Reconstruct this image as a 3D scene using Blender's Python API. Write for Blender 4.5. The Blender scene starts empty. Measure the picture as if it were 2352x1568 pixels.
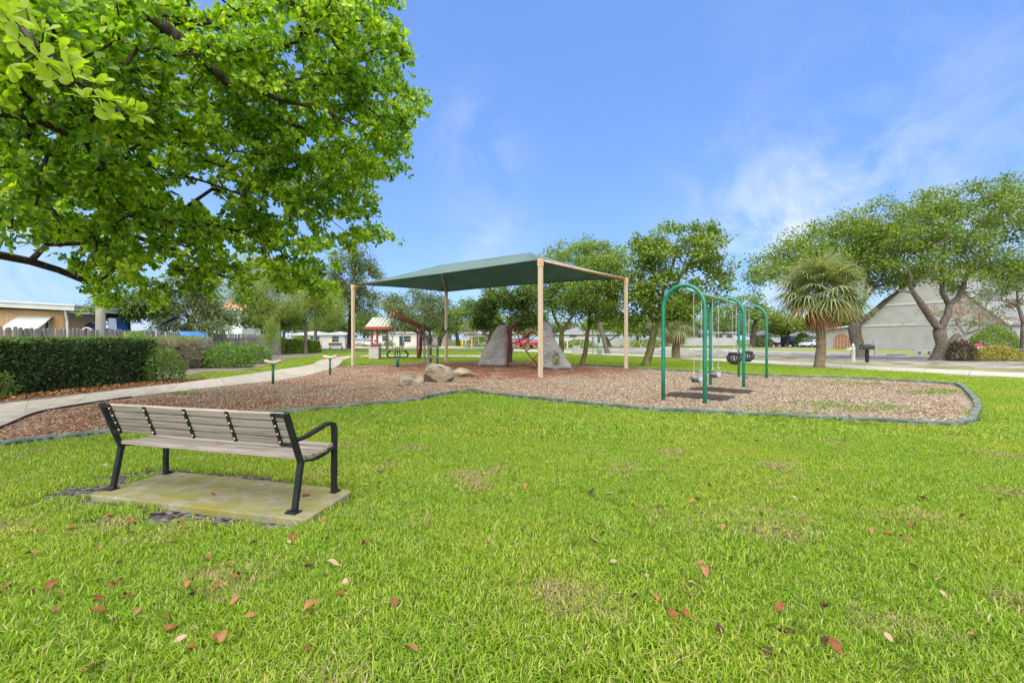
import bpy, math, random
import numpy as np
from mathutils import Vector, Matrix, noise as mnoise

R = math.radians
rng = np.random.default_rng(11)
random.seed(11)
scene = bpy.context.scene
COL = scene.collection

# ------------------------------------------------------------------ camera
H, F, CX, CY = 1.42, 1045.0, 1176.0, 779.0      # eye height, focal length and horizon in a 2352 px wide frame
cam = bpy.data.cameras.new('camera')
cam.sensor_width = 36.0
cam.lens = F / 2352.0 * 36.0
cam.shift_y = -5.0 / 2352.0
cam.clip_start = 0.05
cam.clip_end = 3000.0
cam_ob = bpy.data.objects.new('camera', cam)
cam_ob.location = (0, 0, H)
cam_ob.rotation_euler = (R(90), 0, 0)
COL.objects.link(cam_ob)
scene.camera = cam_ob

# ------------------------------------------------------------------ light
SUN = Vector((-0.10, -0.62, 1.0)).normalized()
sun = bpy.data.lights.new('sun', 'SUN')
sun.energy = 3.3
sun.angle = R(110)
sun.color = (1.0, 0.92, 0.76)
sun_ob = bpy.data.objects.new('sun', sun)
sun_ob.rotation_euler = SUN.to_track_quat('Z', 'Y').to_euler()
COL.objects.link(sun_ob)

scene.view_settings.view_transform = 'Standard'
scene.view_settings.look = 'None'
scene.view_settings.exposure = 1.5
scene.view_settings.gamma = 1.0
scene.view_settings.use_curve_mapping = False
scene.render.engine = 'CYCLES'
scene.cycles.max_bounces = 7
scene.cycles.diffuse_bounces = 4
scene.cycles.glossy_bounces = 2
scene.cycles.transmission_bounces = 6
scene.cycles.transparent_max_bounces = 8
scene.cycles.use_denoising = True
scene.cycles.caustics_reflective = False
scene.cycles.caustics_refractive = False
scene.cycles.use_adaptive_sampling = True
scene.cycles.adaptive_threshold = 0.015

world = bpy.data.worlds.new('World')
scene.world = world
world.use_nodes = True
wn, wl = world.node_tree.nodes, world.node_tree.links
wn.clear()
w_out = wn.new('ShaderNodeOutputWorld')
w_bg = wn.new('ShaderNodeBackground')
w_bg.inputs['Strength'].default_value = 0.075
sky = wn.new('ShaderNodeTexSky')
sky.sky_type = 'NISHITA'
sky.sun_disc = False
sky.sun_elevation = math.asin(SUN.z)
sky.sun_rotation = math.atan2(SUN.x, SUN.y)
sky.altitude = 0
sky.air_density = 1.0
sky.dust_density = 0.6
sky.ozone_density = 2.2


def wnode(t, **kw):
    n = wn.new(t)
    for k, v in kw.items():
        setattr(n, k, v)
    return n


def wmath(op, a, b=None, clamp=False):
    n = wn.new('ShaderNodeMath')
    n.operation = op
    n.use_clamp = clamp
    for i, q in enumerate((a, b)):
        if q is None:
            continue
        if isinstance(q, (int, float)):
            n.inputs[i].default_value = q
        else:
            wl.new(q, n.inputs[i])
    return n.outputs[0]


w_tc = wn.new('ShaderNodeTexCoord')
w_sep = wn.new('ShaderNodeSeparateXYZ')
wl.new(w_tc.outputs['Generated'], w_sep.inputs[0])
w_z = wmath('MAXIMUM', w_sep.outputs[2], 0.0)
w_den = wmath('ADD', w_z, 0.16)
w_cmb = wn.new('ShaderNodeCombineXYZ')
wl.new(wmath('DIVIDE', w_sep.outputs[0], w_den), w_cmb.inputs[0])
wl.new(wmath('DIVIDE', w_sep.outputs[1], w_den), w_cmb.inputs[1])


def wnoise(scale, sx, sy, rot, rough, dist):
    m = wn.new('ShaderNodeMapping')
    m.inputs['Scale'].default_value = (sx, sx, sy)
    m.inputs['Rotation'].default_value = (0, rot, 0)
    wl.new(w_tc.outputs['Generated'], m.inputs[0])
    n = wn.new('ShaderNodeTexNoise')
    n.inputs['Scale'].default_value = scale
    n.inputs['Detail'].default_value = 9
    n.inputs['Roughness'].default_value = rough
    n.inputs['Distortion'].default_value = dist
    wl.new(m.outputs[0], n.inputs['Vector'])
    return n.outputs[0]


fine = wnoise(6.5, 1.0, 1.15, 0.7, 0.6, 0.55)


def cloud_bank(px, py, width, amount):
    c = Vector((px - CX, F, CY - py)).normalized()
    d = wn.new('ShaderNodeVectorMath')
    d.operation = 'DISTANCE'
    wl.new(w_tc.outputs['Generated'], d.inputs[0])
    d.inputs[1].default_value = c
    g = wmath('DIVIDE', d.outputs['Value'], width)
    g = wmath('POWER', 2.718, wmath('MULTIPLY', wmath('MULTIPLY', g, g), -1.0))
    return wmath('MULTIPLY', g, amount)


banks = None
for b in ((1880, 500, 0.11, 1.3), (1790, 600, 0.11, 0.8), (2080, 660, 0.20, 0.5), (1120, 575, 0.10, 0.55), (1060, 300, 0.09, 0.30), (1150, 330, 0.06, 0.2),
          (60, 640, 0.20, 0.7), (1660, 470, 0.10, 0.35), (-1500, 500, 0.5, 0.6), (3800, 300, 0.5, 0.6)):
    o = cloud_bank(*b)
    banks = o if banks is None else wmath('ADD', banks, o)
wisp = wmath('MULTIPLY', wmath('SUBTRACT', fine, 0.38, True), 2.5)
cl = wmath('MULTIPLY', banks, wisp, True)
cl = wmath('MULTIPLY', cl, 0.85)
low = wmath('POWER', wmath('SUBTRACT', 1.0, w_z, True), 6.0)
cl = wmath('ADD', cl, wmath('MULTIPLY', low, 0.22), True)
cl = wmath('MINIMUM', cl, 0.92)
w_mix = wn.new('ShaderNodeMix')
w_mix.data_type = 'RGBA'
w_gain = wn.new('ShaderNodeMix')
w_gain.data_type = 'RGBA'
w_gain.blend_type = 'MULTIPLY'
w_gain.inputs['Factor'].default_value = 1.0
wl.new(sky.outputs[0], w_gain.inputs['A'])
w_gain.inputs['B'].default_value = (0.72, 1.0, 1.36, 1)
wl.new(cl, w_mix.inputs['Factor'])
w_veil = wn.new('ShaderNodeMix')
w_veil.data_type = 'RGBA'
w_veil.inputs['Factor'].default_value = 0.6
wl.new(w_gain.outputs['Result'], w_veil.inputs['A'])
w_veil.inputs['B'].default_value = (1.08, 2.02, 4.6, 1)
wl.new(w_veil.outputs['Result'], w_mix.inputs['A'])
w_mix.inputs['B'].default_value = (4.4, 4.7, 5.2, 1)
wl.new(w_mix.outputs['Result'], w_bg.inputs['Color'])
wl.new(w_bg.outputs[0], w_out.inputs[0])


# ------------------------------------------------------------------ calibrated positions
def G(x, y, z=0.0):
    """point on the level z that the photograph shows at (x, y)"""
    s = (y - CY) / (H - z)
    return Vector(((x - CX) / s, F / s, z))


def P(x, y, Y):
    """point at the distance Y that the photograph shows at (x, y)"""
    s = F / Y
    return Vector(((x - CX) / s, Y, H - (y - CY) / s))


# ------------------------------------------------------------------ materials
MAT = {}


def _new(name):
    m = bpy.data.materials.new(name)
    m.use_nodes = True
    nt = m.node_tree
    b = nt.nodes['Principled BSDF']
    return m, nt, b


def c4(c):
    return (c[0], c[1], c[2], 1.0)


def ramp(nt, src, cols, lo=0.3, hi=0.7, pos=None):
    r = nt.nodes.new('ShaderNodeValToRGB')
    e = r.color_ramp.elements
    while len(e) > 1:
        e.remove(e[-1])
    n = len(cols)
    ps = pos or [lo + (hi - lo) * i / max(1, n - 1) for i in range(n)]
    e[0].position = ps[0]
    e[0].color = c4(cols[0])
    for i in range(1, n):
        q = e.new(ps[i])
        q.color = c4(cols[i])
    nt.links.new(src, r.inputs[0])
    return r.outputs[0]


def noise_node(nt, scale, stretch=(1, 1, 1), detail=6, rough=0.55, dist=0.0, coord='Object', rot=(0, 0, 0)):
    tc = nt.nodes.new('ShaderNodeTexCoord')
    mp = nt.nodes.new('ShaderNodeMapping')
    mp.inputs['Scale'].default_value = stretch
    mp.inputs['Rotation'].default_value = rot
    nt.links.new(tc.outputs[coord], mp.inputs[0])
    n = nt.nodes.new('ShaderNodeTexNoise')
    n.inputs['Scale'].default_value = scale
    n.inputs['Detail'].default_value = detail
    n.inputs['Roughness'].default_value = rough
    n.inputs['Distortion'].default_value = dist
    nt.links.new(mp.outputs[0], n.inputs['Vector'])
    return n.outputs[0]


def mixc(nt, fac, a, b, mode='MIX'):
    m = nt.nodes.new('ShaderNodeMix')
    m.data_type = 'RGBA'
    m.blend_type = mode
    for k, q in (('Factor', fac), ('A', a), ('B', b)):
        if isinstance(q, (int, float)):
            m.inputs[k].default_value = q
        elif isinstance(q, (tuple, list)):
            m.inputs[k].default_value = c4(q)
        else:
            nt.links.new(q, m.inputs[k])
    return m.outputs['Result']


def add_bump(nt, b, src, strength, dist=0.01):
    bp = nt.nodes.new('ShaderNodeBump')
    bp.inputs['Strength'].default_value = strength
    bp.inputs['Distance'].default_value = dist
    nt.links.new(src, bp.inputs['Height'])
    nt.links.new(bp.outputs[0], b.inputs['Normal'])


def surf(name, cols, rough=0.7, scale=4.0, stretch=(1, 1, 1), lo=0.3, hi=0.7, bump=0.0, bscale=40.0, bdist=0.01,
         metal=0.0, spec=0.4, stain=None, stain_scale=1.5, stain_lo=0.55, stain_hi=0.7, coat=0.0, island=0.0, bstretch=None):
    if name in MAT:
        return MAT[name]
    m, nt, b = _new(name)
    n = noise_node(nt, scale, stretch)
    col = ramp(nt, n, cols, lo, hi)
    if stain is not None:
        sn = noise_node(nt, stain_scale, (1, 1, 1), 8, 0.65, 0.4)
        f = ramp(nt, sn, [(0, 0, 0), (1, 1, 1)], stain_lo, stain_hi)
        col = mixc(nt, f, col, stain)
    if island:
        g = nt.nodes.new('ShaderNodeObjectInfo')
        v = ramp(nt, g.outputs['Random'], [(1 - island,) * 3, (1 + island * 0.6,) * 3], 0, 1)
        col = mixc(nt, 1.0, col, v, 'MULTIPLY')
    nt.links.new(col, b.inputs['Base Color'])
    b.inputs['Roughness'].default_value = rough
    b.inputs['Metallic'].default_value = metal
    b.inputs['Specular IOR Level'].default_value = spec
    if coat:
        b.inputs['Coat Weight'].default_value = coat
        b.inputs['Coat Roughness'].default_value = 0.15
    if bump:
        add_bump(nt, b, noise_node(nt, bscale, bstretch or stretch, 5, 0.6), bump, bdist)
    MAT[name] = m
    return m


def leafmat(name, cols, trans=0.4, rough=0.45, spec=0.35, tcol=None, pos=None, patch=None):
    """leaf: colour differs from leaf to leaf, light passes through"""
    if name in MAT:
        return MAT[name]
    m, nt, b = _new(name)
    g = nt.nodes.new('ShaderNodeNewGeometry')
    col = ramp(nt, g.outputs['Random Per Island'], cols, 0.0, 1.0, pos)
    if patch:
        n = nt.nodes.new('ShaderNodeTexNoise')
        n.inputs['Scale'].default_value = patch[1]
        n.inputs['Detail'].default_value = 4
        nt.links.new(g.outputs['Position'], n.inputs['Vector'])
        f = ramp(nt, n.outputs[0], [(0, 0, 0), (1, 1, 1)], 0.42, 0.66)
        col = mixc(nt, f, col, mixc(nt, 1.0, col, patch[0], 'MULTIPLY'))
    nt.links.new(col, b.inputs['Base Color'])
    b.inputs['Roughness'].default_value = rough
    b.inputs['Specular IOR Level'].default_value = spec
    t = nt.nodes.new('ShaderNodeBsdfTranslucent')
    tc = mixc(nt, 1.0, col, tcol or (1.5, 1.45, 0.6), 'MULTIPLY')
    nt.links.new(tc, t.inputs['Color'])
    mx = nt.nodes.new('ShaderNodeMixShader')
    mx.inputs[0].default_value = trans
    nt.links.new(b.outputs[0], mx.inputs[1])
    nt.links.new(t.outputs[0], mx.inputs[2])
    nt.links.new(mx.outputs[0], nt.nodes['Material Output'].inputs[0])
    MAT[name] = m
    return m


# ------------------------------------------------------------------ meshes
ORG = {}
Z = Vector((0, 0, 1))


def link(name, data, parent=None, loc=None):
    o = bpy.data.objects.new(name, data)
    COL.objects.link(o)
    if parent is not None:
        o.parent = parent
        ORG[o] = ORG.get(parent, Vector())
    else:
        ORG[o] = Vector(loc) if loc is not None else Vector()
    return o


def tag(o, label, cat, group=None):
    o['label'] = label
    o['category'] = cat
    if group:
        o['group'] = group
    return o


def thing(name, label, cat, loc=(0, 0, 0), rz=None, group=None):
    """Empty at a thing's base. Without rz its parts are given in world coordinates, with rz in its own frame."""
    o = bpy.data.objects.new(name, None)
    o.empty_display_size = 0.1
    COL.objects.link(o)
    o.location = loc
    if rz is not None:
        o.rotation_euler = (0, 0, rz)
        ORG[o] = Vector()
    else:
        ORG[o] = Vector(loc)
    return tag(o, label, cat, group)


def struct(o):
    o['kind'] = 'structure'
    return o


def stuff(o, label=None, cat=None):
    o['kind'] = 'stuff'
    if label:
        o['label'] = label
    if cat:
        o['category'] = cat
    return o


def frame(d):
    d = d.normalized()
    a = Z if abs(d.z) < 0.95 else Vector((1, 0, 0))
    u = d.cross(a).normalized()
    return u, u.cross(d).normalized()


class MB:
    def __init__(self):
        self.v, self.f, self.s = [], [], []

    def add(self, vs, fs, smooth=False):
        o = len(self.v)
        self.v += [tuple(q) for q in vs]
        for q in fs:
            self.f.append(tuple(i + o for i in q))
            self.s.append(smooth)
        return self

    def box(self, c, s, M=None):
        c = Vector(c)
        vs = []
        for k in ((-1, -1, -1), (1, -1, -1), (1, 1, -1), (-1, 1, -1), (-1, -1, 1), (1, -1, 1), (1, 1, 1), (-1, 1, 1)):
            q = Vector((k[0] * s[0] / 2, k[1] * s[1] / 2, k[2] * s[2] / 2))
            vs.append(c + (M @ q if M is not None else q))
        return self.add(vs, ((0, 3, 2, 1), (4, 5, 6, 7), (0, 1, 5, 4), (1, 2, 6, 5), (2, 3, 7, 6), (3, 0, 4, 7)))

    def beam(self, a, b, w, h, up=Z):
        a, b = Vector(a), Vector(b)
        d = b - a
        x = d.normalized()
        y = up.cross(x)
        if y.length < 1e-4:
            y = Vector((0, 1, 0)).cross(x)
        y.normalize()
        z = x.cross(y)
        return self.box((a + b) / 2, (d.length, w, h), Matrix((x, y, z)).transposed())

    def tube(self, pts, r, n=8, cap=True, smooth=True, closed=False):
        pts = [Vector(p) for p in pts]
        m = len(pts)
        rs = r if isinstance(r, (list, tuple)) else [r] * m
        vs, fs = [], []
        u = None
        for i in range(m):
            if closed:
                d = pts[(i + 1) % m] - pts[i - 1]
            else:
                d = pts[min(i + 1, m - 1)] - pts[max(i - 1, 0)]
            if d.length < 1e-9:
                d = Vector((0, 0, 1))
            d.normalize()
            if u is None:
                u, w = frame(d)
            else:
                u = (u - d * u.dot(d))
                if u.length < 1e-6:
                    u, _ = frame(d)
                u.normalize()
                w = u.cross(d).normalized()
            for k in range(n):
                a = 2 * math.pi * k / n
                vs.append(pts[i] + (u * math.cos(a) + w * math.sin(a)) * rs[i])
        for i in range(m if closed else m - 1):
            j = (i + 1) % m
            for k in range(n):
                l = (k + 1) % n
                fs.append((i * n + k, j * n + k, j * n + l, i * n + l))
        self.add(vs, fs, smooth)
        if cap and not closed:
            o = len(self.v) - m * n
            self.f.append(tuple(o + k for k in range(n)))
            self.f.append(tuple(o + (m - 1) * n + k for k in reversed(range(n))))
            self.s += [False, False]
        return self

    def prism(self, poly, z0, z1):
        """poly: counter-clockwise (x, y) points"""
        n = len(poly)
        vs = [(p[0], p[1], z0) for p in poly] + [(p[0], p[1], z1) for p in poly]
        fs = [tuple(reversed(range(n))), tuple(range(n, 2 * n))]
        fs += [(i, (i + 1) % n, n + (i + 1) % n, n + i) for i in range(n)]
        return self.add(vs, fs)

    def extrude(self, poly, o, x, y, depth):
        """outline in the plane (x, y) at o, extruded by the vector depth"""
        o, x, y, depth = Vector(o), Vector(x), Vector(y), Vector(depth)
        n = len(poly)
        a = [o + x * p[0] + y * p[1] for p in poly]
        vs = a + [q + depth for q in a]
        fs = [tuple(range(n)), tuple(reversed(range(n, 2 * n)))]
        fs += [((i + 1) % n, i, n + i, n + (i + 1) % n) for i in range(n)]
        return self.add(vs, fs)

    def lathe(self, prof, c, n=16, smooth=True):
        c = Vector(c)
        vs, fs = [], []
        for r, z in prof:
            for k in range(n):
                a = 2 * math.pi * k / n
                vs.append(c + Vector((r * math.cos(a), r * math.sin(a), z)))
        for i in range(len(prof) - 1):
            for k in range(n):
                l = (k + 1) % n
                fs.append((i * n + k, i * n + l, (i + 1) * n + l, (i + 1) * n + k))
        self.add(vs, fs, smooth)
        o = len(self.v) - len(prof) * n
        self.f.append(tuple(o + k for k in reversed(range(n))))
        self.f.append(tuple(o + (len(prof) - 1) * n + k for k in range(n)))
        self.s += [False, False]
        return self

    def mesh(self, name, mat, off=None):
        me = bpy.data.meshes.new(name)
        vs = self.v if off is None else [(a - off[0], b - off[1], c - off[2]) for a, b, c in self.v]
        me.from_pydata(vs, [], self.f)
        if any(self.s):
            me.polygons.foreach_set('use_smooth', self.s)
        if mat:
            me.materials.append(mat)
        return me

    def build(self, name, mat, parent=None, bevel=0.0, seg=2):
        off = ORG.get(parent, Vector()) if parent is not None else Vector()
        o = link(name, self.mesh(name, mat, off), parent)
        if bevel:
            md = o.modifiers.new('bevel', 'BEVEL')
            md.width = bevel
            md.segments = seg
            md.limit_method = 'ANGLE'
            md.angle_limit = R(40)
        return o


def piece(name, me, parent, M):
    """one more piece that shares mesh data, placed by a matrix in its thing's frame"""
    o = link(name, me, parent)
    o.matrix_local = M
    return o


def mesh_np(name, verts, faces, mat=None, smooth=False):
    """verts (N,3), faces (M,k) -> mesh"""
    me = bpy.data.meshes.new(name)
    verts = np.ascontiguousarray(verts, dtype=np.float32)
    faces = np.ascontiguousarray(faces, dtype=np.int32)
    me.vertices.add(len(verts))
    me.vertices.foreach_set('co', verts.ravel())
    M, k = faces.shape
    me.loops.add(M * k)
    me.loops.foreach_set('vertex_index', faces.ravel())
    me.polygons.add(M)
    me.polygons.foreach_set('loop_start', np.arange(0, M * k, k, dtype=np.int32))
    if smooth:
        me.polygons.foreach_set('use_smooth', np.ones(M, dtype=bool))
    me.update(calc_edges=True)
    if mat:
        me.materials.append(mat)
    return me


def unit(a):
    return a / np.maximum(np.linalg.norm(a, axis=1, keepdims=True), 1e-9)


LEAF4 = (np.array([[0, 0, 0], [0.5, 0.48, 0.16], [0, 1, -0.1], [-0.5, 0.48, 0.16]]), np.array([[0, 1, 2, 3]]))
LEAF7 = (np.array([[0, 0, 0], [0, 0.55, 0.05], [0, 1.0, -0.06], [-0.34, 0.38, 0.14], [-0.5, 0.74, 0.12],
                   [0.34, 0.38, 0.14], [0.5, 0.74, 0.12]]), np.array([[0, 1, 2, 4, 3], [0, 5, 6, 2, 1]]))


LEAF9 = (np.array([[0, 0, 0], [0, 0.52, 0.06], [0, 1.0, -0.10], [-0.26, 0.34, 0.12], [-0.48, 0.66, 0.15], [-0.34, 0.92, 0.04],
                   [0.26, 0.34, 0.12], [0.48, 0.66, 0.15], [0.34, 0.92, 0.04]]), np.array([[0, 1, 2, 5, 4, 3], [0, 6, 7, 8, 2, 1]]))


def leaf_mesh(name, pos, d, nrm, L, W, mat, tmpl=LEAF4):
    """leaves at pos, growing along d, facing nrm"""
    pos, d = np.asarray(pos), unit(np.asarray(d))
    nrm = np.asarray(nrm)
    x = unit(np.cross(d, nrm))
    n = np.cross(x, d)
    tv, tf = tmpl
    L = np.broadcast_to(np.asarray(L, dtype=float), (len(pos),))[:, None, None]
    W = np.broadcast_to(np.asarray(W, dtype=float), (len(pos),))[:, None, None]
    V = pos[:, None, :] + x[:, None, :] * tv[None, :, 0:1] * W + d[:, None, :] * tv[None, :, 1:2] * L + n[:, None, :] * tv[None, :, 2:3] * W
    k = len(tv)
    Fc = (np.arange(len(pos)) * k)[:, None, None] + tf[None]
    return mesh_np(name, V.reshape(-1, 3), Fc.reshape(-1, tf.shape[1]), mat)


def inside(pts, poly):
    """which of the points (N,2) lie in the polygon"""
    poly = np.asarray(poly, dtype=float)
    x, y = pts[:, 0], pts[:, 1]
    r = np.zeros(len(pts), dtype=bool)
    j = len(poly) - 1
    for i in range(len(poly)):
        xi, yi, xj, yj = poly[i, 0], poly[i, 1], poly[j, 0], poly[j, 1]
        with np.errstate(divide='ignore', invalid='ignore'):
            c = ((yi > y) != (yj > y)) & (x < (xj - xi) * (y - yi) / (yj - yi + 1e-12) + xi)
        r ^= c
        j = i
    return r


def smooth_line(pts, n=6):
    pts = [Vector(p) for p in pts]
    out = []
    for i in range(len(pts) - 1):
        a, b, c, d = pts[max(i - 1, 0)], pts[i], pts[i + 1], pts[min(i + 2, len(pts) - 1)]
        for k in range(n):
            t = k / n
            out.append(0.5 * ((2 * b) + (c - a) * t + (2 * a - 5 * b + 4 * c - d) * t * t + (3 * b - a - 3 * c + d) * t ** 3))
    out.append(pts[-1])
    return out


def scatter(name, pts, protos, rot, scl, idx):
    """one object of instances (grass, chips): prototypes picked by idx"""
    pc = bpy.data.collections.new(name + '_kinds')
    for q in protos:
        pc.objects.link(q)
    me = bpy.data.meshes.new(name)
    me.vertices.add(len(pts))
    me.vertices.foreach_set('co', np.ascontiguousarray(pts, dtype=np.float32).ravel())
    for nm, ty, pr, val in (('turn', 'FLOAT_VECTOR', 'vector', rot), ('grow', 'FLOAT', 'value', scl), ('which', 'INT', 'value', idx)):
        a = me.attributes.new(nm, ty, 'POINT')
        a.data.foreach_set(pr, np.ascontiguousarray(val, dtype=np.int32 if ty == 'INT' else np.float32).ravel())
    me.update()
    o = link(name, me)
    ng = bpy.data.node_groups.new(name, 'GeometryNodeTree')
    ng.interface.new_socket('Geometry', in_out='INPUT', socket_type='NodeSocketGeometry')
    ng.interface.new_socket('Geometry', in_out='OUTPUT', socket_type='NodeSocketGeometry')
    N, L = ng.nodes, ng.links
    gi, go = N.new('NodeGroupInput'), N.new('NodeGroupOutput')
    ci = N.new('GeometryNodeCollectionInfo')
    ci.inputs['Collection'].default_value = pc
    ci.inputs['Separate Children'].default_value = True
    ci.inputs['Reset Children'].default_value = True
    ip = N.new('GeometryNodeInstanceOnPoints')
    ip.inputs['Pick Instance'].default_value = True
    L.new(gi.outputs[0], ip.inputs['Points'])
    L.new(ci.outputs[0], ip.inputs['Instance'])
    for nm, ty, sock in (('which', 'INT', 'Instance Index'), ('turn', 'FLOAT_VECTOR', 'Rotation'), ('grow', 'FLOAT', 'Scale')):
        a = N.new('GeometryNodeInputNamedAttribute')
        a.data_type = ty
        a.inputs['Name'].default_value = nm
        L.new(a.outputs['Attribute'], ip.inputs[sock])
    L.new(ip.outputs[0], go.inputs[0])
    md = o.modifiers.new('scatter', 'NODES')
    md.node_group = ng
    return stuff(o)

# ================================================================== the ground
def px(*pts, z=0.0):
    return [G(x, y, z) for x, y in pts]


def W(*pts):
    return [Vector((x, y, 0)) for x, y in pts]


M_soil = surf('lawn_soil', [(0.05, 0.075, 0.012), (0.09, 0.125, 0.018), (0.14, 0.18, 0.03)], 0.95, 1.2, lo=0.35, hi=0.68, spec=0.1,
              stain=(0.13, 0.12, 0.06), stain_scale=0.5, stain_lo=0.62, stain_hi=0.8, bump=0.6, bscale=60)
M_dirt = surf('grey_sandy_dirt', [(0.10, 0.083, 0.065), (0.18, 0.155, 0.125), (0.27, 0.245, 0.205)], 0.95, 7, lo=0.3, hi=0.72, spec=0.1,
              stain=(0.08, 0.06, 0.05), stain_scale=2.5, bump=0.8, bscale=60, bdist=0.02)
M_path = surf('path_concrete', [(0.24, 0.21, 0.155), (0.33, 0.295, 0.23), (0.40, 0.365, 0.295)], 0.85, 3.5, lo=0.3, hi=0.7, spec=0.25,
              stain=(0.21, 0.17, 0.12), stain_scale=0.9, stain_lo=0.55, stain_hi=0.8, bump=0.25, bscale=120, bdist=0.004, island=0.09)
M_walk = surf('sidewalk_concrete', [(0.30, 0.285, 0.23), (0.37, 0.35, 0.29), (0.41, 0.39, 0.33)], 0.85, 2.0, spec=0.25, bump=0.2, bscale=90, bdist=0.004, island=0.06)
M_verge = surf('worn_verge', [(0.12, 0.15, 0.035), (0.17, 0.19, 0.06), (0.24, 0.22, 0.14), (0.30, 0.28, 0.23)], 0.95, 0.55, lo=0.36, hi=0.66, spec=0.1, bump=0.8, bscale=25, bdist=0.03)
M_lot = surf('sandy_lot', [(0.12, 0.105, 0.085), (0.24, 0.22, 0.19), (0.36, 0.34, 0.30)], 0.95, 0.9, stretch=(1, 1, 1), lo=0.38, hi=0.62, spec=0.1,
             stain=(0.15, 0.17, 0.06), stain_scale=0.35, stain_lo=0.58, stain_hi=0.72, bump=1.0, bscale=6, bdist=0.08)
M_road = surf('pale_asphalt', [(0.20, 0.195, 0.185), (0.27, 0.265, 0.25)], 0.9, 1.2, spec=0.2, bump=0.3, bscale=120)
M_far_lawn = surf('dry_lawn', [(0.12, 0.16, 0.03), (0.19, 0.22, 0.05), (0.24, 0.23, 0.09)], 0.95, 0.3, spec=0.1, bump=0.5, bscale=12)

g = MB()
ring = [Vector((1500 * math.cos(a * math.pi / 24), 1500 * math.sin(a * math.pi / 24), 0)) for a in range(48)]
g.add(ring, [tuple(range(48))])
struct(g.build('ground', M_soil))

MULCH = (W((-7.4, 5.95), (-6.95, 5.62)) + px((0, 1029), (130, 1012), (278, 995), (450, 970), (600, 953), (700, 945), (790, 937), (960, 921), (1020, 909), (1075, 898),
         (1130, 908), (1300, 926), (1500, 945), (1700, 955), (1950, 968), (2195, 980), (2232, 970), (2246, 944), (2243, 925), (2213, 893), (2198, 886),
         (2120, 880), (1960, 871), (1760, 865), (1600, 856), (1480, 849), (1400, 843), (1315, 838), (1200, 832), (1090, 829), (1000, 832), (870, 838), (800, 842), (766, 845),
         (745, 853), (660, 872), (520, 888), (300, 914), (239, 921), (157, 936), (80, 951), (40, 965), (0, 984)))


def sheet(name, pts, mat, z):
    m = MB()
    m.add([(p[0], p[1], z) for p in pts], [tuple(range(len(pts)))])
    return struct(m.build(name, mat))


# ---- mulch: bark chips, redder below the shade roof and at the left, bleached grey-beige where they lie open
def chip_material(name, cols, pos):
    m, nt, b = _new(name)
    gm = nt.nodes.new('ShaderNodeNewGeometry')
    col = ramp(nt, gm.outputs['Random Per Island'], cols, pos=pos)
    nt.links.new(col, b.inputs['Base Color'])
    b.inputs['Roughness'].default_value = 0.9
    b.inputs['Specular IOR Level'].default_value = 0.15
    return m


C_red = chip_material('red_bark', [(0.10, 0.035, 0.02), (0.22, 0.085, 0.045), (0.34, 0.15, 0.085), (0.40, 0.24, 0.15), (0.17, 0.10, 0.07)], [0, 0.25, 0.5, 0.8, 0.92])
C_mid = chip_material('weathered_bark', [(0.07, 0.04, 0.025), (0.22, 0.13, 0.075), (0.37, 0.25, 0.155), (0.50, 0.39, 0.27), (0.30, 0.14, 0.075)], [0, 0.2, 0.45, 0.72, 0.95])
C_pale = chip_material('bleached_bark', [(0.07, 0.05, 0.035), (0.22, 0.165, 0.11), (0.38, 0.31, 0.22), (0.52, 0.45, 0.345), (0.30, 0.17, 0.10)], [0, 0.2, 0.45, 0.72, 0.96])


def mulch_base():
    m, nt, b = _new('mulch_bed')
    n = noise_node(nt, 26, (1, 1, 1), 8, 0.7)
    red = ramp(nt, n, [(0.09, 0.05, 0.03), (0.25, 0.15, 0.09), (0.38, 0.26, 0.17)], 0.3, 0.7)
    pale = ramp(nt, n, [(0.12, 0.09, 0.06), (0.32, 0.255, 0.18), (0.46, 0.39, 0.29)], 0.3, 0.7)
    tc = nt.nodes.new('ShaderNodeTexCoord')
    sp = nt.nodes.new('ShaderNodeSeparateXYZ')
    nt.links.new(tc.outputs['Object'], sp.inputs[0])
    big = noise_node(nt, 0.45, (1, 1, 1), 4)
    ad = nt.nodes.new('ShaderNodeMath')
    ad.operation = 'MULTIPLY_ADD'
    nt.links.new(big, ad.inputs[0])
    ad.inputs[1].default_value = 6.0
    nt.links.new(sp.outputs[0], ad.inputs[2])
    f = ramp(nt, ad.outputs[0], [(0, 0, 0), (1, 1, 1)], pos=[0.0, 1.0])
    mr = nt.nodes.new('ShaderNodeMapRange')
    mr.inputs['From Min'].default_value = -2.0
    mr.inputs['From Max'].default_value = 7.0
    nt.links.new(ad.outputs[0], mr.inputs['Value'])
    nt.links.new(mixc(nt, mr.outputs[0], red, pale), b.inputs['Base Color'])
    b.inputs['Roughness'].default_value = 0.95
    b.inputs['Specular IOR Level'].default_value = 0.1
    add_bump(nt, b, noise_node(nt, 45, (1, 1, 1), 6, 0.7), 1.0, 0.03)
    return m


sheet('mulch_ground', MULCH, mulch_base(), 0.012)


def chips_patch(name, mat, size, n, lmin, lmax):
    p = np.c_[rng.uniform(-size / 2, size / 2, (n, 2)), rng.uniform(0.002, 0.03, n)]
    a = rng.uniform(0, 2 * math.pi, n)
    d = np.c_[np.cos(a), np.sin(a), rng.normal(0, 0.25, n)]
    nr = np.c_[rng.normal(0, 0.45, (n, 2)), np.ones(n)]
    L = rng.uniform(lmin, lmax, n)
    tv = np.array([[-0.5, 0, 0.0], [0.5, 0, 0.0], [0.42, 1, 0.0], [-0.36, 0.94, 0.0]])
    me = leaf_mesh(name, p, d, nr, L, L * rng.uniform(0.16, 0.4, n), mat, (tv, np.array([[0, 1, 2, 3]])))
    return bpy.data.objects.new(name, me)


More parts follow.
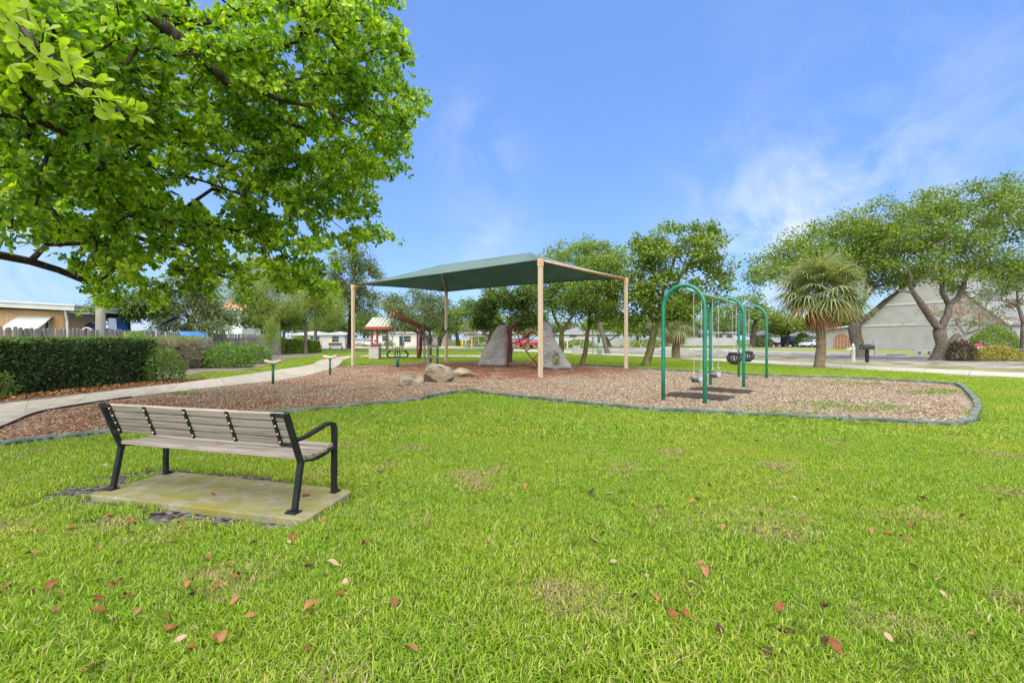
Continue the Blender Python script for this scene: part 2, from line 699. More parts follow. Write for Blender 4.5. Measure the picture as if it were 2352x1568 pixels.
protos = []
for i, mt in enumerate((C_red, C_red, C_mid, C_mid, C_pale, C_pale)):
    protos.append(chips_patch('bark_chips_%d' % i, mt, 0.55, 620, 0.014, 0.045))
mp = np.array([(p.x, p.y) for p in MULCH])
gx, gy = np.meshgrid(np.arange(mp[:, 0].min(), mp[:, 0].max(), 0.36), np.arange(mp[:, 1].min(), mp[:, 1].max(), 0.36))
pt = np.c_[gx.ravel(), gy.ravel()] + rng.uniform(-0.1, 0.1, (gx.size, 2))
ok = np.ones(len(pt), dtype=bool)
for dx, dy in ((0.24, 0.24), (-0.24, 0.24), (0.24, -0.24), (-0.24, -0.24)):
    ok &= inside(pt + (dx, dy), mp)
pt = pt[ok]
cpx = CX + F * pt[:, 0] / pt[:, 1]
# redder, darker chips near the boulders, below the shade roof and at the far left; bleached ones right
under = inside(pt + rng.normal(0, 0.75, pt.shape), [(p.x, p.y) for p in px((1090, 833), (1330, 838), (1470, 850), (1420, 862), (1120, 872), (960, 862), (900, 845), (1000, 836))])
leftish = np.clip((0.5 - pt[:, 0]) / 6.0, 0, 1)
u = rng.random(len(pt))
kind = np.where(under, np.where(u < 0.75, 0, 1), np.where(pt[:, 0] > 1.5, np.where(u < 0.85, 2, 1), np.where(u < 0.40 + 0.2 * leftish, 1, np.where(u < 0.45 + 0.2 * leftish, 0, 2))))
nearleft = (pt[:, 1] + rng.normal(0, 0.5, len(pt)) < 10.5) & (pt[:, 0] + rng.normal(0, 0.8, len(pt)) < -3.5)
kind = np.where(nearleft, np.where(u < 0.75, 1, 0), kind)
n = len(pt)
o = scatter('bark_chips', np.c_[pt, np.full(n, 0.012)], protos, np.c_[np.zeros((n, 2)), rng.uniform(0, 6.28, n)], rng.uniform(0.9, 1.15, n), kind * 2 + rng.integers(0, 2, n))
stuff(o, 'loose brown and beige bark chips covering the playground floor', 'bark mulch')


# ---- concrete path of single slabs
def slabs(name, far, near, mat, z, per, thick=0.05):
    far, near = smooth_line(far, 8), smooth_line(near, 8)

    def at(line, t):
        q = t * (len(line) - 1)
        i = min(int(q), len(line) - 2)
        return line[i].lerp(line[i + 1], q - i)
    base = MB()
    n = len(far)
    base.add([(p.x, p.y, 0.006) for p in far] + [(p.x, p.y, 0.006) for p in near], [(i, n + i, n + i + 1, i + 1) for i in range(n - 1)])
    root = struct(base.build(name, M_dirt))
    ln = sum((far[i + 1] - far[i]).length for i in range(n - 1))
    k = max(1, int(ln / per))
    for i in range(k):
        t0, t1 = (i + 0.006) / k, (i + 1 - 0.006) / k
        m = MB()
        sub = 5
        a = [at(far, t0 + (t1 - t0) * j / sub) for j in range(sub + 1)]
        b = [at(near, t0 + (t1 - t0) * j / sub) for j in range(sub, -1, -1)]
        poly = [(p.x, p.y) for p in b] + [(p.x, p.y) for p in a]
        poly = [(p.x, p.y) for p in b][::-1] + [(p.x, p.y) for p in a][::-1]
        m.prism(poly, 0.0, z + random.uniform(-0.003, 0.003))
        m.build('slab', mat, root)
    return [(p.x, p.y) for p in far] + [(p.x, p.y) for p in near[::-1]]


PATH1 = slabs('path', W((-9.5, 4.6), (-10.6, 7.4)) + px((0, 931), (130, 916), (259, 899), (435, 878.5), (560, 862), (640, 850), (714, 838.6), (728, 831), (745, 825.6)) + W((-13.9, 38.5)),
              W((-6.9, 4.6), (-7.5, 6.1)) + px((0, 984), (80, 951), (157, 936), (300, 914), (520, 888), (660, 872), (745, 853), (777, 840.6), (787, 830), (800, 823.4)) + W((-12.6, 37.2)), M_path, 0.032, 1.9)
PATH2 = slabs('path', W((-12.9, 39.8)) + px((860, 816.2), (1000, 816.2), (1150, 816.5)), W((-12.4, 36.6)) + px((860, 819.8), (1000, 819.8), (1150, 820.0)), M_path, 0.030, 2.0)

# black plastic edging between mulch and path
e = MB()
el = [Vector((x, y, 0)) for x, y in PATH1[len(PATH1) // 2:] if 5.0 < y < 11.2]
el = [q + (Vector((0.035, -0.01, 0))) for q in el]
for a, b in zip(el[:-1], el[1:]):
    e.beam(a + Z * 0.02, b + Z * 0.02, 0.014, 0.06)
tag(e.build('edging_strip', surf('black_plastic', [(0.02, 0.02, 0.022), (0.035, 0.035, 0.036)], 0.6)), 'thin black plastic edging strip between brown mulch and concrete path', 'edging')

# ---- right-hand sidewalk, verge, sandy lot, street
SW_near = W((24.0, 3.6)) + px((2351, 868.6), (1915, 845.5), (1725, 833.7), (1591, 826), (1502, 820.6), (1296, 811), (1180, 806))
SW_far = W((26.5, 5.6)) + px((2351, 858), (1915, 837), (1725, 827.7), (1591, 821.6), (1502, 816.2), (1296, 805.8), (1180, 801.5))
SIDE = slabs('sidewalk', SW_far, SW_near, M_walk, 0.03, 1.8)
st = MB()
sl = smooth_line(px((2352, 873), (2200, 861.5), (1996, 850.5), (1890, 845.2), (1713, 835.8)), 4)
for a, b in zip(sl[:-1], sl[1:]):
    st.beam(a + Z * 0.0, b + Z * 0.0, 0.16, 0.03)
struct(st.build('kerb', M_walk))
NV = Vector((0.92, 0.38, 0)).normalized()


def band(name, d0, d1, mat, z, wob=0.0):
    a = [p + NV * (d0 + wob * mnoise.noise(p * 0.13)) for p in smooth_line(SW_far, 6)]
    b = [p + NV * (d1 + wob * mnoise.noise(p * 0.17 + Vector((9, 1, 0)))) for p in smooth_line(SW_far, 6)]
    return sheet(name, a + b[::-1], mat, z)


band('verge', 0.0, 4.2, M_verge, 0.004, 0.5)
band('sandy_lot_ground', 3.6, 17.5, M_lot, 0.008, 0.8)
band('street', 17.5, 25, M_road, 0.012)
band('far_lawn', 25, 44, M_far_lawn, 0.004)
band('side_street', 44, 52, M_road, 0.008)
sheet('cross_street', px((560, 794.2), (1200, 794.2), (1175, 800.6), (700, 800.6)), M_road, 0.010)

# ---- bare earth by the hedge and round the bench pad
DIRT = (W((-14.4, 6.4), (-10.9, 7.2)) + px((0, 930), (130, 915), (259, 898), (400, 881), (428, 873), (422, 863), (470, 854), (545, 852), (603, 842), (660, 824), (700, 818), (745, 815), (735, 808), (640, 812), (560, 818),
        (500, 838), (440, 842), (380, 848), (300, 862)) + W((-15.2, 13)))
sheet('dirt', DIRT, M_dirt, 0.008)
BARE = [Vector((p.x + 0.05 * mnoise.noise(p * 5), p.y + 0.05 * mnoise.noise(p * 7), 0)) for p in smooth_line(px((60, 1168), (110, 1140), (180, 1115), (240, 1096), (330, 1084), (390, 1080), (500, 1090), (640, 1100), (660, 1120), (560, 1200), (715, 1198), (735, 1206), (640, 1222), (520, 1216), (380, 1212),
          (260, 1200), (150, 1192), (80, 1188), (60, 1168)), 3)]
sheet('bare_dirt', BARE, surf('dark_sand', [(0.02, 0.018, 0.017), (0.085, 0.078, 0.07), (0.20, 0.185, 0.165)], 0.95, 17, lo=0.40, hi=0.62, spec=0.1, bump=0.9, bscale=70, bdist=0.02), 0.006)


# ---- grass
def blades(name, mat, size, n, hmin, hmax, wmin, wmax, seg2=True):
    p = np.c_[rng.uniform(-size / 2, size / 2, (n, 2)), np.zeros(n)]
    a = rng.uniform(0, 2 * math.pi, n)
    d = np.c_[np.cos(a), np.sin(a), np.zeros(n)]
    lean = rng.uniform(0.15, 1.1, n)[:, None]
    h = rng.uniform(hmin, hmax, n)[:, None]
    w = rng.uniform(wmin, wmax, n)[:, None]
    side = np.c_[-d[:, 1], d[:, 0], np.zeros(n)]
    tw = rng.normal(0, 0.5, n)[:, None]
    side = unit(side + d * tw)
    up = np.array([[0, 0, 1.0]])
    m1 = p + up * h * 0.55 + d * lean * h * 0.35
    tip = p + up * h * (0.98 - 0.35 * lean) + d * lean * h * 1.0
    if seg2:
        V = np.stack([p - side * w * 0.4, p + side * w * 0.4, m1 + side * w * 0.5, m1 - side * w * 0.5, tip + side * w * 0.12, tip - side * w * 0.12], 1)
        b = (np.arange(n) * 6)[:, None]
        Fc = np.concatenate([b + [0, 1, 2, 3], b + [3, 2, 4, 5]])
    else:
        V = np.stack([p - side * w * 0.5, p + side * w * 0.5, tip + side * w * 0.15, tip - side * w * 0.15], 1)
        Fc = (np.arange(n) * 4)[:, None] + [0, 1, 2, 3]
    me = mesh_np(name, V.reshape(-1, 3), Fc, mat)
    return bpy.data.objects.new(name, me)


GRASS_COLS = [(0.085, 0.17, 0.010), (0.16, 0.29, 0.016), (0.23, 0.37, 0.024), (0.29, 0.42, 0.05), (0.38, 0.43, 0.12), (0.50, 0.43, 0.25)]
M_grass = leafmat('grass_blade', GRASS_COLS, 0.35, 0.6, 0.12, (1.3, 1.25, 0.5), [0, 0.25, 0.55, 0.78, 0.92, 0.985], patch=((1.25, 1.06, 1.1), 0.55))
KEEP_OUT = [[(p.x, p.y) for p in MULCH], PATH1, PATH2, SIDE, [(p.x, p.y) for p in DIRT]]
PAD = [G(200, 1136, 0.055), G(705, 1195, 0.055), G(812, 1125, 0.055), G(395, 1082, 0.055)]
PADP = [(p.x, p.y) for p in PAD]


def lawn_points(y0, y1, step, jit, shrink):
    gx, gy = np.meshgrid(np.arange(-24, 30, step), np.arange(y0, y1, step))
    q = np.c_[gx.ravel(), gy.ravel()] + rng.uniform(-jit, jit, (gx.size, 2))
    q = q[np.abs(q[:, 0]) < 1.16 * q[:, 1] + 1.6]
    keep = np.ones(len(q), dtype=bool)
    for poly in KEEP_OUT:
        keep &= ~inside(q, poly)
        for a in range(6):
            keep &= ~inside(q + (shrink * math.cos(a * 1.05), shrink * math.sin(a * 1.05)), poly)
    for a in range(6):
        keep &= ~inside(q + (shrink * math.cos(a * 1.05), shrink * math.sin(a * 1.05)), PADP)
    keep &= ~inside(q, PADP)
    bare = inside(q, [(p.x, p.y) for p in BARE])
    for a in range(5):
        bare |= inside(q + (0.10 * math.cos(a * 1.26), 0.10 * math.sin(a * 1.26)), [(p.x, p.y) for p in BARE])
    keep &= ~(bare & (rng.random(len(q)) < 0.78))
    # right of the sidewalk and left of the hedge nothing is mown
    sw = np.array([(p.x, p.y) for p in SW_near])
    xs = np.interp(q[:, 1], sw[:, 1], sw[:, 0])
    keep &= q[:, 0] < xs - shrink
    keep &= q[:, 0] > np.interp(q[:, 1], [0, 8, 13, 18, 24, 45], [-12.0, -11.2, -11.5, -12.0, -14.5, -22])
    return q[keep]


def which(q, k):
    """tuft kinds; near the bench and in worn spots some are dry thatch (kinds 6 and 7)"""
    i = rng.integers(0, min(k, 6), len(q))
    if k > 6:
        f = np.array([mnoise.noise(Vector((x * 1.3, y * 1.3, 21.0))) for x, y in q])
        i = np.where((f > 0.26) & (rng.random(len(q)) < 0.32), rng.integers(6, k, len(q)), i)
    return i


def patchy(q):
    """taller and shorter growth over the lawn"""
    return np.array([1.0 + 0.40 * mnoise.noise(Vector((x * 0.9, y * 0.9, 3.1))) + 0.30 * mnoise.noise(Vector((x * 3.1, y * 3.1, 7.7))) for x, y in q])


M_thatch = leafmat('dry_thatch', [(0.16, 0.22, 0.03), (0.30, 0.29, 0.09), (0.42, 0.36, 0.19), (0.30, 0.21, 0.12), (0.20, 0.28, 0.03)], 0.2, 0.8, 0.1)
near_p = [blades('grass_tuft_near_%d' % i, M_thatch if i > 5 else M_grass, 0.30, 540, 0.020, 0.062, 0.003, 0.0072) for i in range(8)]
mid_p = [blades('grass_tuft_mid_%d' % i, M_grass, 0.55, 620, 0.03, 0.07, 0.006, 0.011) for i in range(5)]
far_p = [blades('grass_tuft_open_%d' % i, M_grass, 1.3, 900, 0.03, 0.075, 0.012, 0.022, False) for i in range(4)]
for nm, q, pr, lab in (('grass', lawn_points(1.2, 6.6, 0.17, 0.06, 0.11), near_p, 'bright green lawn grass in front of the bench and mulch bed'),
                       ('grass', lawn_points(6.6, 15, 0.34, 0.12, 0.22), mid_p, 'green lawn grass beside the mulch bed and concrete path'),
                       ('grass', lawn_points(15, 47, 0.85, 0.3, 0.5), far_p, 'open green lawn beyond the playground up to the street')):
    n = len(q)
    o = scatter(nm, np.c_[q, np.zeros(n)], pr, np.c_[np.zeros((n, 2)), rng.uniform(0, 6.28, n)], patchy(q) * rng.uniform(0.8, 1.15, n), which(q, len(pr)))
    stuff(o, lab, 'grass')
# thin fringe where the lawn meets beds, pad and path
fr = []
for poly in KEEP_OUT[:1] + [PADP]:
    L = len(poly)
    for i in range(L):
        a, b = Vector((*poly[i], 0)), Vector((*poly[(i + 1) % L], 0))
        k = int((b - a).length / 0.09)
        for j in range(k):
            p = a.lerp(b, j / max(k, 1))
            nrm = (b - a).normalized().cross(Z)
            for sgn in (0.2,):
                fr.append((p.x + nrm.x * sgn + random.uniform(-0.04, 0.04), p.y + nrm.y * sgn + random.uniform(-0.04, 0.04)))
fr = np.array(fr)
ok = (fr[:, 1] < 13) & ~(inside(fr, [(p.x, p.y) for p in BARE]) & (rng.random(len(fr)) < 0.8)) & ~inside(fr, KEEP_OUT[0]) & ~inside(fr, PADP) & ~inside(fr, PATH1) & (fr[:, 0] > -9)
fr = fr[ok]
fr_p = [blades('grass_fringe_%d' % i, M_grass, 0.14, 90, 0.03, 0.085, 0.004, 0.008) for i in range(4)]
n = len(fr)
o = scatter('grass', np.c_[fr, np.zeros(n)], fr_p, np.c_[np.zeros((n, 2)), rng.uniform(0, 6.28, n)], rng.uniform(0.6, 1.1, n), rng.integers(0, 4, n))
stuff(o, 'long grass blades fringing the mulch border and concrete pad', 'grass')

# green weeds in the mulch
wd = []
for x, y, k, sp in ((1930, 935, 60, 0.9), (1960, 940, 40, 0.7), (2130, 905, 50, 0.5), (1820, 962, 26, 0.6), (420, 908, 30, 0.25), (1780, 950, 30, 0.8), (2000, 885, 30, 0.6), (1870, 955, 30, 1.2), (2170, 900, 40, 0.3), (1080, 905, 30, 0.25), (1900, 880, 30, 1.0)):
    c = G(x, y)
    for _ in range(k):
        wd.append((c.x + random.gauss(0, sp * 0.7), c.y + random.gauss(0, sp * 0.45), 0.03 + random.uniform(0, 0.03)))
wd = np.repeat(np.array(wd), 7, 0)
wd[:, :2] += rng.normal(0, 0.05, (len(wd), 2))
a = rng.uniform(0, 6.28, len(wd))
dd = np.c_[np.cos(a), np.sin(a), rng.uniform(0.1, 0.8, len(wd))]
o = link('weeds', leaf_mesh('weeds', wd, dd, np.c_[rng.normal(0, 0.4, (len(wd), 2)), np.ones(len(wd))], rng.uniform(0.04, 0.08, len(wd)), 0.03,
         leafmat('weed_leaf', [(0.10, 0.19, 0.03), (0.17, 0.26, 0.05), (0.25, 0.27, 0.08)], 0.3)))
stuff(o, 'small green weeds sprouting through the bark mulch', 'weeds')

# litter of orange-brown leaves under the hedge
n = 5200
t = rng.random(n)
hx = np.interp(t, [0, 0.35, 0.75, 1], [-12.1, -11.8, -11.55, -11.0])
hy = np.interp(t, [0, 0.35, 0.75, 1], [8.4, 11.0, 13.6, 16.0])
q = np.c_[hx + rng.normal(-0.05, 0.30, n), hy + rng.normal(0, 0.25, n), rng.uniform(0.012, 0.07, n)]
q = q[~inside(q[:, :2], PATH1)]
n = len(q)
a = rng.uniform(0, 6.28, n)
o = link('leaf_litter', leaf_mesh('leaf_litter', q, np.c_[np.cos(a), np.sin(a), rng.normal(0, 0.3, n)], np.c_[rng.normal(0, 0.5, (n, 2)), np.ones(n)], rng.uniform(0.05, 0.11, n), rng.uniform(0.025, 0.05, n),
         leafmat('dead_leaf', [(0.09, 0.035, 0.015), (0.20, 0.075, 0.025), (0.33, 0.13, 0.04), (0.42, 0.22, 0.10), (0.30, 0.20, 0.13)], 0.1, 0.8, 0.15)))
stuff(o, 'orange brown fallen leaves heaped below the clipped hedge', 'leaf litter')

# single dry leaves on the lawn
LV = [(a * 0.3827 * 0.8711, (1300 + b * 0.3827) * 0.8711) for a, b in ((1165, 385), (735, 865), (800, 905), (860, 750), (855, 640), (75, 665), (40, 800), (130, 740), (430, 755), (1590, 550), (1655, 765), (2100, 875),
      (1215, 970), (1170, 1005), (1110, 910), (1280, 1120), (1290, 1040), (730, 1210), (610, 1270), (2090, 1150), (230, 485), (150, 320), (300, 310), (530, 265), (790, 530), (690, 410), (890, 380), (1450, 500), (2170, 530), (2255, 525),
      (1330, 670), (1340, 720), (2040, 355), (1980, 375), (1230, 240), (1520, 1100), (400, 870), (960, 850), (20, 740))]
LV += [((1500 + a * 0.3401) * 0.8711, (1300 + b * 0.3401) * 0.8711) for a, b in ((1020, 70), (985, 100), (215, 320), (290, 335), (440, 325), (160, 410), (820, 345), (1580, 325), (1600, 495), (1055, 640), (610, 715), (540, 835), (690, 900),
       (760, 965), (925, 760), (920, 1030), (1600, 980), (1575, 1080), (1200, 1155), (1755, 1160), (2010, 930), (1520, 210), (1730, 65), (1915, 5), (615, 285), (1190, 320), (2010, 1180), (2105, 1310), (2320, 320), (1030, 180), (530, 140), (150, 35))]
for _ in range(75):
    y = 985 + 560 * random.random() ** 1.6
    LV.append((random.uniform(10, 2340), y))
dl_cols = [[(0.085, 0.032, 0.009), (0.15, 0.058, 0.014), (0.19, 0.085, 0.025)], [(0.17, 0.075, 0.02), (0.25, 0.12, 0.04), (0.20, 0.10, 0.05)], [(0.24, 0.15, 0.085), (0.34, 0.24, 0.15), (0.27, 0.17, 0.10)], [(0.03, 0.014, 0.007), (0.07, 0.03, 0.013)]]
dl_words = ['russet brown', 'tan orange', 'pale beige', 'dark brown']


def dry_leaf(k, curl):
    n = 5
    vs, fs = [], []
    for i in range(n + 1):
        t = i / n
        w = 0.5 * math.sin(math.pi * min(1, t * 0.92 + 0.04)) ** 0.8
        for j in (-1, 0, 1):
            vs.append((j * w * 0.55, t, curl * (abs(j) * w * w * 1.2) + curl * 0.35 * math.sin(t * 3.1 + k) - 0.1))
    for i in range(n):
        for j in range(2):
            b = i * 3 + j
            fs.append((b, b + 1, b + 4, b + 3))
    m = MB()
    m.add(vs, fs, True)
    return m


dl_mesh = [[dry_leaf(k, cu).mesh('dry_leaf', surf('dry_leaf_%s' % dl_words[k].replace(' ', '_'), dl_cols[k], 0.75, 3.5, spec=0.3)) for cu in (0.25, 0.5, 0.8)] for k in range(4)]
for x, y in LV:
    p = G(x, y)
    q = np.array([[p.x, p.y]])
    on_pad = inside(q, PADP)[0]
    if any(inside(q, poly)[0] for poly in KEEP_OUT) or p.y > 12:
        continue
    k = random.choices(range(4), (6, 4, 2, 3))[0]
    o = link('dry_leaf', random.choice(dl_mesh[k]))
    s = random.uniform(0.045, 0.085)
    o.matrix_world = Matrix.Translation((p.x, p.y, (0.07 if on_pad else 0.046))) @ Matrix.Rotation(random.uniform(0, 6.28), 4, 'Z') @ Matrix.Rotation(random.uniform(-0.5, 0.5), 4, 'X') @ Matrix.Rotation(random.uniform(-0.5, 0.5), 4, 'Y') @ Matrix.Scale(s, 4)
    lb = 'dry %s leaf lying on the mossy bench pad' if on_pad else 'single dry %s leaf lying on the green lawn'
    tag(o, lb % dl_words[k], 'dry leaf', '%s leaves fallen on the %s' % (dl_words[k], 'bench pad' if on_pad else 'lawn'))

# ================================================================== bench on its pad
def mossy():
    m, nt, b = _new('mossy_concrete')
    n = noise_node(nt, 10, (1, 1, 1), 8, 0.65)
    col = ramp(nt, n, [(0.15, 0.14, 0.085), (0.22, 0.205, 0.13), (0.29, 0.27, 0.185)], 0.3, 0.7)
    mo = noise_node(nt, 2.8, (1, 1.7, 1), 10, 0.7, 0.5)
    f = ramp(nt, mo, [(0, 0, 0), (0.9, 0.9, 0.9)], 0.40, 0.62)
    col = mixc(nt, f, col, (0.19, 0.175, 0.028))
    sp = noise_node(nt, 5.5, (1, 1, 1), 9, 0.75, 1.0)
    col = mixc(nt, ramp(nt, sp, [(0, 0, 0), (0.8, 0.8, 0.8)], 0.6, 0.7), col, (0.12, 0.10, 0.06))
    nt.links.new(col, b.inputs['Base Color'])
    b.inputs['Roughness'].default_value = 0.9
    b.inputs['Specular IOR Level'].default_value = 0.2
    add_bump(nt, b, noise_node(nt, 90, (1, 1, 1), 6, 0.7), 0.5, 0.006)
    return m


m = MB()
pp = []
for i in range(4):      # rounded corners, slightly uneven edges
    a, c, d = PAD[i - 1], PAD[i], PAD[(i + 1) % 4]
    u, v = (a - c).normalized(), (d - c).normalized()
    for t in (0.0, 0.25, 0.5, 0.75, 1.0):
        pp.append(c + u * 0.07 * (1 - t) ** 2 + v * 0.07 * t ** 2)
    L = (d - c).length
    for t in np.linspace(0.12, 0.88, 7):
        q = c.lerp(d, t)
        pp.append(q + v.cross(Z) * random.uniform(-0.008, 0.008))
m.prism([(p.x, p.y) for p in pp], -0.03, 0.058)
tag(m.build('concrete_pad', mossy(), bevel=0.008), 'mossy yellow-green concrete pad under the park bench', 'concrete pad')

M_black = surf('black_enamel', [(0.008, 0.009, 0.010), (0.014, 0.015, 0.016), (0.022, 0.022, 0.022)], 0.42, 14, spec=0.22, bump=0.15, bscale=150, bdist=0.001)
M_plank = surf('weathered_plank', [(0.14, 0.115, 0.09), (0.225, 0.19, 0.155), (0.31, 0.27, 0.23), (0.24, 0.20, 0.16)], 0.85, 3.0, stretch=(0.7, 14, 14), lo=0.28, hi=0.74, spec=0.2, bump=0.6, bscale=6,
               bstretch=(0.8, 30, 30), bdist=0.004, stain=(0.20, 0.11, 0.075), stain_scale=2.2, stain_lo=0.6, stain_hi=0.78, island=0.12)
M_bolt = surf('zinc_bolt', [(0.45, 0.43, 0.38), (0.6, 0.57, 0.5)], 0.4, 20, metal=0.6)
M_bolt_d = surf('dark_bolt', [(0.02, 0.02, 0.02), (0.04, 0.04, 0.04)], 0.4, 20)
bl, br_ = Vector((-3.635, 4.147, 0)), Vector((-1.715, 3.59, 0))
BL = (br_ - bl).length
bench = thing('park_bench', 'park bench with weathered plank back and black metal frame on a concrete pad', 'bench', (bl.x, bl.y, 0.058), math.atan2(br_.y - bl.y, br_.x - bl.x))
# own frame: x along the bench, y towards its front, z up from the pad
BEND, TOP = (0.066, 0.372), (-0.092, 0.795)


def back_pt(t):         # along the leaning back, t = 0 at the bend, 1 at the top
    return Vector((0, BEND[0] + (TOP[0] - BEND[0]) * t, BEND[1] + (TOP[1] - BEND[1]) * t))


bd = (back_pt(1) - back_pt(0)).normalized()
bn = Vector((1, 0, 0)).cross(bd).normalized()      # points to the rear
if bn.y > 0:
    bn = -bn
for sx, x in ((-1, 0.0), (1, BL)):
    X = Vector((x, 0, 0))
    m = MB()
    m.beam(X + Vector((0, 0.0, 0.012)), X + Vector((0, BEND[0], BEND[1])), 0.045, 0.038, Vector((0, 1, 0)))
    m.beam(X + back_pt(-0.01), X + back_pt(1.0), 0.045, 0.036, Vector((0, 1, 0)))
    m.box(X + Vector((0, BEND[0], BEND[1])), (0.0455, 0.04, 0.045))
    leg = m.build('leg', M_black, bench, 0.006)
    f = MB()
    f.box(X + Vector((0, -0.015, 0.006)), (0.10, 0.085, 0.012))
    f.build('foot_plate', M_black, leg, 0.004)
    f = MB().lathe([(0.012, 0.012), (0.012, 0.024), (0.004, 0.03)], X + Vector((0.034 * -sx, -0.03, 0)), 8)
    f.build('bolt', M_bolt_d, leg)
    # front leg bends over into the armrest
    fy = 0.475
    prof = [Vector((x, fy, 0.0)), Vector((x, fy + 0.002, 0.3)), Vector((x, fy + 0.005, 0.54)), Vector((x, fy, 0.585)), Vector((x, fy - 0.02, 0.615)), Vector((x, fy - 0.06, 0.628)), Vector((x, fy - 0.11, 0.625))]
    arm = [Vector((x, fy - 0.111, 0.625)), Vector((x, fy - 0.24, 0.596)), Vector((x, fy - 0.34, 0.572)), back_pt(0.45) + X + Vector((0, 0.02, 0))]
    for nm, line in (('leg', prof), ('armrest', arm)):
        m = MB()
        vs, fs = [], []
        for i, q in enumerate(line):
            t = (line[min(i + 1, len(line) - 1)] - line[max(i - 1, 0)]).normalized()
            nn = Vector((1, 0, 0)).cross(t).normalized()
            for a, b_ in ((-1, -1), (1, -1), (1, 1), (-1, 1)):
                vs.append(q + Vector((1, 0, 0)) * a * 0.024 + nn * b_ * (0.011 if nm == 'armrest' else 0.014))
        for i in range(len(line) - 1):
            for k in range(4):
                fs.append((i * 4 + k, i * 4 + (k + 1) % 4, i * 4 + 4 + (k + 1) % 4, i * 4 + 4 + k))
        fs += [(3, 2, 1, 0), tuple((len(line) - 1) * 4 + k for k in range(4))]
        m.add(vs, fs)
        q = m.build(nm, M_black, bench)
        if nm == 'leg':
            f = MB().box((x, fy + 0.02, 0.006), (0.06, 0.09, 0.012))
            f.build('foot_plate', M_black, q, 0.004)
            f = MB().lathe([(0.012, 0.012), (0.012, 0.024), (0.004, 0.03)], (x, fy + 0.045, 0), 8)
            f.build('bolt', M_bolt_d, q)
    # curved seat bearer
    m = MB()
    ln = [Vector((x, BEND[0] + (fy - BEND[0]) * t, 0.385 + 0.028 * t - 0.045 * math.sin(math.pi * min(1, t * 1.02)) * 0.8)) for t in np.linspace(0, 1, 8)]
    for a, b_ in zip(ln[:-1], ln[1:]):
        m.beam(a, b_, 0.04, 0.014)
    m.build('seat_bearer', M_black, bench)
    # rear frame: inner strap joined to the leg by two short bars
    xi = x - sx * 0.115
    m = MB()
    off = bn * 0.020
    m.beam(Vector((xi, 0, 0)) + back_pt(0.36) + off, Vector((xi, 0, 0)) + back_pt(1.0) + off, 0.034, 0.008, Vector((0, 1, 0)))
    for t in (0.385, 0.965):
        m.beam(Vector((xi, 0, 0)) + back_pt(t) + off * 0.9, X + back_pt(t) + off * 0.9, 0.010, 0.034)
    st_ = m.build('back_frame', M_black, bench)
straps = [0.115] + [BL * k for k in (0.265, 0.49, 0.715)] + [BL - 0.115]
bolt_me = MB().lathe([(0.0095, 0.0), (0.0095, 0.003), (0.006, 0.007), (0.002, 0.008)], (0, 0, 0), 8).mesh('bolt', M_bolt)
slat_t = [0.44, 0.60, 0.76, 0.92]
for i, xs in enumerate(straps):
    par = bench
    if 0 < i < 4:
        m = MB()
        m.beam(Vector((xs, 0, 0)) + back_pt(0.375) + bn * 0.020, Vector((xs, 0, 0)) + back_pt(0.99) + bn * 0.020, 0.034, 0.008, Vector((0, 1, 0)))
        par = m.build('back_strap', M_black, bench, 0.002)
    for t in slat_t:
        q = Vector((xs, 0, 0)) + back_pt(t) + bn * 0.0245
        rot = bn.to_track_quat('Z', 'Y').to_matrix().to_4x4()
        piece('bolt', bolt_me, par, Matrix.Translation(q) @ rot)
for t in slat_t:        # four back planks
    m = MB()
    c = back_pt(t)
    x0, x1 = 0.075 + random.uniform(-0.004, 0.004), BL + 0.02 + random.uniform(-0.004, 0.004)
    MM = Matrix((Vector((1, 0, 0)), -bn, bd)).transposed()
    m.box(Vector(((x0 + x1) / 2, 0, 0)) + c, (x1 - x0, 0.032, 0.0605), MM)
    m.build('back_plank', M_plank, bench, 0.006)
for k in range(5):      # seat planks
    y = 0.085 + k * 0.087
    t = (y - BEND[0]) / (0.475 - BEND[0])
    zz = 0.415 + 0.022 * t - 0.03 * math.sin(math.pi * min(1, max(0, t)))
    m = MB()
    m.box((BL / 2, y, zz), (BL + 0.0 + random.uniform(-0.008, 0.008), 0.071, 0.034), Matrix.Rotation(-0.10 + 0.16 * t, 3, 'X'))
    m.build('seat_plank', M_plank, bench, 0.006)
for xs in (BL * 0.27, BL * 0.49, BL * 0.72):
    m = MB().box((xs, 0.27, 0.388), (0.03, 0.36, 0.008))
    m.build('seat_strap', M_black, bench)

# ================================================================== green plastic border
M_border = surf('green_plastic', [(0.075, 0.105, 0.075), (0.125, 0.155, 0.12), (0.19, 0.215, 0.175)], 0.8, 5, lo=0.3, hi=0.72, spec=0.12, stain=(0.22, 0.25, 0.21), stain_scale=6, stain_lo=0.56, stain_hi=0.74,
                bump=0.2, bscale=60, bdist=0.003, island=0.10)


def border_section(L, w=0.105, h=0.13):
    """hollow moulded timber: cap, skirt and ribs proud of a recessed core"""
    m = MB()
    m.box((0, 0.012, h / 2 - 0.035), (L - 0.012, w - 0.03, h - 0.01))
    m.box((0, 0, h - 0.05), (L - 0.016, w, 0.03))
    m.box((0, 0.0, -0.02), (L - 0.008, w - 0.002, 0.035))
    n = 6
    for i in range(n):
        x = -L / 2 + 0.03 + (L - 0.06) * i / (n - 1)
        m.box((x, -0.004, h / 2 - 0.04), (0.09 if i % 2 else 0.12, w - 0.012, h - 0.045))
    for s in (-1, 1):
        m.lathe([(0.05, h - 0.038), (0.05, h - 0.026), (0.02, h - 0.022)], (s * (L / 2 - 0.052), 0, 0), 10)
    return m


SEC = border_section(1.2).mesh('border_section', M_border)


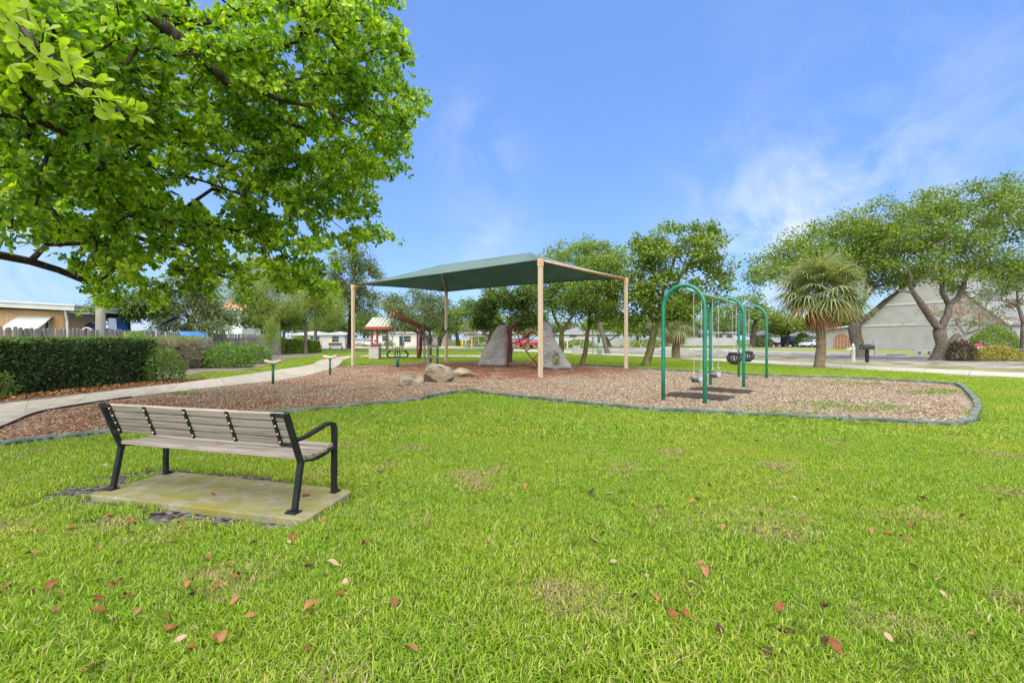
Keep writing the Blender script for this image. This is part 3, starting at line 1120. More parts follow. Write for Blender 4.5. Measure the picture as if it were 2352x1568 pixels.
def border(label, pts):
    root = thing('plastic_border', label, 'border', (pts[0].x, pts[0].y, 0))
    ORG[root] = Vector()
    line = [Vector((p.x, p.y, 0)) for p in pts]
    segs, cur = [], line[0]
    for a, b in zip(line[:-1], line[1:]):
        k = max(1, round((b - a).length / 1.2))
        for i in range(k):
            segs.append((a.lerp(b, i / k), a.lerp(b, (i + 1) / k)))
    for a, b in segs:
        d = b - a
        M = Matrix.Translation((a + b) / 2 - root.location + Vector((0, 0, random.uniform(-0.012, 0.012)))) @ Matrix.Rotation(math.atan2(d.y, d.x) + random.uniform(-0.012, 0.012), 4, 'Z') @ Matrix.Rotation(random.uniform(-0.018, 0.018), 4, 'Y') @ Matrix.Diagonal((d.length / 1.2, 1, 1, 1))
        piece('border_section', SEC, root, M)


border('low green plastic border behind the bench along the left mulch bed', W((-7.1, 5.62)) + px((0, 1030), (130, 1013), (278, 996), (450, 971), (600, 954), (700, 946), (790, 938), (960, 922), (1018, 909), (1075, 898.5)))
border('green plastic border along the lawn in front of the swing set', px((1075, 898.5), (1130, 908), (1300, 927), (1500, 946), (1700, 956), (1950, 969), (2195, 981)))
border('curved pale green border sections closing the right end of the mulch', px((2198, 981), (2232, 971), (2246, 945), (2243, 926), (2228, 908), (2213, 893), (2199, 886)))
border('slotted dark green border behind the swing set along the far lawn', px((2198, 886), (2120, 880), (1960, 871), (1760, 865), (1600, 856), (1480, 849), (1400, 843), (1330, 839)))

# ================================================================== shade roof
M_post = surf('tan_powder_coat', [(0.42, 0.325, 0.20), (0.49, 0.39, 0.255), (0.53, 0.435, 0.30)], 0.5, 3.0, stretch=(4, 4, 0.4), spec=0.35, stain=(0.45, 0.27, 0.15), stain_scale=1.6, stain_lo=0.62, stain_hi=0.8)
M_rust = surf('rusty_tan', [(0.42, 0.22, 0.10), (0.55, 0.36, 0.21), (0.58, 0.44, 0.29)], 0.6, 6.0, spec=0.3)


def fabric():
    m, nt, b = _new('shade_cloth')
    n = noise_node(nt, 1.2, (1, 1, 1), 7, 0.6)
    col = ramp(nt, n, [(0.13, 0.20, 0.175), (0.16, 0.235, 0.21), (0.19, 0.265, 0.24)], 0.3, 0.7)
    st_ = noise_node(nt, 2.4, (1, 1, 1), 8, 0.7, 0.5)
    col = mixc(nt, ramp(nt, st_, [(0, 0, 0), (0.6, 0.6, 0.6)], 0.6, 0.75), col, (0.22, 0.28, 0.25))
    nt.links.new(col, b.inputs['Base Color'])
    b.inputs['Roughness'].default_value = 0.8
    b.inputs['Specular IOR Level'].default_value = 0.2
    t = nt.nodes.new('ShaderNodeBsdfTranslucent')
    nt.links.new(mixc(nt, 1.0, col, (0.9, 1.2, 1.1), 'MULTIPLY'), t.inputs['Color'])
    mx = nt.nodes.new('ShaderNodeMixShader')
    mx.inputs[0].default_value = 0.38
    nt.links.new(b.outputs[0], mx.inputs[1])
    nt.links.new(t.outputs[0], mx.inputs[2])
    nt.links.new(mx.outputs[0], nt.nodes['Material Output'].inputs[0])
    return m


E_H = 4.33
posts = [Vector(((811 - CX) / 43.0, F / 43.0, 0)), Vector(((1025 - CX) / 37.4, F / 37.4, 0)), Vector(((1241.5 - CX) / 63.0, F / 63.0, 0)), Vector(((1438 - CX) / 48.2, F / 48.2, 0))]
p1, p2, p3, p4 = posts
la = ((p1 - p3).normalized() + (p2 - p4).normalized()).normalized()
r2 = (p3 + p4) / 2 + la * 3.0 + Z * 5.40
r1 = (p1 + p2) / 2 - la * 3.0 + Z * 5.38
can = thing('shade_canopy', 'large green fabric shade roof on four tan posts over the playground', 'shade canopy', ((p1 + p2 + p3 + p4) / 4))
for p in posts:
    a = math.atan2(la.y, la.x)
    m = MB()
    m.box(p + Z * (E_H - 0.2) / 2, (0.145, 0.145, E_H - 0.2), Matrix.Rotation(a, 3, 'Z'))
    q = m.build('post', M_post, can, 0.012)
    m = MB()
    m.box(p + Z * (E_H - 0.12), (0.17, 0.17, 0.26), Matrix.Rotation(a, 3, 'Z'))
    for k in (-0.06, 0.06):
        m.lathe([(0.017, 0), (0.017, 0.015)], p + Vector((0, 0, E_H - 0.12 + k)), 6)
    m.build('collar', M_rust, q, 0.01)
tops = [p + Z * E_H for p in posts]
t1, t2, t3, t4 = tops
for t_, rr in ((t1, r1), (t2, r1), (t3, r2), (t4, r2)):
    m = MB()
    d = (rr - t_)
    m.tube([t_ - Z * 0.12, t_ + d * 0.03 - Z * 0.10, t_ + d * 0.08 - Z * 0.12, t_.lerp(rr, 0.5) - Z * 0.18, rr - Z * 0.15], 0.055, 10)
    m.build('rafter', M_rust if t_ is t4 or t_ is t1 else M_post, can)
m = MB()
m.tube([r1 - Z * 0.15, r2 - Z * 0.15], 0.055, 10)
m.build('ridge_beam', M_post, can)
M_fab = fabric()
m = MB()
m.tube([t3 - Z * 0.03, t3.lerp(t4, 0.5) - Z * 0.05, t4 - Z * 0.03], 0.04, 8)
m.build('eave_rail', M_rust, can)


def fabric_panel(e0, e1, ra, rb, sag, nu=16, nv=8):
    """cloth between an eave (curving in as its cable pulls tight) and the ridge"""
    vs, fs = [], []
    for i in range(nu + 1):
        u = i / nu
        eave = e0.lerp(e1, u)
        top = ra.lerp(rb, u)
        inn = (top - eave)
        eave = eave + inn * (0.10 * sag * 4 * u * (1 - u)) - Z * 0.05 * 4 * u * (1 - u)
        for j in range(nv + 1):
            v = j / nv
            q = eave.lerp(top, v)
            q = q - Z * 0.10 * math.sin(math.pi * v) * (0.4 + 0.6 * math.sin(math.pi * u))
            q.z += 0.008 * mnoise.noise(q * 1.7)
            vs.append(q)
    for i in range(nu):
        for j in range(nv):
            a = i * (nv + 1) + j
            fs.append((a, a + nv + 1, a + nv + 2, a + 1))
    m = MB()
    m.add(vs, fs, True)
    hem = [vs[i * (nv + 1)] for i in range(nu + 1)]
    return m, hem


for e0, e1, ra, rb, sg in ((t1, t3, r1, r2, 0.5), (t4, t2, r2, r1, 0.8), (t3, t4, r2, r2, 0.3), (t2, t1, r1, r1, 0.8)):
    m, hem = fabric_panel(e0, e1, ra, rb, sg)
    o = m.build('roof_panel', M_fab, can)
    o.modifiers.new('thick', 'SOLIDIFY').thickness = 0.006
    h_ = MB().tube(hem, 0.014, 6)
    h_.build('hem', surf('hem_green', [(0.02, 0.05, 0.045), (0.03, 0.07, 0.06)], 0.8), o)
M_seam = surf('seam_dark', [(0.03, 0.06, 0.055), (0.045, 0.085, 0.075)], 0.8)
for k in (0.34, 0.66):
    a = t1.lerp(t2, k)
    a = a + (r1 - a) * 0.06
    m = MB().tube([a.lerp(r1, v) - Z * (0.022 + 0.10 * math.sin(math.pi * v)) for v in np.linspace(0.05, 0.95, 8)], 0.012, 5)
    m.build('seam', M_seam, can)

# ================================================================== swing set
M_teal = surf('green_powder_coat', [(0.006, 0.13, 0.075), (0.010, 0.16, 0.095), (0.016, 0.19, 0.12)], 0.33, 5, spec=0.5)
M_teal_p = surf('faded_green', [(0.14, 0.33, 0.25), (0.20, 0.40, 0.31)], 0.45, 5)
M_chain = surf('galvanised_chain', [(0.38, 0.38, 0.36), (0.6, 0.6, 0.57)], 0.4, 30, metal=0.7)
M_rubber = surf('black_rubber', [(0.018, 0.018, 0.02), (0.04, 0.04, 0.042)], 0.6, 12, spec=0.4)
M_seat_grey = surf('worn_grey_rubber', [(0.10, 0.10, 0.11), (0.22, 0.22, 0.23), (0.32, 0.32, 0.32)], 0.45, 6)
S0, SD = Vector((3.84, 10.19, 0)), Vector((4.94, 6.41, 0)).normalized()
SP = Vector((SD.y, -SD.x, 0))
swing = thing('swing_set', 'green arched swing frame with three tall arches joined by a top beam', 'swing set', S0)
AW, AH = 0.455, 2.63
arch_at = (0.0, 4.1, 8.05)
for p in arch_at:
    c = S0 + SD * p
    line = [c - SP * AW + Z * z_ for z_ in (-0.1, 0.8, 1.5, AH - AW * 1.15)]
    line += [c + SP * (-AW * math.cos(a)) + Z * (AH - AW * 1.15 + AW * 1.15 * math.sin(a)) for a in np.linspace(0.12, math.pi - 0.12, 17)]
    line += [c + SP * AW + Z * z_ for z_ in (AH - AW * 1.15, 1.5, 0.8, -0.1)]
    MB().tube(line, 0.044, 14).build('arch', M_teal, swing)
bz = AH - 0.075
for a, b in zip(arch_at[:-1], arch_at[1:]):
    q = MB().tube([S0 + SD * (a + 0.02) + Z * bz, S0 + SD * (b - 0.02) + Z * bz], 0.036, 12).build('top_beam', M_teal_p, swing)
    m = MB()
    for e_ in (a + 0.10, b - 0.10):
        m.tube([S0 + SD * (e_ - 0.05) + Z * bz, S0 + SD * (e_ + 0.05) + Z * bz], 0.05, 12)
    m.build('clamp', surf('clamp_grey', [(0.30, 0.36, 0.33), (0.42, 0.46, 0.43)], 0.5), q)
link_me = MB().tube([Vector((0.011 * math.cos(a), 0, 0.022 * math.sin(a))) for a in np.linspace(0, 2 * math.pi, 9)[:-1]], 0.0042, 5, closed=True).mesh('chain', M_chain)


def chain(name, parent, a, b, off):
    """a run of real links, every second one turned"""
    d = b - a
    n = int(d.length / 0.036)
    mv, mf = [], []
    base = [v.co.copy() for v in link_me.vertices]
    fb = [tuple(p.vertices) for p in link_me.polygons]
    z = d.normalized()
    x, y = frame(z)
    for i in range(n):
        c = a + d * (i + 0.5) / n
        u, w = (x, y) if i % 2 else (y, -x)
        o_ = len(mv)
        mv += [c + u * q.x + w * q.y + z * q.z for q in base]
        mf += [tuple(k + o_ for k in f_) for f_ in fb]
    m = MB()
    m.add(mv, mf, True)
    return m.build(name, M_chain, parent)


def hanger(parent, top):
    m = MB()
    m.tube([top + SD * -0.03 + Z * 0.0, top + SD * 0.03], 0.048, 10)
    m.box(top - Z * 0.06, (0.025, 0.025, 0.06))
    m.build('hanger', surf('hanger_steel', [(0.2, 0.2, 0.19), (0.33, 0.33, 0.31)], 0.5, metal=0.5), parent)


for (pa, pb, zz, lab) in ((0.77, 1.43, 0.46, 'belt swing hanging nearest the front arch of the green swing set'), (2.48, 3.13, 0.46, 'belt swing hanging in front of the middle arch of the green swing set')):
    c = S0 + SD * ((pa + pb) / 2)
    sw = thing('belt_swing', lab, 'swing', c + Z * zz, group='belt swings on the green frame')
    for p in (pa, pb):
        tp = S0 + SD * p + Z * (bz - 0.0)
        hanger(sw, tp)
        end = c + SD * ((p - (pa + pb) / 2) * 0.92) + Z * (zz + 0.20)
        chain('chain', sw, tp - Z * 0.08, end, 0)
        m = MB()        # triangle at the seat's end
        e0 = c + SD * ((p - (pa + pb) / 2) * 0.86) + Z * (zz + 0.055)
        for s in (-1, 1):
            m.tube([end, e0 + SP * 0.075 * s], 0.006, 5)
        m.tube([e0 - SP * 0.08, e0 + SP * 0.08], 0.006, 5)
        m.build('seat_triangle', M_chain, sw)
    vs, fs = [], []
    hw = (pb - pa) / 2 * 0.86
    for i in range(13):
        t = -1 + 2 * i / 12
        for s in (-1, 1):
            vs.append(c + SD * (t * hw) + SP * (0.09 * s) + Z * (zz - 0.075 + 0.13 * abs(t) ** 2.2))
    fs = [(2 * i, 2 * i + 1, 2 * i + 3, 2 * i + 2) for i in range(12)]
    m = MB()
    m.add(vs, fs, True)
    o = m.build('seat', M_seat_grey, sw)
    o.modifiers.new('thick', 'SOLIDIFY').thickness = 0.018
for (pc, lab) in ((5.1, 'black bucket swing just behind the middle arch of the green swing set'), (7.15, 'black bucket swing hanging by the farthest arch of the green swing set')):
    c = S0 + SD * pc
    zz = 0.70
    sw = thing('bucket_swing', lab, 'swing', c + Z * zz, group='toddler bucket swings on the green frame')
    for s in (-1, 1):
        tp = c + SD * 0.30 * s + Z * bz
        hanger(sw, tp)
        k = c + SD * 0.21 * s + Z * (zz + 0.62)
        chain('chain', sw, tp - Z * 0.08, k, 0)
        for s2 in (-1, 1):
            chain('chain', sw, k, c + SD * 0.20 * s + SP * 0.14 * s2 + Z * (zz + 0.28), 0)
    # bucket: front and back shields joined by a saddle, leg holes left open
    m = MB()
    n = 14
    vs, fs = [], []
    for j, (rz_, rr) in enumerate(((0.30, 0.235), (0.26, 0.225), (0.20, 0.215))):
        for k in range(n):
            a = 2 * math.pi * k / n
            vs.append(c + SD * rr * math.cos(a) + SP * rr * 0.78 * math.sin(a) + Z * (zz + rz_ + 0.02 * math.cos(2 * a)))
    for j in range(2):
        for k in range(n):
            fs.append((j * n + k, j * n + (k + 1) % n, (j + 1) * n + (k + 1) % n, (j + 1) * n + k))
    m.add(vs, fs, True)
    o = m.build('rim', M_rubber, sw)
    o.modifiers.new('thick', 'SOLIDIFY').thickness = 0.022
    m = MB()
    m.tube([c + SD * 0.0 + SP * 0.165 + Z * (zz + 0.22), c + SP * 0.15 + Z * (zz + 0.08), c + SP * 0.06 + Z * zz, c - SP * 0.06 + Z * zz, c - SP * 0.15 + Z * (zz + 0.08), c - SP * 0.165 + Z * (zz + 0.22)], 0.075, 8)
    m.build('saddle', M_rubber, sw)
    for s in (-1, 1):
        m = MB()
        m.tube([c + SD * 0.20 * s + Z * (zz + 0.22), c + SD * 0.21 * s + Z * (zz + 0.10), c + SD * 0.15 * s + Z * (zz + 0.01), c + SD * 0.05 * s + Z * (zz - 0.01)], 0.022, 7)
        m.build('side_strap', M_rubber, sw)
M_mat = surf('rubber_mat', [(0.022, 0.018, 0.015), (0.045, 0.037, 0.03), (0.085, 0.07, 0.055)], 0.95, 20, spec=0.08, stain=(0.24, 0.18, 0.13), stain_scale=7, stain_lo=0.58, stain_hi=0.72, bump=0.5, bscale=80)
for p, lab, dx in ((1.1, 'dark rubber mat on the mulch under the nearest swing', 0.0), (2.85, 'dark rubber mat on the mulch under the second swing', 0.1)):
    c = S0 + SD * p
    m = MB()
    vs, fs = [], []
    nx, ny = 12, 7
    for i in range(nx + 1):
        for j in range(ny + 1):
            u, v = i / nx * 2 - 1, j / ny * 2 - 1
            q = c + SP * (u * 0.76 + dx) + SD * (v * 0.46 * (1 - 0.10 * u * u))
            q.z = 0.066 + 0.018 * mnoise.noise(q * 2.2) - 0.02 * abs(u) ** 3
            vs.append(q)
    for i in range(nx):
        for j in range(ny):
            a = i * (ny + 1) + j
            fs.append((a, a + ny + 1, a + ny + 2, a + 1))
    m.add(vs, fs, False)
    o = m.build('rubber_mat', M_mat)
    o.modifiers.new('thick', 'SOLIDIFY').thickness = 0.02
    tag(o, lab, 'rubber mat', 'rubber mats under the belt swings')


# ================================================================== boulders
def boulder(label, c, size, seed, chips):
    """a quarried lump: sphere cut by planes, then worn"""
    import bmesh
    bm = bmesh.new()
    bmesh.ops.create_icosphere(bm, subdivisions=5, radius=1.0)
    rd = random.Random(seed)
    planes = []
    for nx_, ny_, nz_, d_ in chips:
        planes.append((Vector((nx_, ny_, nz_)).normalized(), d_))
    for _ in range(9):
        v = Vector((rd.gauss(0, 1), rd.gauss(0, 1), rd.gauss(0, 0.8))).normalized()
        planes.append((v, rd.uniform(0.66, 0.92)))
    for v in bm.verts:
        q = v.co.copy()
        for nn, dd in planes:
            e_ = q.dot(nn) - dd
            if e_ > 0:
                q -= nn * e_ * 0.96
        k = mnoise.fractal(q * 1.6 + Vector((seed, 0, 0)), 0.9, 2.0, 5)
        q += q.normalized() * (0.075 * k - 0.05 * max(0, 1 - 9 * abs(mnoise.noise(q * 1.5 + Vector((seed * 3.0, 1, 2))))))
        q += q.normalized() * 0.016 * mnoise.noise(q * 11 + Vector((0, seed, 0)))
        v.co = Vector((q.x * size[0], q.y * size[1], q.z * size[2])) + c
    me = bpy.data.meshes.new('boulder')
    bm.to_mesh(me)
    bm.free()
    me.materials.append(surf('limestone', [(0.11, 0.085, 0.055), (0.22, 0.18, 0.12), (0.30, 0.255, 0.18), (0.37, 0.325, 0.245)], 0.9, 2.6, lo=0.3, hi=0.72, spec=0.2, stain=(0.11, 0.10, 0.075), stain_scale=3.2, stain_lo=0.54, stain_hi=0.68,
                        bump=0.9, bscale=14, bdist=0.03))
    o = link('boulder', me)
    return tag(o, label, 'boulder', 'boulders on the playground mulch')


b = G(941, 889)
boulder('low pale boulder with a flat top, lowest of the three rocks', Vector((b.x, b.y + 0.15, 0.10)), (0.43, 0.36, 0.30), 3, [(-0.3, -0.5, 0.9, 0.66), (0.5, -0.4, 0.9, 0.7), (-1, -0.2, 0.1, 0.85)])
b = G(1005, 879)
boulder('tallest upright tan boulder between two low rocks on the mulch', Vector((b.x, b.y + 0.2, 0.24)), (0.58, 0.45, 0.44), 8, [(-0.15, -0.2, 1, 0.86), (1, -0.2, 0.75, 0.70), (0.1, -1, 0.15, 0.74), (-1, -0.1, 0.12, 0.78)])
b = G(1061, 867)
boulder('small grey boulder leaning towards the climbing rocks', Vector((b.x, b.y + 0.15, 0.12)), (0.46, 0.35, 0.25), 15, [(0.5, -0.3, 1, 0.62), (-0.7, -0.5, 0.9, 0.7)])

# ================================================================== perches: curved seat on a green post
M_perch = surf('tan_plastic', [(0.38, 0.30, 0.21), (0.50, 0.41, 0.30), (0.58, 0.49, 0.38)], 0.6, 6, stretch=(2, 9, 9))
M_dkgreen = surf('dark_green_steel', [(0.012, 0.085, 0.05), (0.02, 0.12, 0.075)], 0.4, 6, spec=0.45)
for x, y, yt, lab in ((627, 884, 829, 'green post with a curved tan perch closest to the bench'), (758, 863.5, 818, 'green post with a curved tan perch beside the path bend')):
    b = G(x, y)
    s = F / b.y
    hh = H - (yt - CY) / s
    t = thing('balance_perch', lab, 'perch', b, group='curved perches on green posts')
    MB().tube([b - Z * 0.05, b + Z * (hh - 0.06)], 0.038, 12).build('post', M_dkgreen, t)
    vs, fs = [], []
    line = [b + Vector((u * 0.26, 0, hh - 0.05 + 0.065 * u * u)) for u in np.linspace(-1, 1, 11)]
    MB().tube(line, [0.04] + [0.055] * 9 + [0.04], 10).build('seat', M_perch, t)
    MB().lathe([(0.07, 0), (0.07, 0.02)], b + Z * (hh - 0.115), 10).build('seat_plate', M_dkgreen, t)

# ================================================================== crane-like spinner: mast, tilted arm, cage on a pivot post
M_wood_p = surf('weathered_recycled_board', [(0.15, 0.12, 0.085), (0.225, 0.185, 0.135), (0.27, 0.23, 0.175)], 0.8, 4, stretch=(3, 3, 1))
M_redwood = surf('red_brown_board', [(0.22, 0.075, 0.04), (0.30, 0.11, 0.06), (0.36, 0.15, 0.09)], 0.7, 4, stretch=(1, 4, 4))
mast = Vector(((977 - CX) / 40.0, F / 40.0, 0))
piv = Vector(((913 - CX) / 46.5, F / 46.5, 0))
sp = thing('crane_climber', 'play frame with red-brown tilted arm on grey-brown board mast', 'play frame', mast)
tip = Vector((piv.x - 0.20, piv.y - 0.25, 2.66))
heel = P(987, 757, 26.5)
for s in (-0.07, 0.07):
    m = MB()
    d = (tip - heel).normalized()
    sd = d.cross(Z).normalized()
    m.beam(heel + sd * s, tip + sd * s, 0.055, 0.21)
    m.build('arm_board', M_redwood, sp, 0.01)
for s in (-1, 1):
    m = MB()
    m.beam(mast + Vector((0.06 + 0.11 * s, 0, 0)), mast + Vector((0.06 + 0.11 * s, 0.05 * s, 1.72)), 0.115, 0.09, Vector((0, 1, 0)))
    m.build('mast_board', M_wood_p, sp, 0.008)
    m = MB()
    a0 = mast + Vector((0.06 + 0.16 * s, -0.03, 1.18 + (0.18 if s < 0 else 0)))
    m.beam(a0, heel.lerp(tip, 0.30) + Vector((0.10 * s, -0.04, 0.02)), 0.10, 0.08, Vector((0, 1, 0)))
    m.build('brace_board', M_wood_p, sp, 0.008)
gp = mast + Vector((0.30, 0.05, 0))
MB().tube([gp, gp + Z * 1.6, gp + Vector((-0.12, 0, 2.0)), gp + Vector((-0.32, -0.1, 2.25))], 0.05, 10).build('mast_pole', M_dkgreen, sp)
MB().tube([gp + Vector((-0.38, 0.1, 0)), gp + Vector((-0.38, 0.1, 1.7)), gp + Vector((0.05, 0.15, 2.05)), gp + Vector((0.12, 0.15, 2.12))], 0.045, 10).build('mast_pole', M_dkgreen, sp)
# ladder rungs and branching post
lp = G(1005, 836.3)
ls = F / lp.y
q = MB().tube([lp - Z * 0.05, lp + Z * 0.95, lp + Vector((0.03, 0, 1.12)), lp + Vector((0.17, 0, 1.42)), lp + Vector((0.46, 0, 1.84)), lp + Vector((0.68, 0, 2.10))], 0.052, 12).build('branch_pole', M_dkgreen, sp)
MB().tube([lp + Vector((0.42, 0, 1.78)), lp + Vector((0.36, 0, 2.0)), lp + Vector((0.31, 0, 2.14))], 0.048, 10).build('branch_stub', M_dkgreen, q)
for zz in (1.02, 0.42):
    m = MB()
    m.beam(gp + Z * zz + Vector((-0.02, -0.07, 0)), lp + Z * zz + Vector((0.08, -0.07, 0)), 0.05, 0.17)
    m.build('rung_board', M_wood_p, sp, 0.008)
cage = thing('spinner_cage', 'green bowed hanging cage with black tube seats on a short green post', 'spinner', piv)
MB().lathe([(0.085, -0.05), (0.085, 0.40), (0.07, 0.44), (0.05, 0.44)], piv, 14).build('pivot_post', M_dkgreen, cage)
topc = Vector((piv.x, piv.y, 2.36))
for s in (-1, 1):
    line = [piv + Vector((0.07 * s, 0, 0.44)), piv + Vector((0.16 * s, 0, 0.7)), piv + Vector((0.25 * s, 0, 1.1)), piv + Vector((0.26 * s, 0, 1.4)), piv + Vector((0.17 * s, 0, 1.78)), piv + Vector((0.05 * s, 0, 2.05)), topc]
    MB().tube(smooth_line(line, 4), 0.022, 8).build('cage_bar', surf('pale_green_steel', [(0.05, 0.16, 0.12), (0.10, 0.23, 0.18)], 0.4), cage)
MB().tube([topc, topc + Vector((0, 0, 0.2))], 0.05, 8).build('swivel', M_dkgreen, cage)
for s in (-1, 1):
    for yy in (-0.07, 0.09):
        line = [piv + Vector((0.02 * s, yy, 0.56)), piv + Vector((0.30 * s, yy, 0.55)), piv + Vector((0.44 * s, yy, 0.56)), piv + Vector((0.52 * s, yy, 0.65)), piv + Vector((0.47 * s, yy, 0.76)), piv + Vector((0.36 * s, yy, 0.82))]
        MB().tube(smooth_line(line, 3), 0.022, 7).build('seat_tube', M_black, cage)
    m = MB()
    m.box(piv + Vector((0.34 * s, 0, 0.85)), (0.26, 0.28, 0.025))
    m.build('seat_plate', M_black, cage, 0.01)
m = MB()
for xx in (-0.11, 0.0, 0.11):
    m.tube([piv + Vector((xx, 0, 0.55)), piv + Vector((xx, 0, 1.0))], 0.018, 6)
m.tube([piv + Vector((-0.11, 0, 0.80)), piv + Vector((0.11, 0, 0.80))], 0.018, 6)
m.build('handle_frame', M_black, cage)
MB().box(piv + Vector((0.08, 0, 1.02)), (0.38, 0.26, 0.03)).build('table_plate', M_black, cage, 0.01)


# ================================================================== climbing rocks with a red tube net between them
def rock_material():
    m, nt, b = _new('moulded_rock')
    n = noise_node(nt, 1.8, (1, 1, 1), 6, 0.6, 0.8)
    col = ramp(nt, n, [(0.17, 0.16, 0.15), (0.235, 0.22, 0.20), (0.28, 0.265, 0.24)], 0.3, 0.7)
    nt.links.new(col, b.inputs['Base Color'])
    b.inputs['Roughness'].default_value = 0.85
    b.inputs['Specular IOR Level'].default_value = 0.25
    add_bump(nt, b, noise_node(nt, 3.2, (1, 1, 1), 5, 0.6, 2.5), 0.7, 0.06)
    return m


M_rock = rock_material()
HOLD = [surf('hold_tan', [(0.45, 0.26, 0.12), (0.52, 0.33, 0.17)], 0.6), surf('hold_teal', [(0.08, 0.30, 0.23), (0.12, 0.38, 0.30)], 0.6), surf('hold_grey', [(0.26, 0.26, 0.25), (0.34, 0.34, 0.33)], 0.6)]


def climbing_rock(label, Y, outline, th, hole, holds, lean, seed):
    """moulded slab: outline in picture coordinates at the distance Y, thick and hollowed, face pitted"""
    import bmesh
    pts = [P(x, y, Y) for x, y in outline]
    base = Vector((sum(p.x for p in pts) / len(pts), Y, 0))
    t = thing('climbing_rock', label, 'climbing rock', base, group='grey moulded climbing rocks')
    lo, hi = min(p.x for p in pts), max(p.x for p in pts)
    zlo, zhi = min(p.z for p in pts), max(p.z for p in pts)
    pl = [(p.x, p.z) for p in pts]
    nx, nz = 46, 66
    P2 = np.array(pl)

    def dist(x, z):
        best = 9.0
        for i in range(len(pl)):
            ax, az = pl[i - 1]
            bx, bz_ = pl[i]
            vx, vz = bx - ax, bz_ - az
            tt = max(0, min(1, ((x - ax) * vx + (z - az) * vz) / (vx * vx + vz * vz + 1e-9)))
            best = min(best, math.hypot(x - ax - vx * tt, z - az - vz * tt))
        return best
    hc = P(hole[0], hole[1], Y) if hole else None
    bm = bmesh.new()
    grid = {}
    zs = np.linspace(zlo, zhi, nz + 1)
    # each row spans the outline from edge to edge
    def span(z):
        xs = []
        for i in range(len(pl)):
            (ax, az), (bx, bz_) = pl[i - 1], pl[i]
            if (az - z) * (bz_ - z) <= 0 and abs(az - bz_) > 1e-9:
                xs.append(ax + (bx - ax) * (z - az) / (bz_ - az))
        return (min(xs), max(xs)) if len(xs) > 1 else None
    rows = []
    for j, z in enumerate(zs):
        zz = min(max(z, zlo + 0.004), zhi - 0.012)
        rows.append((zz, span(zz)))
    for side in (0, 1):
        for j, (z, (a, b_)) in enumerate(rows):
            for i in range(nx + 1):
                x = a + (b_ - a) * i / nx
                d = min(dist(x, z), 0.22) / 0.22
                h_ = (zhi - z) / (zhi - zlo)
                bulge = th * (0.35 + 0.65 * h_) * (0.25 + 0.75 * math.sqrt(max(0, 1 - (1 - d) ** 2)))
                q = Vector((x, Y, z))
                k = mnoise.fractal(Vector((x * 1.5 + seed, z * 1.5, side * 5)), 0.9, 2, 4)
                k2 = 1 - abs(mnoise.noise(Vector((x * 2.4 + seed, z * 2.4 + 0.9 * k, side * 3 + seed)))) * 2
                off = bulge + (0.07 * k + 0.035 * max(0, k2 - 0.55) * 2) * d
                if hc:
                    e_ = math.hypot((x - hc.x) / hole[2], (z - hc.z) / hole[3])
                    if e_ < 2.3:
                        off *= min(1, 0.45 + 0.42 * (e_ - 1)) if e_ > 1 else 0.45
                        if e_ < 1.35 and e_ > 0.02 and e_ < 1.0:
                            pass
                q.y += (-off if side == 0 else off)
                q.y += lean * (z - zlo)
                grid[side, i, j] = bm.verts.new(q)

    def in_hole(i, j):
        if not hc:
            return False
        v = [grid[0, a, b_].co for a, b_ in ((i, j), (i + 1, j), (i + 1, j + 1), (i, j + 1))]
        cx_, cz_ = sum(q.x for q in v) / 4, sum(q.z for q in v) / 4
        return math.hypot((cx_ - hc.x) / hole[2], (cz_ - hc.z) / hole[3]) < 1
    open_ = {(i, j) for i in range(nx) for j in range(nz) if in_hole(i, j)}
    for i in range(nx):
        for j in range(nz):
            if (i, j) in open_:
                for (di, dj, e0, e1) in ((-1, 0, (i, j), (i, j + 1)), (1, 0, (i + 1, j + 1), (i + 1, j)), (0, -1, (i + 1, j), (i, j)), (0, 1, (i, j + 1), (i + 1, j + 1))):
                    if (i + di, j + dj) not in open_:
                        bm.faces.new((grid[0, e0[0], e0[1]], grid[0, e1[0], e1[1]], grid[1, e1[0], e1[1]], grid[1, e0[0], e0[1]]))
                continue
            bm.faces.new((grid[0, i, j], grid[0, i + 1, j], grid[0, i + 1, j + 1], grid[0, i, j + 1]))
            bm.faces.new((grid[1, i, j + 1], grid[1, i + 1, j + 1], grid[1, i + 1, j], grid[1, i, j]))
    for j in range(nz):
        bm.faces.new((grid[0, 0, j + 1], grid[1, 0, j + 1], grid[1, 0, j], grid[0, 0, j]))
        bm.faces.new((grid[0, nx, j], grid[1, nx, j], grid[1, nx, j + 1], grid[0, nx, j + 1]))
    for i in range(nx):
        bm.faces.new((grid[0, i, 0], grid[1, i, 0], grid[1, i + 1, 0], grid[0, i + 1, 0]))
        bm.faces.new((grid[0, i + 1, nz], grid[1, i + 1, nz], grid[1, i, nz], grid[0, i, nz]))
    for f_ in bm.faces:
        f_.smooth = True
    for v in bm.verts:
        v.co -= base
    me = bpy.data.meshes.new('shell')
    bm.to_mesh(me)
    me.materials.append(M_rock)
    verts = [v.co + base for v in bm.verts]
    bm.free()
    link('shell', me, t)
    front = [v for v in verts]
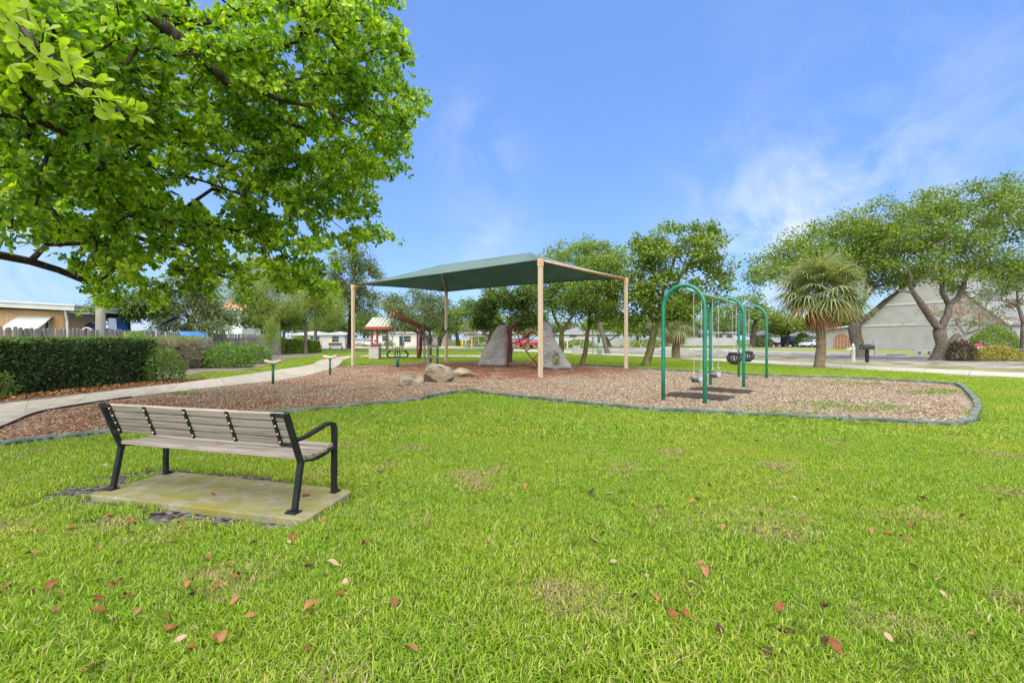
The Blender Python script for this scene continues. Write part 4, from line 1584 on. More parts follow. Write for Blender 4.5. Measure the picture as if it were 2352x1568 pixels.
    for hx, hy, kind in holds:
        c = P(hx, hy, Y)
        near = min(front, key=lambda v: (v.x - c.x) ** 2 + (v.z - c.z) ** 2 + (0 if v.y < Y + lean * (v.z - zlo) else 4))
        m = MB()
        rr = 0.062 if kind != 2 else 0.05
        m.lathe([(rr, 0.0), (rr * 1.1, 0.02), (rr * 0.8, 0.05), (rr * 0.3, 0.058), (rr * 0.28, 0.03)], (0, 0, 0), 9)
        M_ = Matrix.Rotation(R(90), 4, 'X') @ Matrix.Diagonal((1.15, 0.8, 1, 1))
        o = piece('hold', m.mesh('hold', HOLD[kind]), t, Matrix.Translation(Vector((c.x, near.y + 0.004, c.z)) - base) @ M_)
    return t


climbing_rock('tall grey climbing rock with tan and teal grips behind the boulders', 23.1, [(1099, 841), (1098.5, 835), (1103, 822), (1113, 797), (1123, 784), (1131, 766), (1141, 751), (1147, 746.5), (1155, 745.2), (1165.5, 745.5), (1166, 780), (1166, 843), (1130, 843)], 0.34, None,
              [(1135.3, 783.5, 0), (1137, 798.5, 1), (1116, 816, 0), (1148.5, 759, 2), (1150, 783, 2), (1146.5, 818, 2)], 0.02, 4)
climbing_rock('pointed grey climbing rock with an oval hole behind a tan post', 20.9, [(1239, 848.5), (1239, 780), (1243, 745), (1250, 738), (1257, 737.5), (1263, 743), (1268, 757), (1272, 773), (1281, 790), (1292, 806), (1301, 824), (1311, 836), (1312.5, 842), (1311, 849.5), (1280, 850)], 0.40, (1275.5, 829.5, 0.088, 0.19),
              [(1253, 755.5, 1), (1257, 780.5, 0), (1258.5, 792, 2), (1261, 806.5, 1), (1250, 813, 2), (1254, 828, 2), (1277, 821, 0)], 0.03, 21)
M_red = surf('maroon_steel', [(0.13, 0.008, 0.018), (0.19, 0.015, 0.028)], 0.4, 6, spec=0.5)
ca, cb = G(1166.5, 845), P(1238, 849, 21.0)
cb.z = 0
net = thing('tube_climber', 'dark red tube climbing net strung between two grey rocks', 'climber', ca)


def nz(x, y, t):
    return P(x, y, 23.0 - 2.0 * t)


MB().tube([ca - Z * 0.05, ca + Z * 2.1], 0.04, 10).build('post', M_red, net)
MB().tube([cb - Z * 0.05, cb + Z * 2.2], 0.04, 10).build('post', M_red, net)
for zz in (2.0, 1.3, 0.3):
    MB().box(ca + Vector((-0.06, -0.01, zz)), (0.14, 0.07, 0.10)).build('bracket', M_red, net, 0.01)


def nd(a, b):           # picture position in the enlarged detail (1300..1430 x 830..930)
    return ((1300 + a * 0.06379) * 0.8711, (830 + b * 0.06379) * 0.8711)


tubes = [([(640, 670), (760, 590), (880, 510), (950, 485), (1010, 530), (1060, 620), (1040, 680), (1030, 800), (1060, 960), (1110, 1120), (1220, 1300), (1400, 1530), (1560, 1760), (1760, 1950), (1860, 2120)], 0.03),
         ([(620, 1240), (720, 1220), (830, 1160), (1080, 1080), (1250, 1010), (1380, 930), (1470, 840), (1480, 760), (1560, 700), (1640, 690), (1720, 740), (1900, 880)], 0.03),
         ([(900, 520), (960, 600), (1030, 680)], 0.024), ([(1060, 740), (1250, 780), (1460, 830)], 0.024), ([(1060, 740), (1160, 840), (1270, 960)], 0.02),
         ([(1100, 1000), (1260, 930), (1450, 850)], 0.022), ([(1480, 790), (1680, 730)], 0.02), ([(1240, 1260), (1420, 1130), (1850, 830)], 0.02),
         ([(1370, 1500), (1600, 1330), (1900, 1110)], 0.02), ([(1640, 1860), (1760, 1730), (1900, 1600)], 0.02), ([(740, 680), (860, 860), (990, 1060)], 0.014)]
for pts, r_ in tubes:
    line = []
    for a, b_ in pts:
        x, y = nd(a, b_)
        t_ = (x - 1166) / 72
        line.append(nz(x, y, t_) + Vector((0, 0.25 * math.sin(a * 0.011), 0)))
    MB().tube(smooth_line(line, 3), r_, 8).build('net_tube', M_red, net)

# ================================================================== trees
def grow(lines, attr, alpha=0.25, seg=0.5, sag=0.0):
    """Skeleton: given limbs, then every crown point joins the nearest branch (short way to the root preferred)."""
    pos, par, rfx, plen = [], [], [], []
    for li, ln in enumerate(lines):
        for i, (p, r) in enumerate(ln):
            p = Vector(p)
            if li == 0 and i == 0:
                pr = -1
            elif i == 0:
                pr = min(range(len(pos)), key=lambda k: (pos[k] - p).length)
            else:
                pr = len(pos) - 1
            pos.append(p)
            par.append(pr)
            rfx.append(r)
            plen.append(0 if pr < 0 else plen[pr] + (p - pos[pr]).length)
    nfix = len(pos)
    A = np.array(attr, dtype=float)
    n = len(A)
    first = max(1, int(len(lines[0]) * 0.5))
    best = np.full(n, 1e9)
    bp = np.zeros(n, dtype=int)

    def relax(k):
        d = np.linalg.norm(A - np.array(pos[k]), axis=1)
        c = d + alpha * plen[k]
        m_ = c < best
        best[m_] = c[m_]
        bp[m_] = k
    for k in range(first, nfix):
        relax(k)
    done = np.zeros(n, dtype=bool)
    tip = []
    for _ in range(n):
        c = np.where(done, 1e9, best)
        i = int(np.argmin(c))
        done[i] = True
        a, b = pos[bp[i]].copy(), Vector(A[i])
        k = int(bp[i])
        L = (b - a).length
        m_ = max(1, int(L / seg))
        bend = Vector((random.gauss(0, 1), random.gauss(0, 1), random.gauss(0, 0.6) + sag)) * L * 0.10
        for j in range(1, m_ + 1):
            t = j / m_
            q = a.lerp(b, t) + bend * 4 * t * (1 - t)
            pos.append(q)
            par.append(k)
            rfx.append(0)
            plen.append(plen[k] + (q - pos[k]).length)
            k = len(pos) - 1
            relax(k)
        tip.append(k)
    return pos, par, rfx, tip


def branch_mesh(pos, par, rfx, tip, r_twig, expo=0.5, rmax=None, sides=7):
    n = len(pos)
    cnt = np.zeros(n)
    for t in tip:
        cnt[t] += 1
    for i in range(n - 1, -1, -1):
        if par[i] >= 0 and par[i] < i:
            cnt[par[i]] += cnt[i]
    rad = r_twig * np.maximum(cnt, 0.6) ** expo
    if rmax:
        rad = np.minimum(rad, rmax)
    for i in range(n):
        if rfx[i] > 0:
            rad[i] = rfx[i]
        elif par[i] >= 0:
            rad[i] = min(rad[i], rad[par[i]] * 0.95)
    kids = [[] for _ in range(n)]
    for i in range(n):
        if par[i] >= 0:
            kids[par[i]].append(i)
    m = MB()
    stack = [(0, None)]
    while stack:
        s, start = stack.pop()
        ch = [] if start is None else [start]
        i = s
        while True:
            ch.append(i)
            if not kids[i]:
                break
            ks = sorted(kids[i], key=lambda k: -rad[k])
            for k in ks[1:]:
                stack.append((k, i))
            i = ks[0]
        if len(ch) > 1:
            rs = [rad[c] for c in ch]
            if start is not None:
                rs[0] = min(rs[0], rs[1] * 1.25)
            big = max(rs)
            k = sides if big > 0.06 else (5 if big > 0.02 else 4)
            m.tube([pos[c] for c in ch], rs, k, cap=True)
    return m, rad


def flare(base, r, top, rt, seed=0):
    """trunk polyline with a root flare"""
    base, top = Vector(base), Vector(top)
    return [(base - Z * 0.1, r * 1.55), (base + Z * 0.08, r * 1.35), (base.lerp(top, 0.12), r * 1.06), (base.lerp(top, 0.4) + Vector((0.04, 0.02, 0)), r), (base.lerp(top, 0.72), (r + rt) / 2), (top, rt)]


def crown_points(blobs, n, low=-0.75, power=2.4):
    """points in px-defined ellipsoids (x, y, rx, ry, Y [, depth])"""
    out = []
    wts = [(b[2] * b[3] * b[4] * b[4]) ** 0.9 for b in blobs]
    for b, w in zip(blobs, wts):
        k = max(3, int(n * w / sum(wts)))
        c = P(b[0], b[1], b[4])
        s = F / b[4]
        rx, rz = b[2] / s, b[3] / s
        ry = b[5] if len(b) > 5 else rx * 0.85
        j = 0
        while j < k:
            v = rng.normal(0, 1, 3)
            v /= np.linalg.norm(v)
            if v[2] < low:
                continue
            r = rng.random() ** (1 / power)
            out.append((c.x + v[0] * r * rx, c.y + v[1] * r * ry, c.z + v[2] * r * rz))
            j += 1
    return np.array(out)


def leaf_cloud(name, cen, per, rad, L, Wd, mat, flat=0.6, up=0.5, tmpl=LEAF4, droop=0.0):
    N = len(cen) * per
    c = np.repeat(np.asarray(cen), per, 0)
    sc = np.repeat(rng.uniform(0.65, 1.3, len(cen)), per)[:, None]
    off = rng.normal(0, 1, (N, 3)) * np.array([1, 1, flat]) * rad * sc
    pos = c + off
    d = unit(off / (rad + 1e-9)) * 0.9 + rng.normal(0, 0.6, (N, 3)) + np.array([0, 0, -droop])
    nr = rng.normal(0, 0.75, (N, 3)) + np.array([0, 0, up]) + off / (rad + 1e-9) * 0.25
    l_ = rng.uniform(0.65, 1.25, N) * L
    return leaf_mesh(name, pos, d, nr, l_, l_ * Wd / L, mat, tmpl)


BARK = surf('grey_brown_bark', [(0.075, 0.06, 0.045), (0.15, 0.125, 0.095), (0.23, 0.20, 0.16)], 0.95, 5, stretch=(3, 3, 0.8), spec=0.15, bump=1.0, bscale=14, bdist=0.04, bstretch=(3, 3, 0.6))
BARK_D = surf('dark_bark', [(0.03, 0.024, 0.018), (0.065, 0.052, 0.04), (0.11, 0.09, 0.07)], 0.95, 5, stretch=(3, 3, 0.8), spec=0.15, bump=1.0, bscale=18, bdist=0.03)
BARK_MOSS = surf('mossy_bark', [(0.07, 0.065, 0.025), (0.12, 0.12, 0.04), (0.19, 0.18, 0.06)], 0.95, 4, stretch=(3, 3, 0.8), spec=0.15, bump=1.0, bscale=18, bdist=0.03, stain=(0.05, 0.035, 0.02), stain_scale=2)
LM_MID = leafmat('mid_green_leaf', [(0.055, 0.12, 0.016), (0.10, 0.19, 0.024), (0.155, 0.25, 0.034), (0.23, 0.31, 0.055)], 0.35, 0.42, 0.35, patch=((1.35, 1.15, 0.8), 0.9))
LM_DARK = leafmat('dark_green_leaf', [(0.030, 0.078, 0.014), (0.060, 0.125, 0.02), (0.10, 0.175, 0.028), (0.15, 0.22, 0.045)], 0.3, 0.4, 0.4, patch=((1.4, 1.2, 0.8), 0.8))
LM_LIGHT = leafmat('light_green_leaf', [(0.09, 0.16, 0.02), (0.15, 0.24, 0.03), (0.22, 0.30, 0.045), (0.28, 0.33, 0.08)], 0.4, 0.45, 0.3, patch=((0.8, 0.95, 0.8), 0.7))
LM_GREY = leafmat('grey_green_leaf', [(0.055, 0.095, 0.03), (0.10, 0.15, 0.05), (0.15, 0.20, 0.075), (0.21, 0.25, 0.11)], 0.3, 0.5, 0.3)
LM_FEATH = leafmat('feathery_leaf', [(0.17, 0.23, 0.06), (0.24, 0.31, 0.075), (0.30, 0.37, 0.095), (0.37, 0.41, 0.13)], 0.5, 0.5, 0.2, patch=((0.82, 0.95, 0.9), 0.6))


def tree(name, label, lines, blobs, n, per, rad, L, Wd, leaf, bark, r_twig=0.012, rmax=None, flat=0.6, low=-0.75, power=2.4, alpha=0.25, group=None, seg=0.5, up=0.5, droop=0.0, cat='tree', extra=None):
    base = Vector(lines[0][0][0])
    base.z = 0
    t = thing(name, label, cat, base, group=group)
    A = crown_points(blobs, n, low, power)
    pos, par, rfx, tip = grow(lines, A, alpha, seg)
    m, rad_ = branch_mesh(pos, par, rfx, tip, r_twig, 0.5, rmax)
    m.build('trunk', bark, t)
    cen = A if extra is None else np.concatenate([A, extra])
    me = leaf_cloud('crown', cen, per, rad, L, Wd, leaf, flat, up, droop=droop)
    o = link('crown', me, t)
    o.location = -Vector(base)
    o['kind'] = 'stuff'
    return t


# ------------------------------------------------------------------ the big tree overhead at the left
def near_tree():
    base = Vector((-8.3, 4.0, 0))
    t = thing('shade_tree', 'big spreading tree with glossy obovate leaves overhanging the bench', 'tree', base)
    lines = [[(base - Z * 0.1, 0.55), (base + Z * 0.1, 0.46), (base + Vector((0.05, 0.05, 0.9)), 0.36), (base + Vector((0.15, 0.2, 1.9)), 0.34), (base + Vector((0.3, 0.5, 2.7)), 0.30), (base + Vector((0.5, 0.8, 3.6)), 0.26), (base + Vector((0.7, 1.0, 4.6)), 0.2), (base + Vector((1.0, 1.2, 5.8)), 0.14)],
             # long limb across the top
             [(base + Vector((0.6, 0.9, 4.1)), 0.17), (P(170, -60, 6.0), 0.1020), (P(345, 35, 6.3), 0.0850), (P(440, 110, 6.6), 0.0714), (P(520, 190, 6.9), 0.0612), (P(600, 210, 7.2), 0.0476), (P(645, 232, 7.4), 0.0374), (P(740, 250, 7.7), 0.0272), (P(820, 290, 8.0), 0.0170)],
             # limb entering at mid height
             [(base + Vector((0.3, 0.55, 2.8)), 0.15), (P(-120, 330, 6.6), 0.0884), (P(30, 405, 7.2), 0.0748), (P(140, 432, 7.8), 0.0646), (P(300, 485, 8.4), 0.0510), (P(400, 505, 9.0), 0.0408), (P(510, 520, 9.4), 0.0306), (P(640, 560, 9.8), 0.0204)],
             # bare low limb that ends in a knuckle
             [(base + Vector((0.2, 0.3, 2.2)), 0.14), (P(-100, 575, 7.2), 0.0816), (P(0, 586, 7.8), 0.0714), (P(70, 600, 8.2), 0.0680), (P(135, 620, 8.6), 0.0626), (P(190, 643, 9.0), 0.0578), (P(215, 652, 9.2), 0.0510), (P(240, 635, 9.4), 0.0408), (P(258, 618, 9.6), 0.0340), (P(300, 590, 9.9), 0.0238)],
             # limb through the lower crown
             [(base + Vector((0.25, 0.45, 2.6)), 0.13), (P(-60, 500, 8.0), 0.0748), (P(110, 520, 9.0), 0.0646), (P(300, 540, 10.0), 0.0544), (P(420, 580, 10.6), 0.0442), (P(500, 630, 11.0), 0.0340), (P(570, 655, 11.4), 0.0238)],
             [(base + Vector((0.5, 0.8, 3.5)), 0.14), (P(-40, 250, 5.2), 0.0680), (P(70, 268, 5.6), 0.0544), (P(200, 330, 6.4), 0.0408), (P(330, 380, 7.2), 0.0306), (P(480, 420, 7.9), 0.0204), (P(560, 450, 8.3), 0.0136)]]
    OUT = [(-260, -220), (860, -220), (905, 0), (902, 70), (938, 128), (905, 175), (985, 235), (985, 255), (925, 290), (938, 325), (918, 400), (862, 440), (880, 480), (830, 505), (905, 540), (900, 560), (840, 565), (800, 610), (770, 640), (765, 700),
           (735, 690), (700, 640), (690, 665), (600, 650), (540, 680), (450, 672), (400, 695), (330, 700), (262, 695), (240, 722), (205, 695), (170, 655), (110, 650), (150, 622), (215, 600), (180, 560), (90, 545), (0, 560), (-260, 560)]
    # a hole or two through which the sky shows
    HOLES = [((450, 440), 55, 42), ((385, 395), 40, 20), ((505, 485), 38, 24), ((355, 135), 26, 16), ((60, 470), 30, 14), ((630, 470), 20, 26), ((700, 330), 18, 14)]
    op = np.array(OUT, dtype=float)
    cand = np.c_[rng.uniform(-260, 990, 9000), rng.uniform(-220, 750, 9000)]
    cand = cand[inside(cand, op)]
    for (hx, hy), rx, ry in HOLES:
        cand = cand[((cand[:, 0] - hx) / rx) ** 2 + ((cand[:, 1] - hy) / ry) ** 2 > 1]
    # depth grows downwards and to the right
    near_y = 3.6 + 0.0042 * np.clip(cand[:, 0], 0, 900) + 0.0042 * np.clip(cand[:, 1], 0, 700)
    depth = near_y + rng.random(len(cand)) ** 1.1 * (2.6 + 0.003 * np.clip(cand[:, 1], 0, 700))
    dens = np.clip((depth / 9.0) ** 1.4, 0.2, 1.0)
    dens = dens * np.where((cand[:, 0] < -10) | (cand[:, 1] < -10), 0.25, 1.0)
    keep = rng.random(len(cand)) < dens * 0.235
    cand, depth = cand[keep], depth[keep]
    # every such point carries a spray: a short outgrowing twig with leaf rosettes along it
    hub = np.array(base + Vector((0.6, 1.2, 4.2)))
    A = []
    for (x, y), dq in zip(cand, depth):
        c = np.array(P(x, y, dq))
        o_ = unit((c - hub)[None])[0] + rng.normal(0, 0.45, 3)
        o_[2] -= 0.15
        o_ /= np.linalg.norm(o_)
        ln_ = rng.uniform(0.25, 0.6)
        for t_ in np.linspace(-0.5, 0.5, int(4 + ln_ * 5)):
            A.append(c + o_ * t_ * ln_ + rng.normal(0, 0.055, 3))
    A = np.array(A)
    A = A[A[:, 2] > 1.75]
    pos, par, rfx, tip = grow(lines, A, 0.12, 0.35, 0.2)
    m, rad = branch_mesh(pos, par, rfx, tip, 0.0042, 0.5, 0.045, 9)
    m.build('trunk', BARK_D, t)
    # leaf rosettes at the twig ends
    per = 3
    C = np.repeat(A, per, 0)
    N = len(C)
    axis = unit(rng.normal(0, 1, (N, 3)) * [1, 1, 0.7] + [0.2, -0.1, 0.35])
    C = C + axis * rng.uniform(0.02, 0.12, N)[:, None] + rng.normal(0, 0.035, (N, 3))
    tw = MB()
    nl = 8
    Cn = np.repeat(C, nl, 0)
    ax = np.repeat(axis, nl, 0)
    rnd = unit(np.cross(ax, rng.normal(0, 1, (len(Cn), 3))))
    d = unit(ax * rng.uniform(0.15, 0.9, len(Cn))[:, None] + rnd)
    nr = ax + rng.normal(0, 0.25, (len(Cn), 3))
    ln = rng.uniform(0.07, 0.125, len(Cn))
    LM = leafmat('glossy_leaf', [(0.065, 0.155, 0.011), (0.115, 0.25, 0.016), (0.18, 0.35, 0.02), (0.27, 0.44, 0.03), (0.37, 0.50, 0.05)], 0.52, 0.38, 0.45, (1.6, 1.55, 0.5), [0, 0.28, 0.56, 0.8, 1.0], patch=((2.1, 1.65, 1.2), 1.1))
    me = leaf_mesh('foliage', Cn, d, nr, ln, ln * 0.56, LM, LEAF9)
    o = link('foliage', me, t)
    o.location = -base
    o['kind'] = 'stuff'
    # the nearest sprays, leaf by leaf
    sprays = [(15, 40, 1.9), (60, 20, 2.1), (40, 95, 1.9), (100, 75, 2.0), (95, 135, 1.9), (140, 120, 2.1), (165, 165, 1.95), (120, 185, 2.0), (215, 190, 2.1), (190, 225, 2.0), (245, 230, 2.1), (285, 255, 2.15), (255, 275, 2.1), (20, 150, 2.0), (70, 165, 2.1),
              (310, 262, 2.2), (10, 5, 2.0), (150, 140, 2.2), (230, 250, 2.25), (180, 150, 2.3), (330, 180, 3.0), (360, 195, 3.1), (400, 190, 3.3), (300, 100, 3.0), (520, 380, 4.4), (560, 420, 4.6), (600, 470, 4.8), (570, 360, 4.6), (480, 500, 4.6), (590, 330, 4.8), (620, 440, 4.9), (540, 460, 4.5)]
    sprays = sprays[:20] + [(x, y, 3.45 + 0.0042 * x + 0.0042 * y) for x, y, _ in sprays[20:]]
    L2 = leafmat('young_leaf', [(0.16, 0.27, 0.018), (0.24, 0.37, 0.022), (0.32, 0.44, 0.03), (0.40, 0.48, 0.05)], 0.5, 0.4, 0.4, (1.4, 1.4, 0.5))
    one = [leaf_mesh('leaf', np.zeros((1, 3)), np.array([[0, 1, 0]]), np.array([[0, 0, 1]]), 1.0, w, L2, LEAF9) for w in (0.5, 0.58, 0.52, 0.62)]
    c_ = 0
    for x, y, Y in sprays:
        c = P(x, y, Y)
        ax = Vector((random.gauss(0.3, 0.4), random.gauss(-0.1, 0.4), random.gauss(0.35, 0.35))).normalized()
        u, w = frame(ax)
        k0 = random.uniform(0, 6.28)
        for k in range(8):
            a = k0 + k * 0.83 + random.uniform(-0.25, 0.25)
            dd = (ax * random.uniform(-0.2, 1.3) + u * math.cos(a) + w * math.sin(a)).normalized()
            nn = (ax + Vector((random.gauss(0, 0.5), random.gauss(0, 0.5), random.gauss(0, 0.5)))).normalized()
            xx = dd.cross(nn).normalized()
            nn = xx.cross(dd)
            s = random.uniform(0.05, 0.085)
            M = Matrix((xx, dd, nn)).transposed().to_4x4()
            if c_ < 290:
                piece('leaf', random.choice(one), t, Matrix.Translation(c - base) @ M @ Matrix.Scale(s, 4))
                c_ += 1
    # twig to each near spray
    m = MB()
    tp = [P(-20, -60, 3.0), P(20, 20, 2.4), P(90, 120, 2.1), P(180, 190, 2.1), P(270, 250, 2.2)]
    for x, y, Y in sprays:
        c = P(x, y, Y)
        q = min(tp + pos if Y < 2.6 else pos, key=lambda p: (p - c).length)
        m.tube([q, q.lerp(c, 0.5) + Vector((0, 0, -0.02)), c], [0.006, 0.004, 0.003], 4)
    m.tube(tp, [0.02, 0.014, 0.010, 0.008, 0.005], 6)
    m.tube([base + Vector((0.9, 1.1, 5.4)), P(60, -260, 4.4), P(-20, -60, 3.0)], [0.06, 0.035, 0.02], 7)
    m.build('twig', BARK_D, t)


near_tree()

# ------------------------------------------------------------------ trees on the park lawn
def ft(b, r, top, rt):
    return [flare(b, r, top, rt)]


b = G(1483, 842)
tree('lawn_tree', 'leaning mossy-trunked tree with tall airy crown behind the front swing arch', [flare(b, 0.20, P(1507, 737, 23.5), 0.15), [(P(1507, 737, 23.5), 0.13), (P(1520, 680, 23.3), 0.10), (P(1548, 600, 23.4), 0.06), (P(1560, 540, 23.4), 0.03)], [(P(1505, 745, 23.5), 0.10), (P(1470, 690, 23.8), 0.07), (P(1450, 640, 24), 0.04)]],
     [(1545, 570, 105, 62, 23.5), (1620, 600, 66, 62, 23.6), (1490, 580, 50, 38, 23.4), (1530, 680, 80, 62, 23.2), (1655, 650, 30, 34, 23.5), (1470, 690, 40, 55, 23.8), (1590, 690, 60, 40, 23.4), (1630, 535, 34, 22, 23.6), (1505, 640, 62, 46, 23.3), (1560, 720, 50, 24, 23.0), (1450, 735, 30, 26, 23.9)], 270, 66, 0.185, 0.16, 0.105, LM_MID, BARK_MOSS, 0.010, 0.08)
b = G(1337, 840)
tree('lawn_tree', 'slim mossy-trunked tree between the climbing rock and a tan canopy post', [flare(b, 0.13, P(1352, 752, 24.4), 0.09), [(P(1352, 752, 24.4), 0.075), (P(1358, 690, 24.3), 0.05), (P(1372, 620, 24.2), 0.03)], [(P(1350, 765, 24.4), 0.05), (P(1330, 735, 24.6), 0.03)]],
     [(1360, 665, 62, 52, 24.3), (1385, 615, 45, 40, 24.3), (1335, 705, 55, 35, 24.3), (1395, 700, 38, 42, 24.0), (1370, 725, 40, 20, 24.2), (1415, 660, 26, 40, 24.4)], 150, 95, 0.21, 0.12, 0.075, LM_MID, BARK_MOSS, 0.009, 0.06)
b = G(1287, 824)
tree('lawn_tree', 'fork-trunked tree rising behind the pointed climbing rock', [flare(b, 0.20, P(1290, 765, 33), 0.17), [(P(1290, 765, 33), 0.13), (P(1316, 722, 33), 0.10), (P(1335, 690, 33), 0.06)], [(P(1290, 765, 33), 0.13), (P(1272, 725, 33), 0.10), (P(1262, 690, 33), 0.06)]],
     [(1270, 665, 52, 55, 33), (1325, 640, 50, 50, 33), (1228, 690, 38, 45, 33), (1300, 690, 60, 40, 32)], 130, 95, 0.27, 0.16, 0.10, LM_DARK, BARK_MOSS, 0.012, 0.10)
b = G(1395, 812)
tree('lawn_tree', 'tall yellow-green tree topping the crowns behind the canopy', [flare(b, 0.22, P(1365, 700, 45), 0.16), [(P(1365, 700, 45), 0.13), (P(1330, 620, 45), 0.08), (P(1318, 560, 45), 0.04)], [(P(1365, 700, 45), 0.12), (P(1395, 620, 45), 0.06)]],
     [(1325, 575, 60, 32, 45), (1270, 600, 32, 30, 45), (1385, 590, 52, 42, 45), (1420, 630, 34, 40, 45), (1340, 630, 90, 40, 45)], 140, 85, 0.38, 0.22, 0.14, LM_LIGHT, BARK, 0.014, 0.1)
b = G(1171, 834)
tree('lawn_tree', 'dark leafy tree close behind the red tube climber', [flare(b, 0.13, P(1172, 752, 27), 0.10), [(P(1172, 752, 27), 0.08), (P(1205, 715, 27), 0.06), (P(1225, 690, 27), 0.03)], [(P(1172, 755, 27), 0.07), (P(1130, 725, 27.5), 0.05), (P(1105, 705, 28), 0.03)]],
     [(1205, 690, 50, 42, 27.5), (1150, 705, 55, 38, 28), (1105, 718, 40, 32, 28.5), (1225, 735, 34, 30, 27.5), (1195, 745, 30, 22, 28), (1115, 748, 34, 24, 29), (1140, 680, 40, 30, 28)], 175, 95, 0.22, 0.13, 0.085, LM_DARK, BARK_D, 0.010, 0.06)
b = G(963, 823.5)
tree('lawn_tree', 'grey-green tree beside the roofed shelter behind the play frame', [flare(b, 0.125, P(968, 765, 33), 0.10), [(P(968, 765, 33), 0.085), (P(985, 715, 33), 0.06), (P(988, 690, 33), 0.03)], [(P(968, 768, 33), 0.06), (P(930, 745, 33), 0.04), (P(905, 735, 33), 0.025)]],
     [(950, 700, 62, 36, 33), (1000, 705, 45, 42, 33), (900, 705, 36, 30, 33.5), (960, 740, 60, 22, 31.3), (930, 722, 36, 22, 30.6), (945, 745, 34, 14, 30.4), (905, 712, 30, 20, 30.8), (1010, 740, 30, 30, 33)], 185, 85, 0.25, 0.13, 0.075, LM_GREY, BARK_D, 0.011, 0.07)
b = G(889, 805.8)
tree('young_tree', 'small young tree standing on the lawn beyond the shelter', ft(b, 0.16, P(889, 765, 55), 0.10), [(888, 752, 26, 18, 55), (900, 745, 18, 14, 55), (872, 757, 16, 10, 55)], 55, 36, 0.3, 0.2, 0.12, LM_GREY, BARK, 0.014, 0.06)
b = G(802, 800)
tree('weeping_tree', 'tall weeping tree draped with hanging leaves beside the left canopy post', [flare(b, 0.36, P(806, 690, 62), 0.25), [(P(806, 690, 62), 0.2), (P(815, 620, 62), 0.12), (P(812, 590, 62), 0.06)], [(P(806, 700, 62), 0.15), (P(770, 640, 62), 0.08)]],
     [(812, 600, 44, 36, 62), (850, 620, 26, 38, 62), (780, 640, 44, 50, 62), (825, 680, 24, 80, 62), (790, 700, 30, 60, 62), (858, 690, 10, 45, 62), (755, 690, 20, 50, 62)], 160, 85, 0.42, 0.30, 0.15, LM_GREY, BARK_D, 0.018, 0.15, flat=1.2, droop=1.0)

# feathery pines by the far hedge
for (x, y, tx, blobs, lab, r) in (
        (567, 806, 562, [(560, 640, 62, 40, 30), (600, 665, 55, 30, 30), (525, 680, 30, 30, 30), (585, 610, 60, 32, 30), (555, 715, 35, 26, 30), (575, 735, 34, 26, 30), (600, 710, 34, 30, 30)], 'feathery pine with bent trunk behind the bright green shrub', 0.14),
        (642, 814, 640, [(640, 660, 55, 42, 42), (625, 710, 48, 36, 42), (668, 700, 34, 34, 42), (640, 625, 34, 26, 42)], 'feathery pine in front of the far hedge, second in the row', 0.14),
        (702, 812, 700, [(705, 675, 50, 40, 44), (720, 715, 44, 32, 44), (680, 730, 36, 24, 44), (745, 700, 28, 30, 44)], 'feathery pine with straight grey trunk at the far hedge end', 0.16),
        (724, 805, 724, [(735, 680, 40, 40, 55), (765, 715, 28, 30, 55), (745, 735, 30, 16, 55)], 'olive feathery pine farthest along the hedge row', 0.18)):
    b = G(x, y)
    Y = b.y
    A = None
    tree('feathery_pine', lab, [flare(b, r, P(tx, 700, Y), r * 0.6), [(P(tx, 700, Y), r * 0.5), (P(tx + 4, 640, Y), r * 0.25)]],
         [(a, c, d, e, Y) for a, c, d, e, _ in blobs], 120, 120, 0.34 * Y / 40, 0.30 * Y / 40, 0.034 * Y / 40, LM_FEATH, BARK, 0.010, 0.06, flat=0.8, group='feathery pines along the path', droop=0.2, up=0.1)
b = G(618, 826)
tree('pine_sapling', 'pale green pine sapling sprouting between the hedges', ft(G(620, 822), 0.03, P(620, 770, 34), 0.015), [(620, 775, 14, 32, 34), (620, 745, 7, 20, 34)], 40, 60, 0.16, 0.30, 0.02, LM_FEATH, BARK, 0.005, 0.02, flat=0.8)

# mango trees behind the fence
b = Vector(((430 - CX) / 36, F / 36, 0))
tree('mango_tree', 'mango tree with drooping grey-green leaves behind the picket fence', [flare(b, 0.3, P(438, 735, 29), 0.22), [(P(438, 735, 29), 0.15), (P(400, 690, 29), 0.10)], [(P(438, 735, 29), 0.15), (P(480, 690, 29), 0.10)]],
     [(440, 690, 60, 36, 29), (490, 720, 40, 34, 29), (385, 705, 45, 38, 29), (340, 715, 42, 30, 28), (455, 650, 60, 30, 29), (480, 755, 40, 14, 28), (390, 748, 40, 16, 28)], 190, 95, 0.28, 0.24, 0.06, LM_GREY, BARK_D, 0.013, 0.1, droop=0.8)
b = Vector(((290 - CX) / 42, F / 42, 0))
tree('mango_tree', 'darker mango tree crowding the utility pole behind the fence', [flare(b, 0.25, P(290, 740, 25), 0.18)], [(300, 715, 52, 30, 25), (255, 705, 28, 26, 25), (330, 690, 40, 26, 25)], 110, 95, 0.26, 0.22, 0.055, LM_DARK, BARK_D, 0.012, 0.1, droop=0.8)
b = Vector(((605 - CX) / 24, F / 24, 0))
tree('broadleaf_tree', 'dark broadleaf tree between the white house and the pines', [flare(b, 0.25, P(605, 735, 43), 0.18)], [(590, 725, 40, 36, 43), (625, 740, 34, 28, 43), (575, 690, 34, 26, 43), (660, 735, 30, 26, 46)], 110, 90, 0.36, 0.24, 0.14, LM_DARK, BARK_D, 0.014, 0.1)


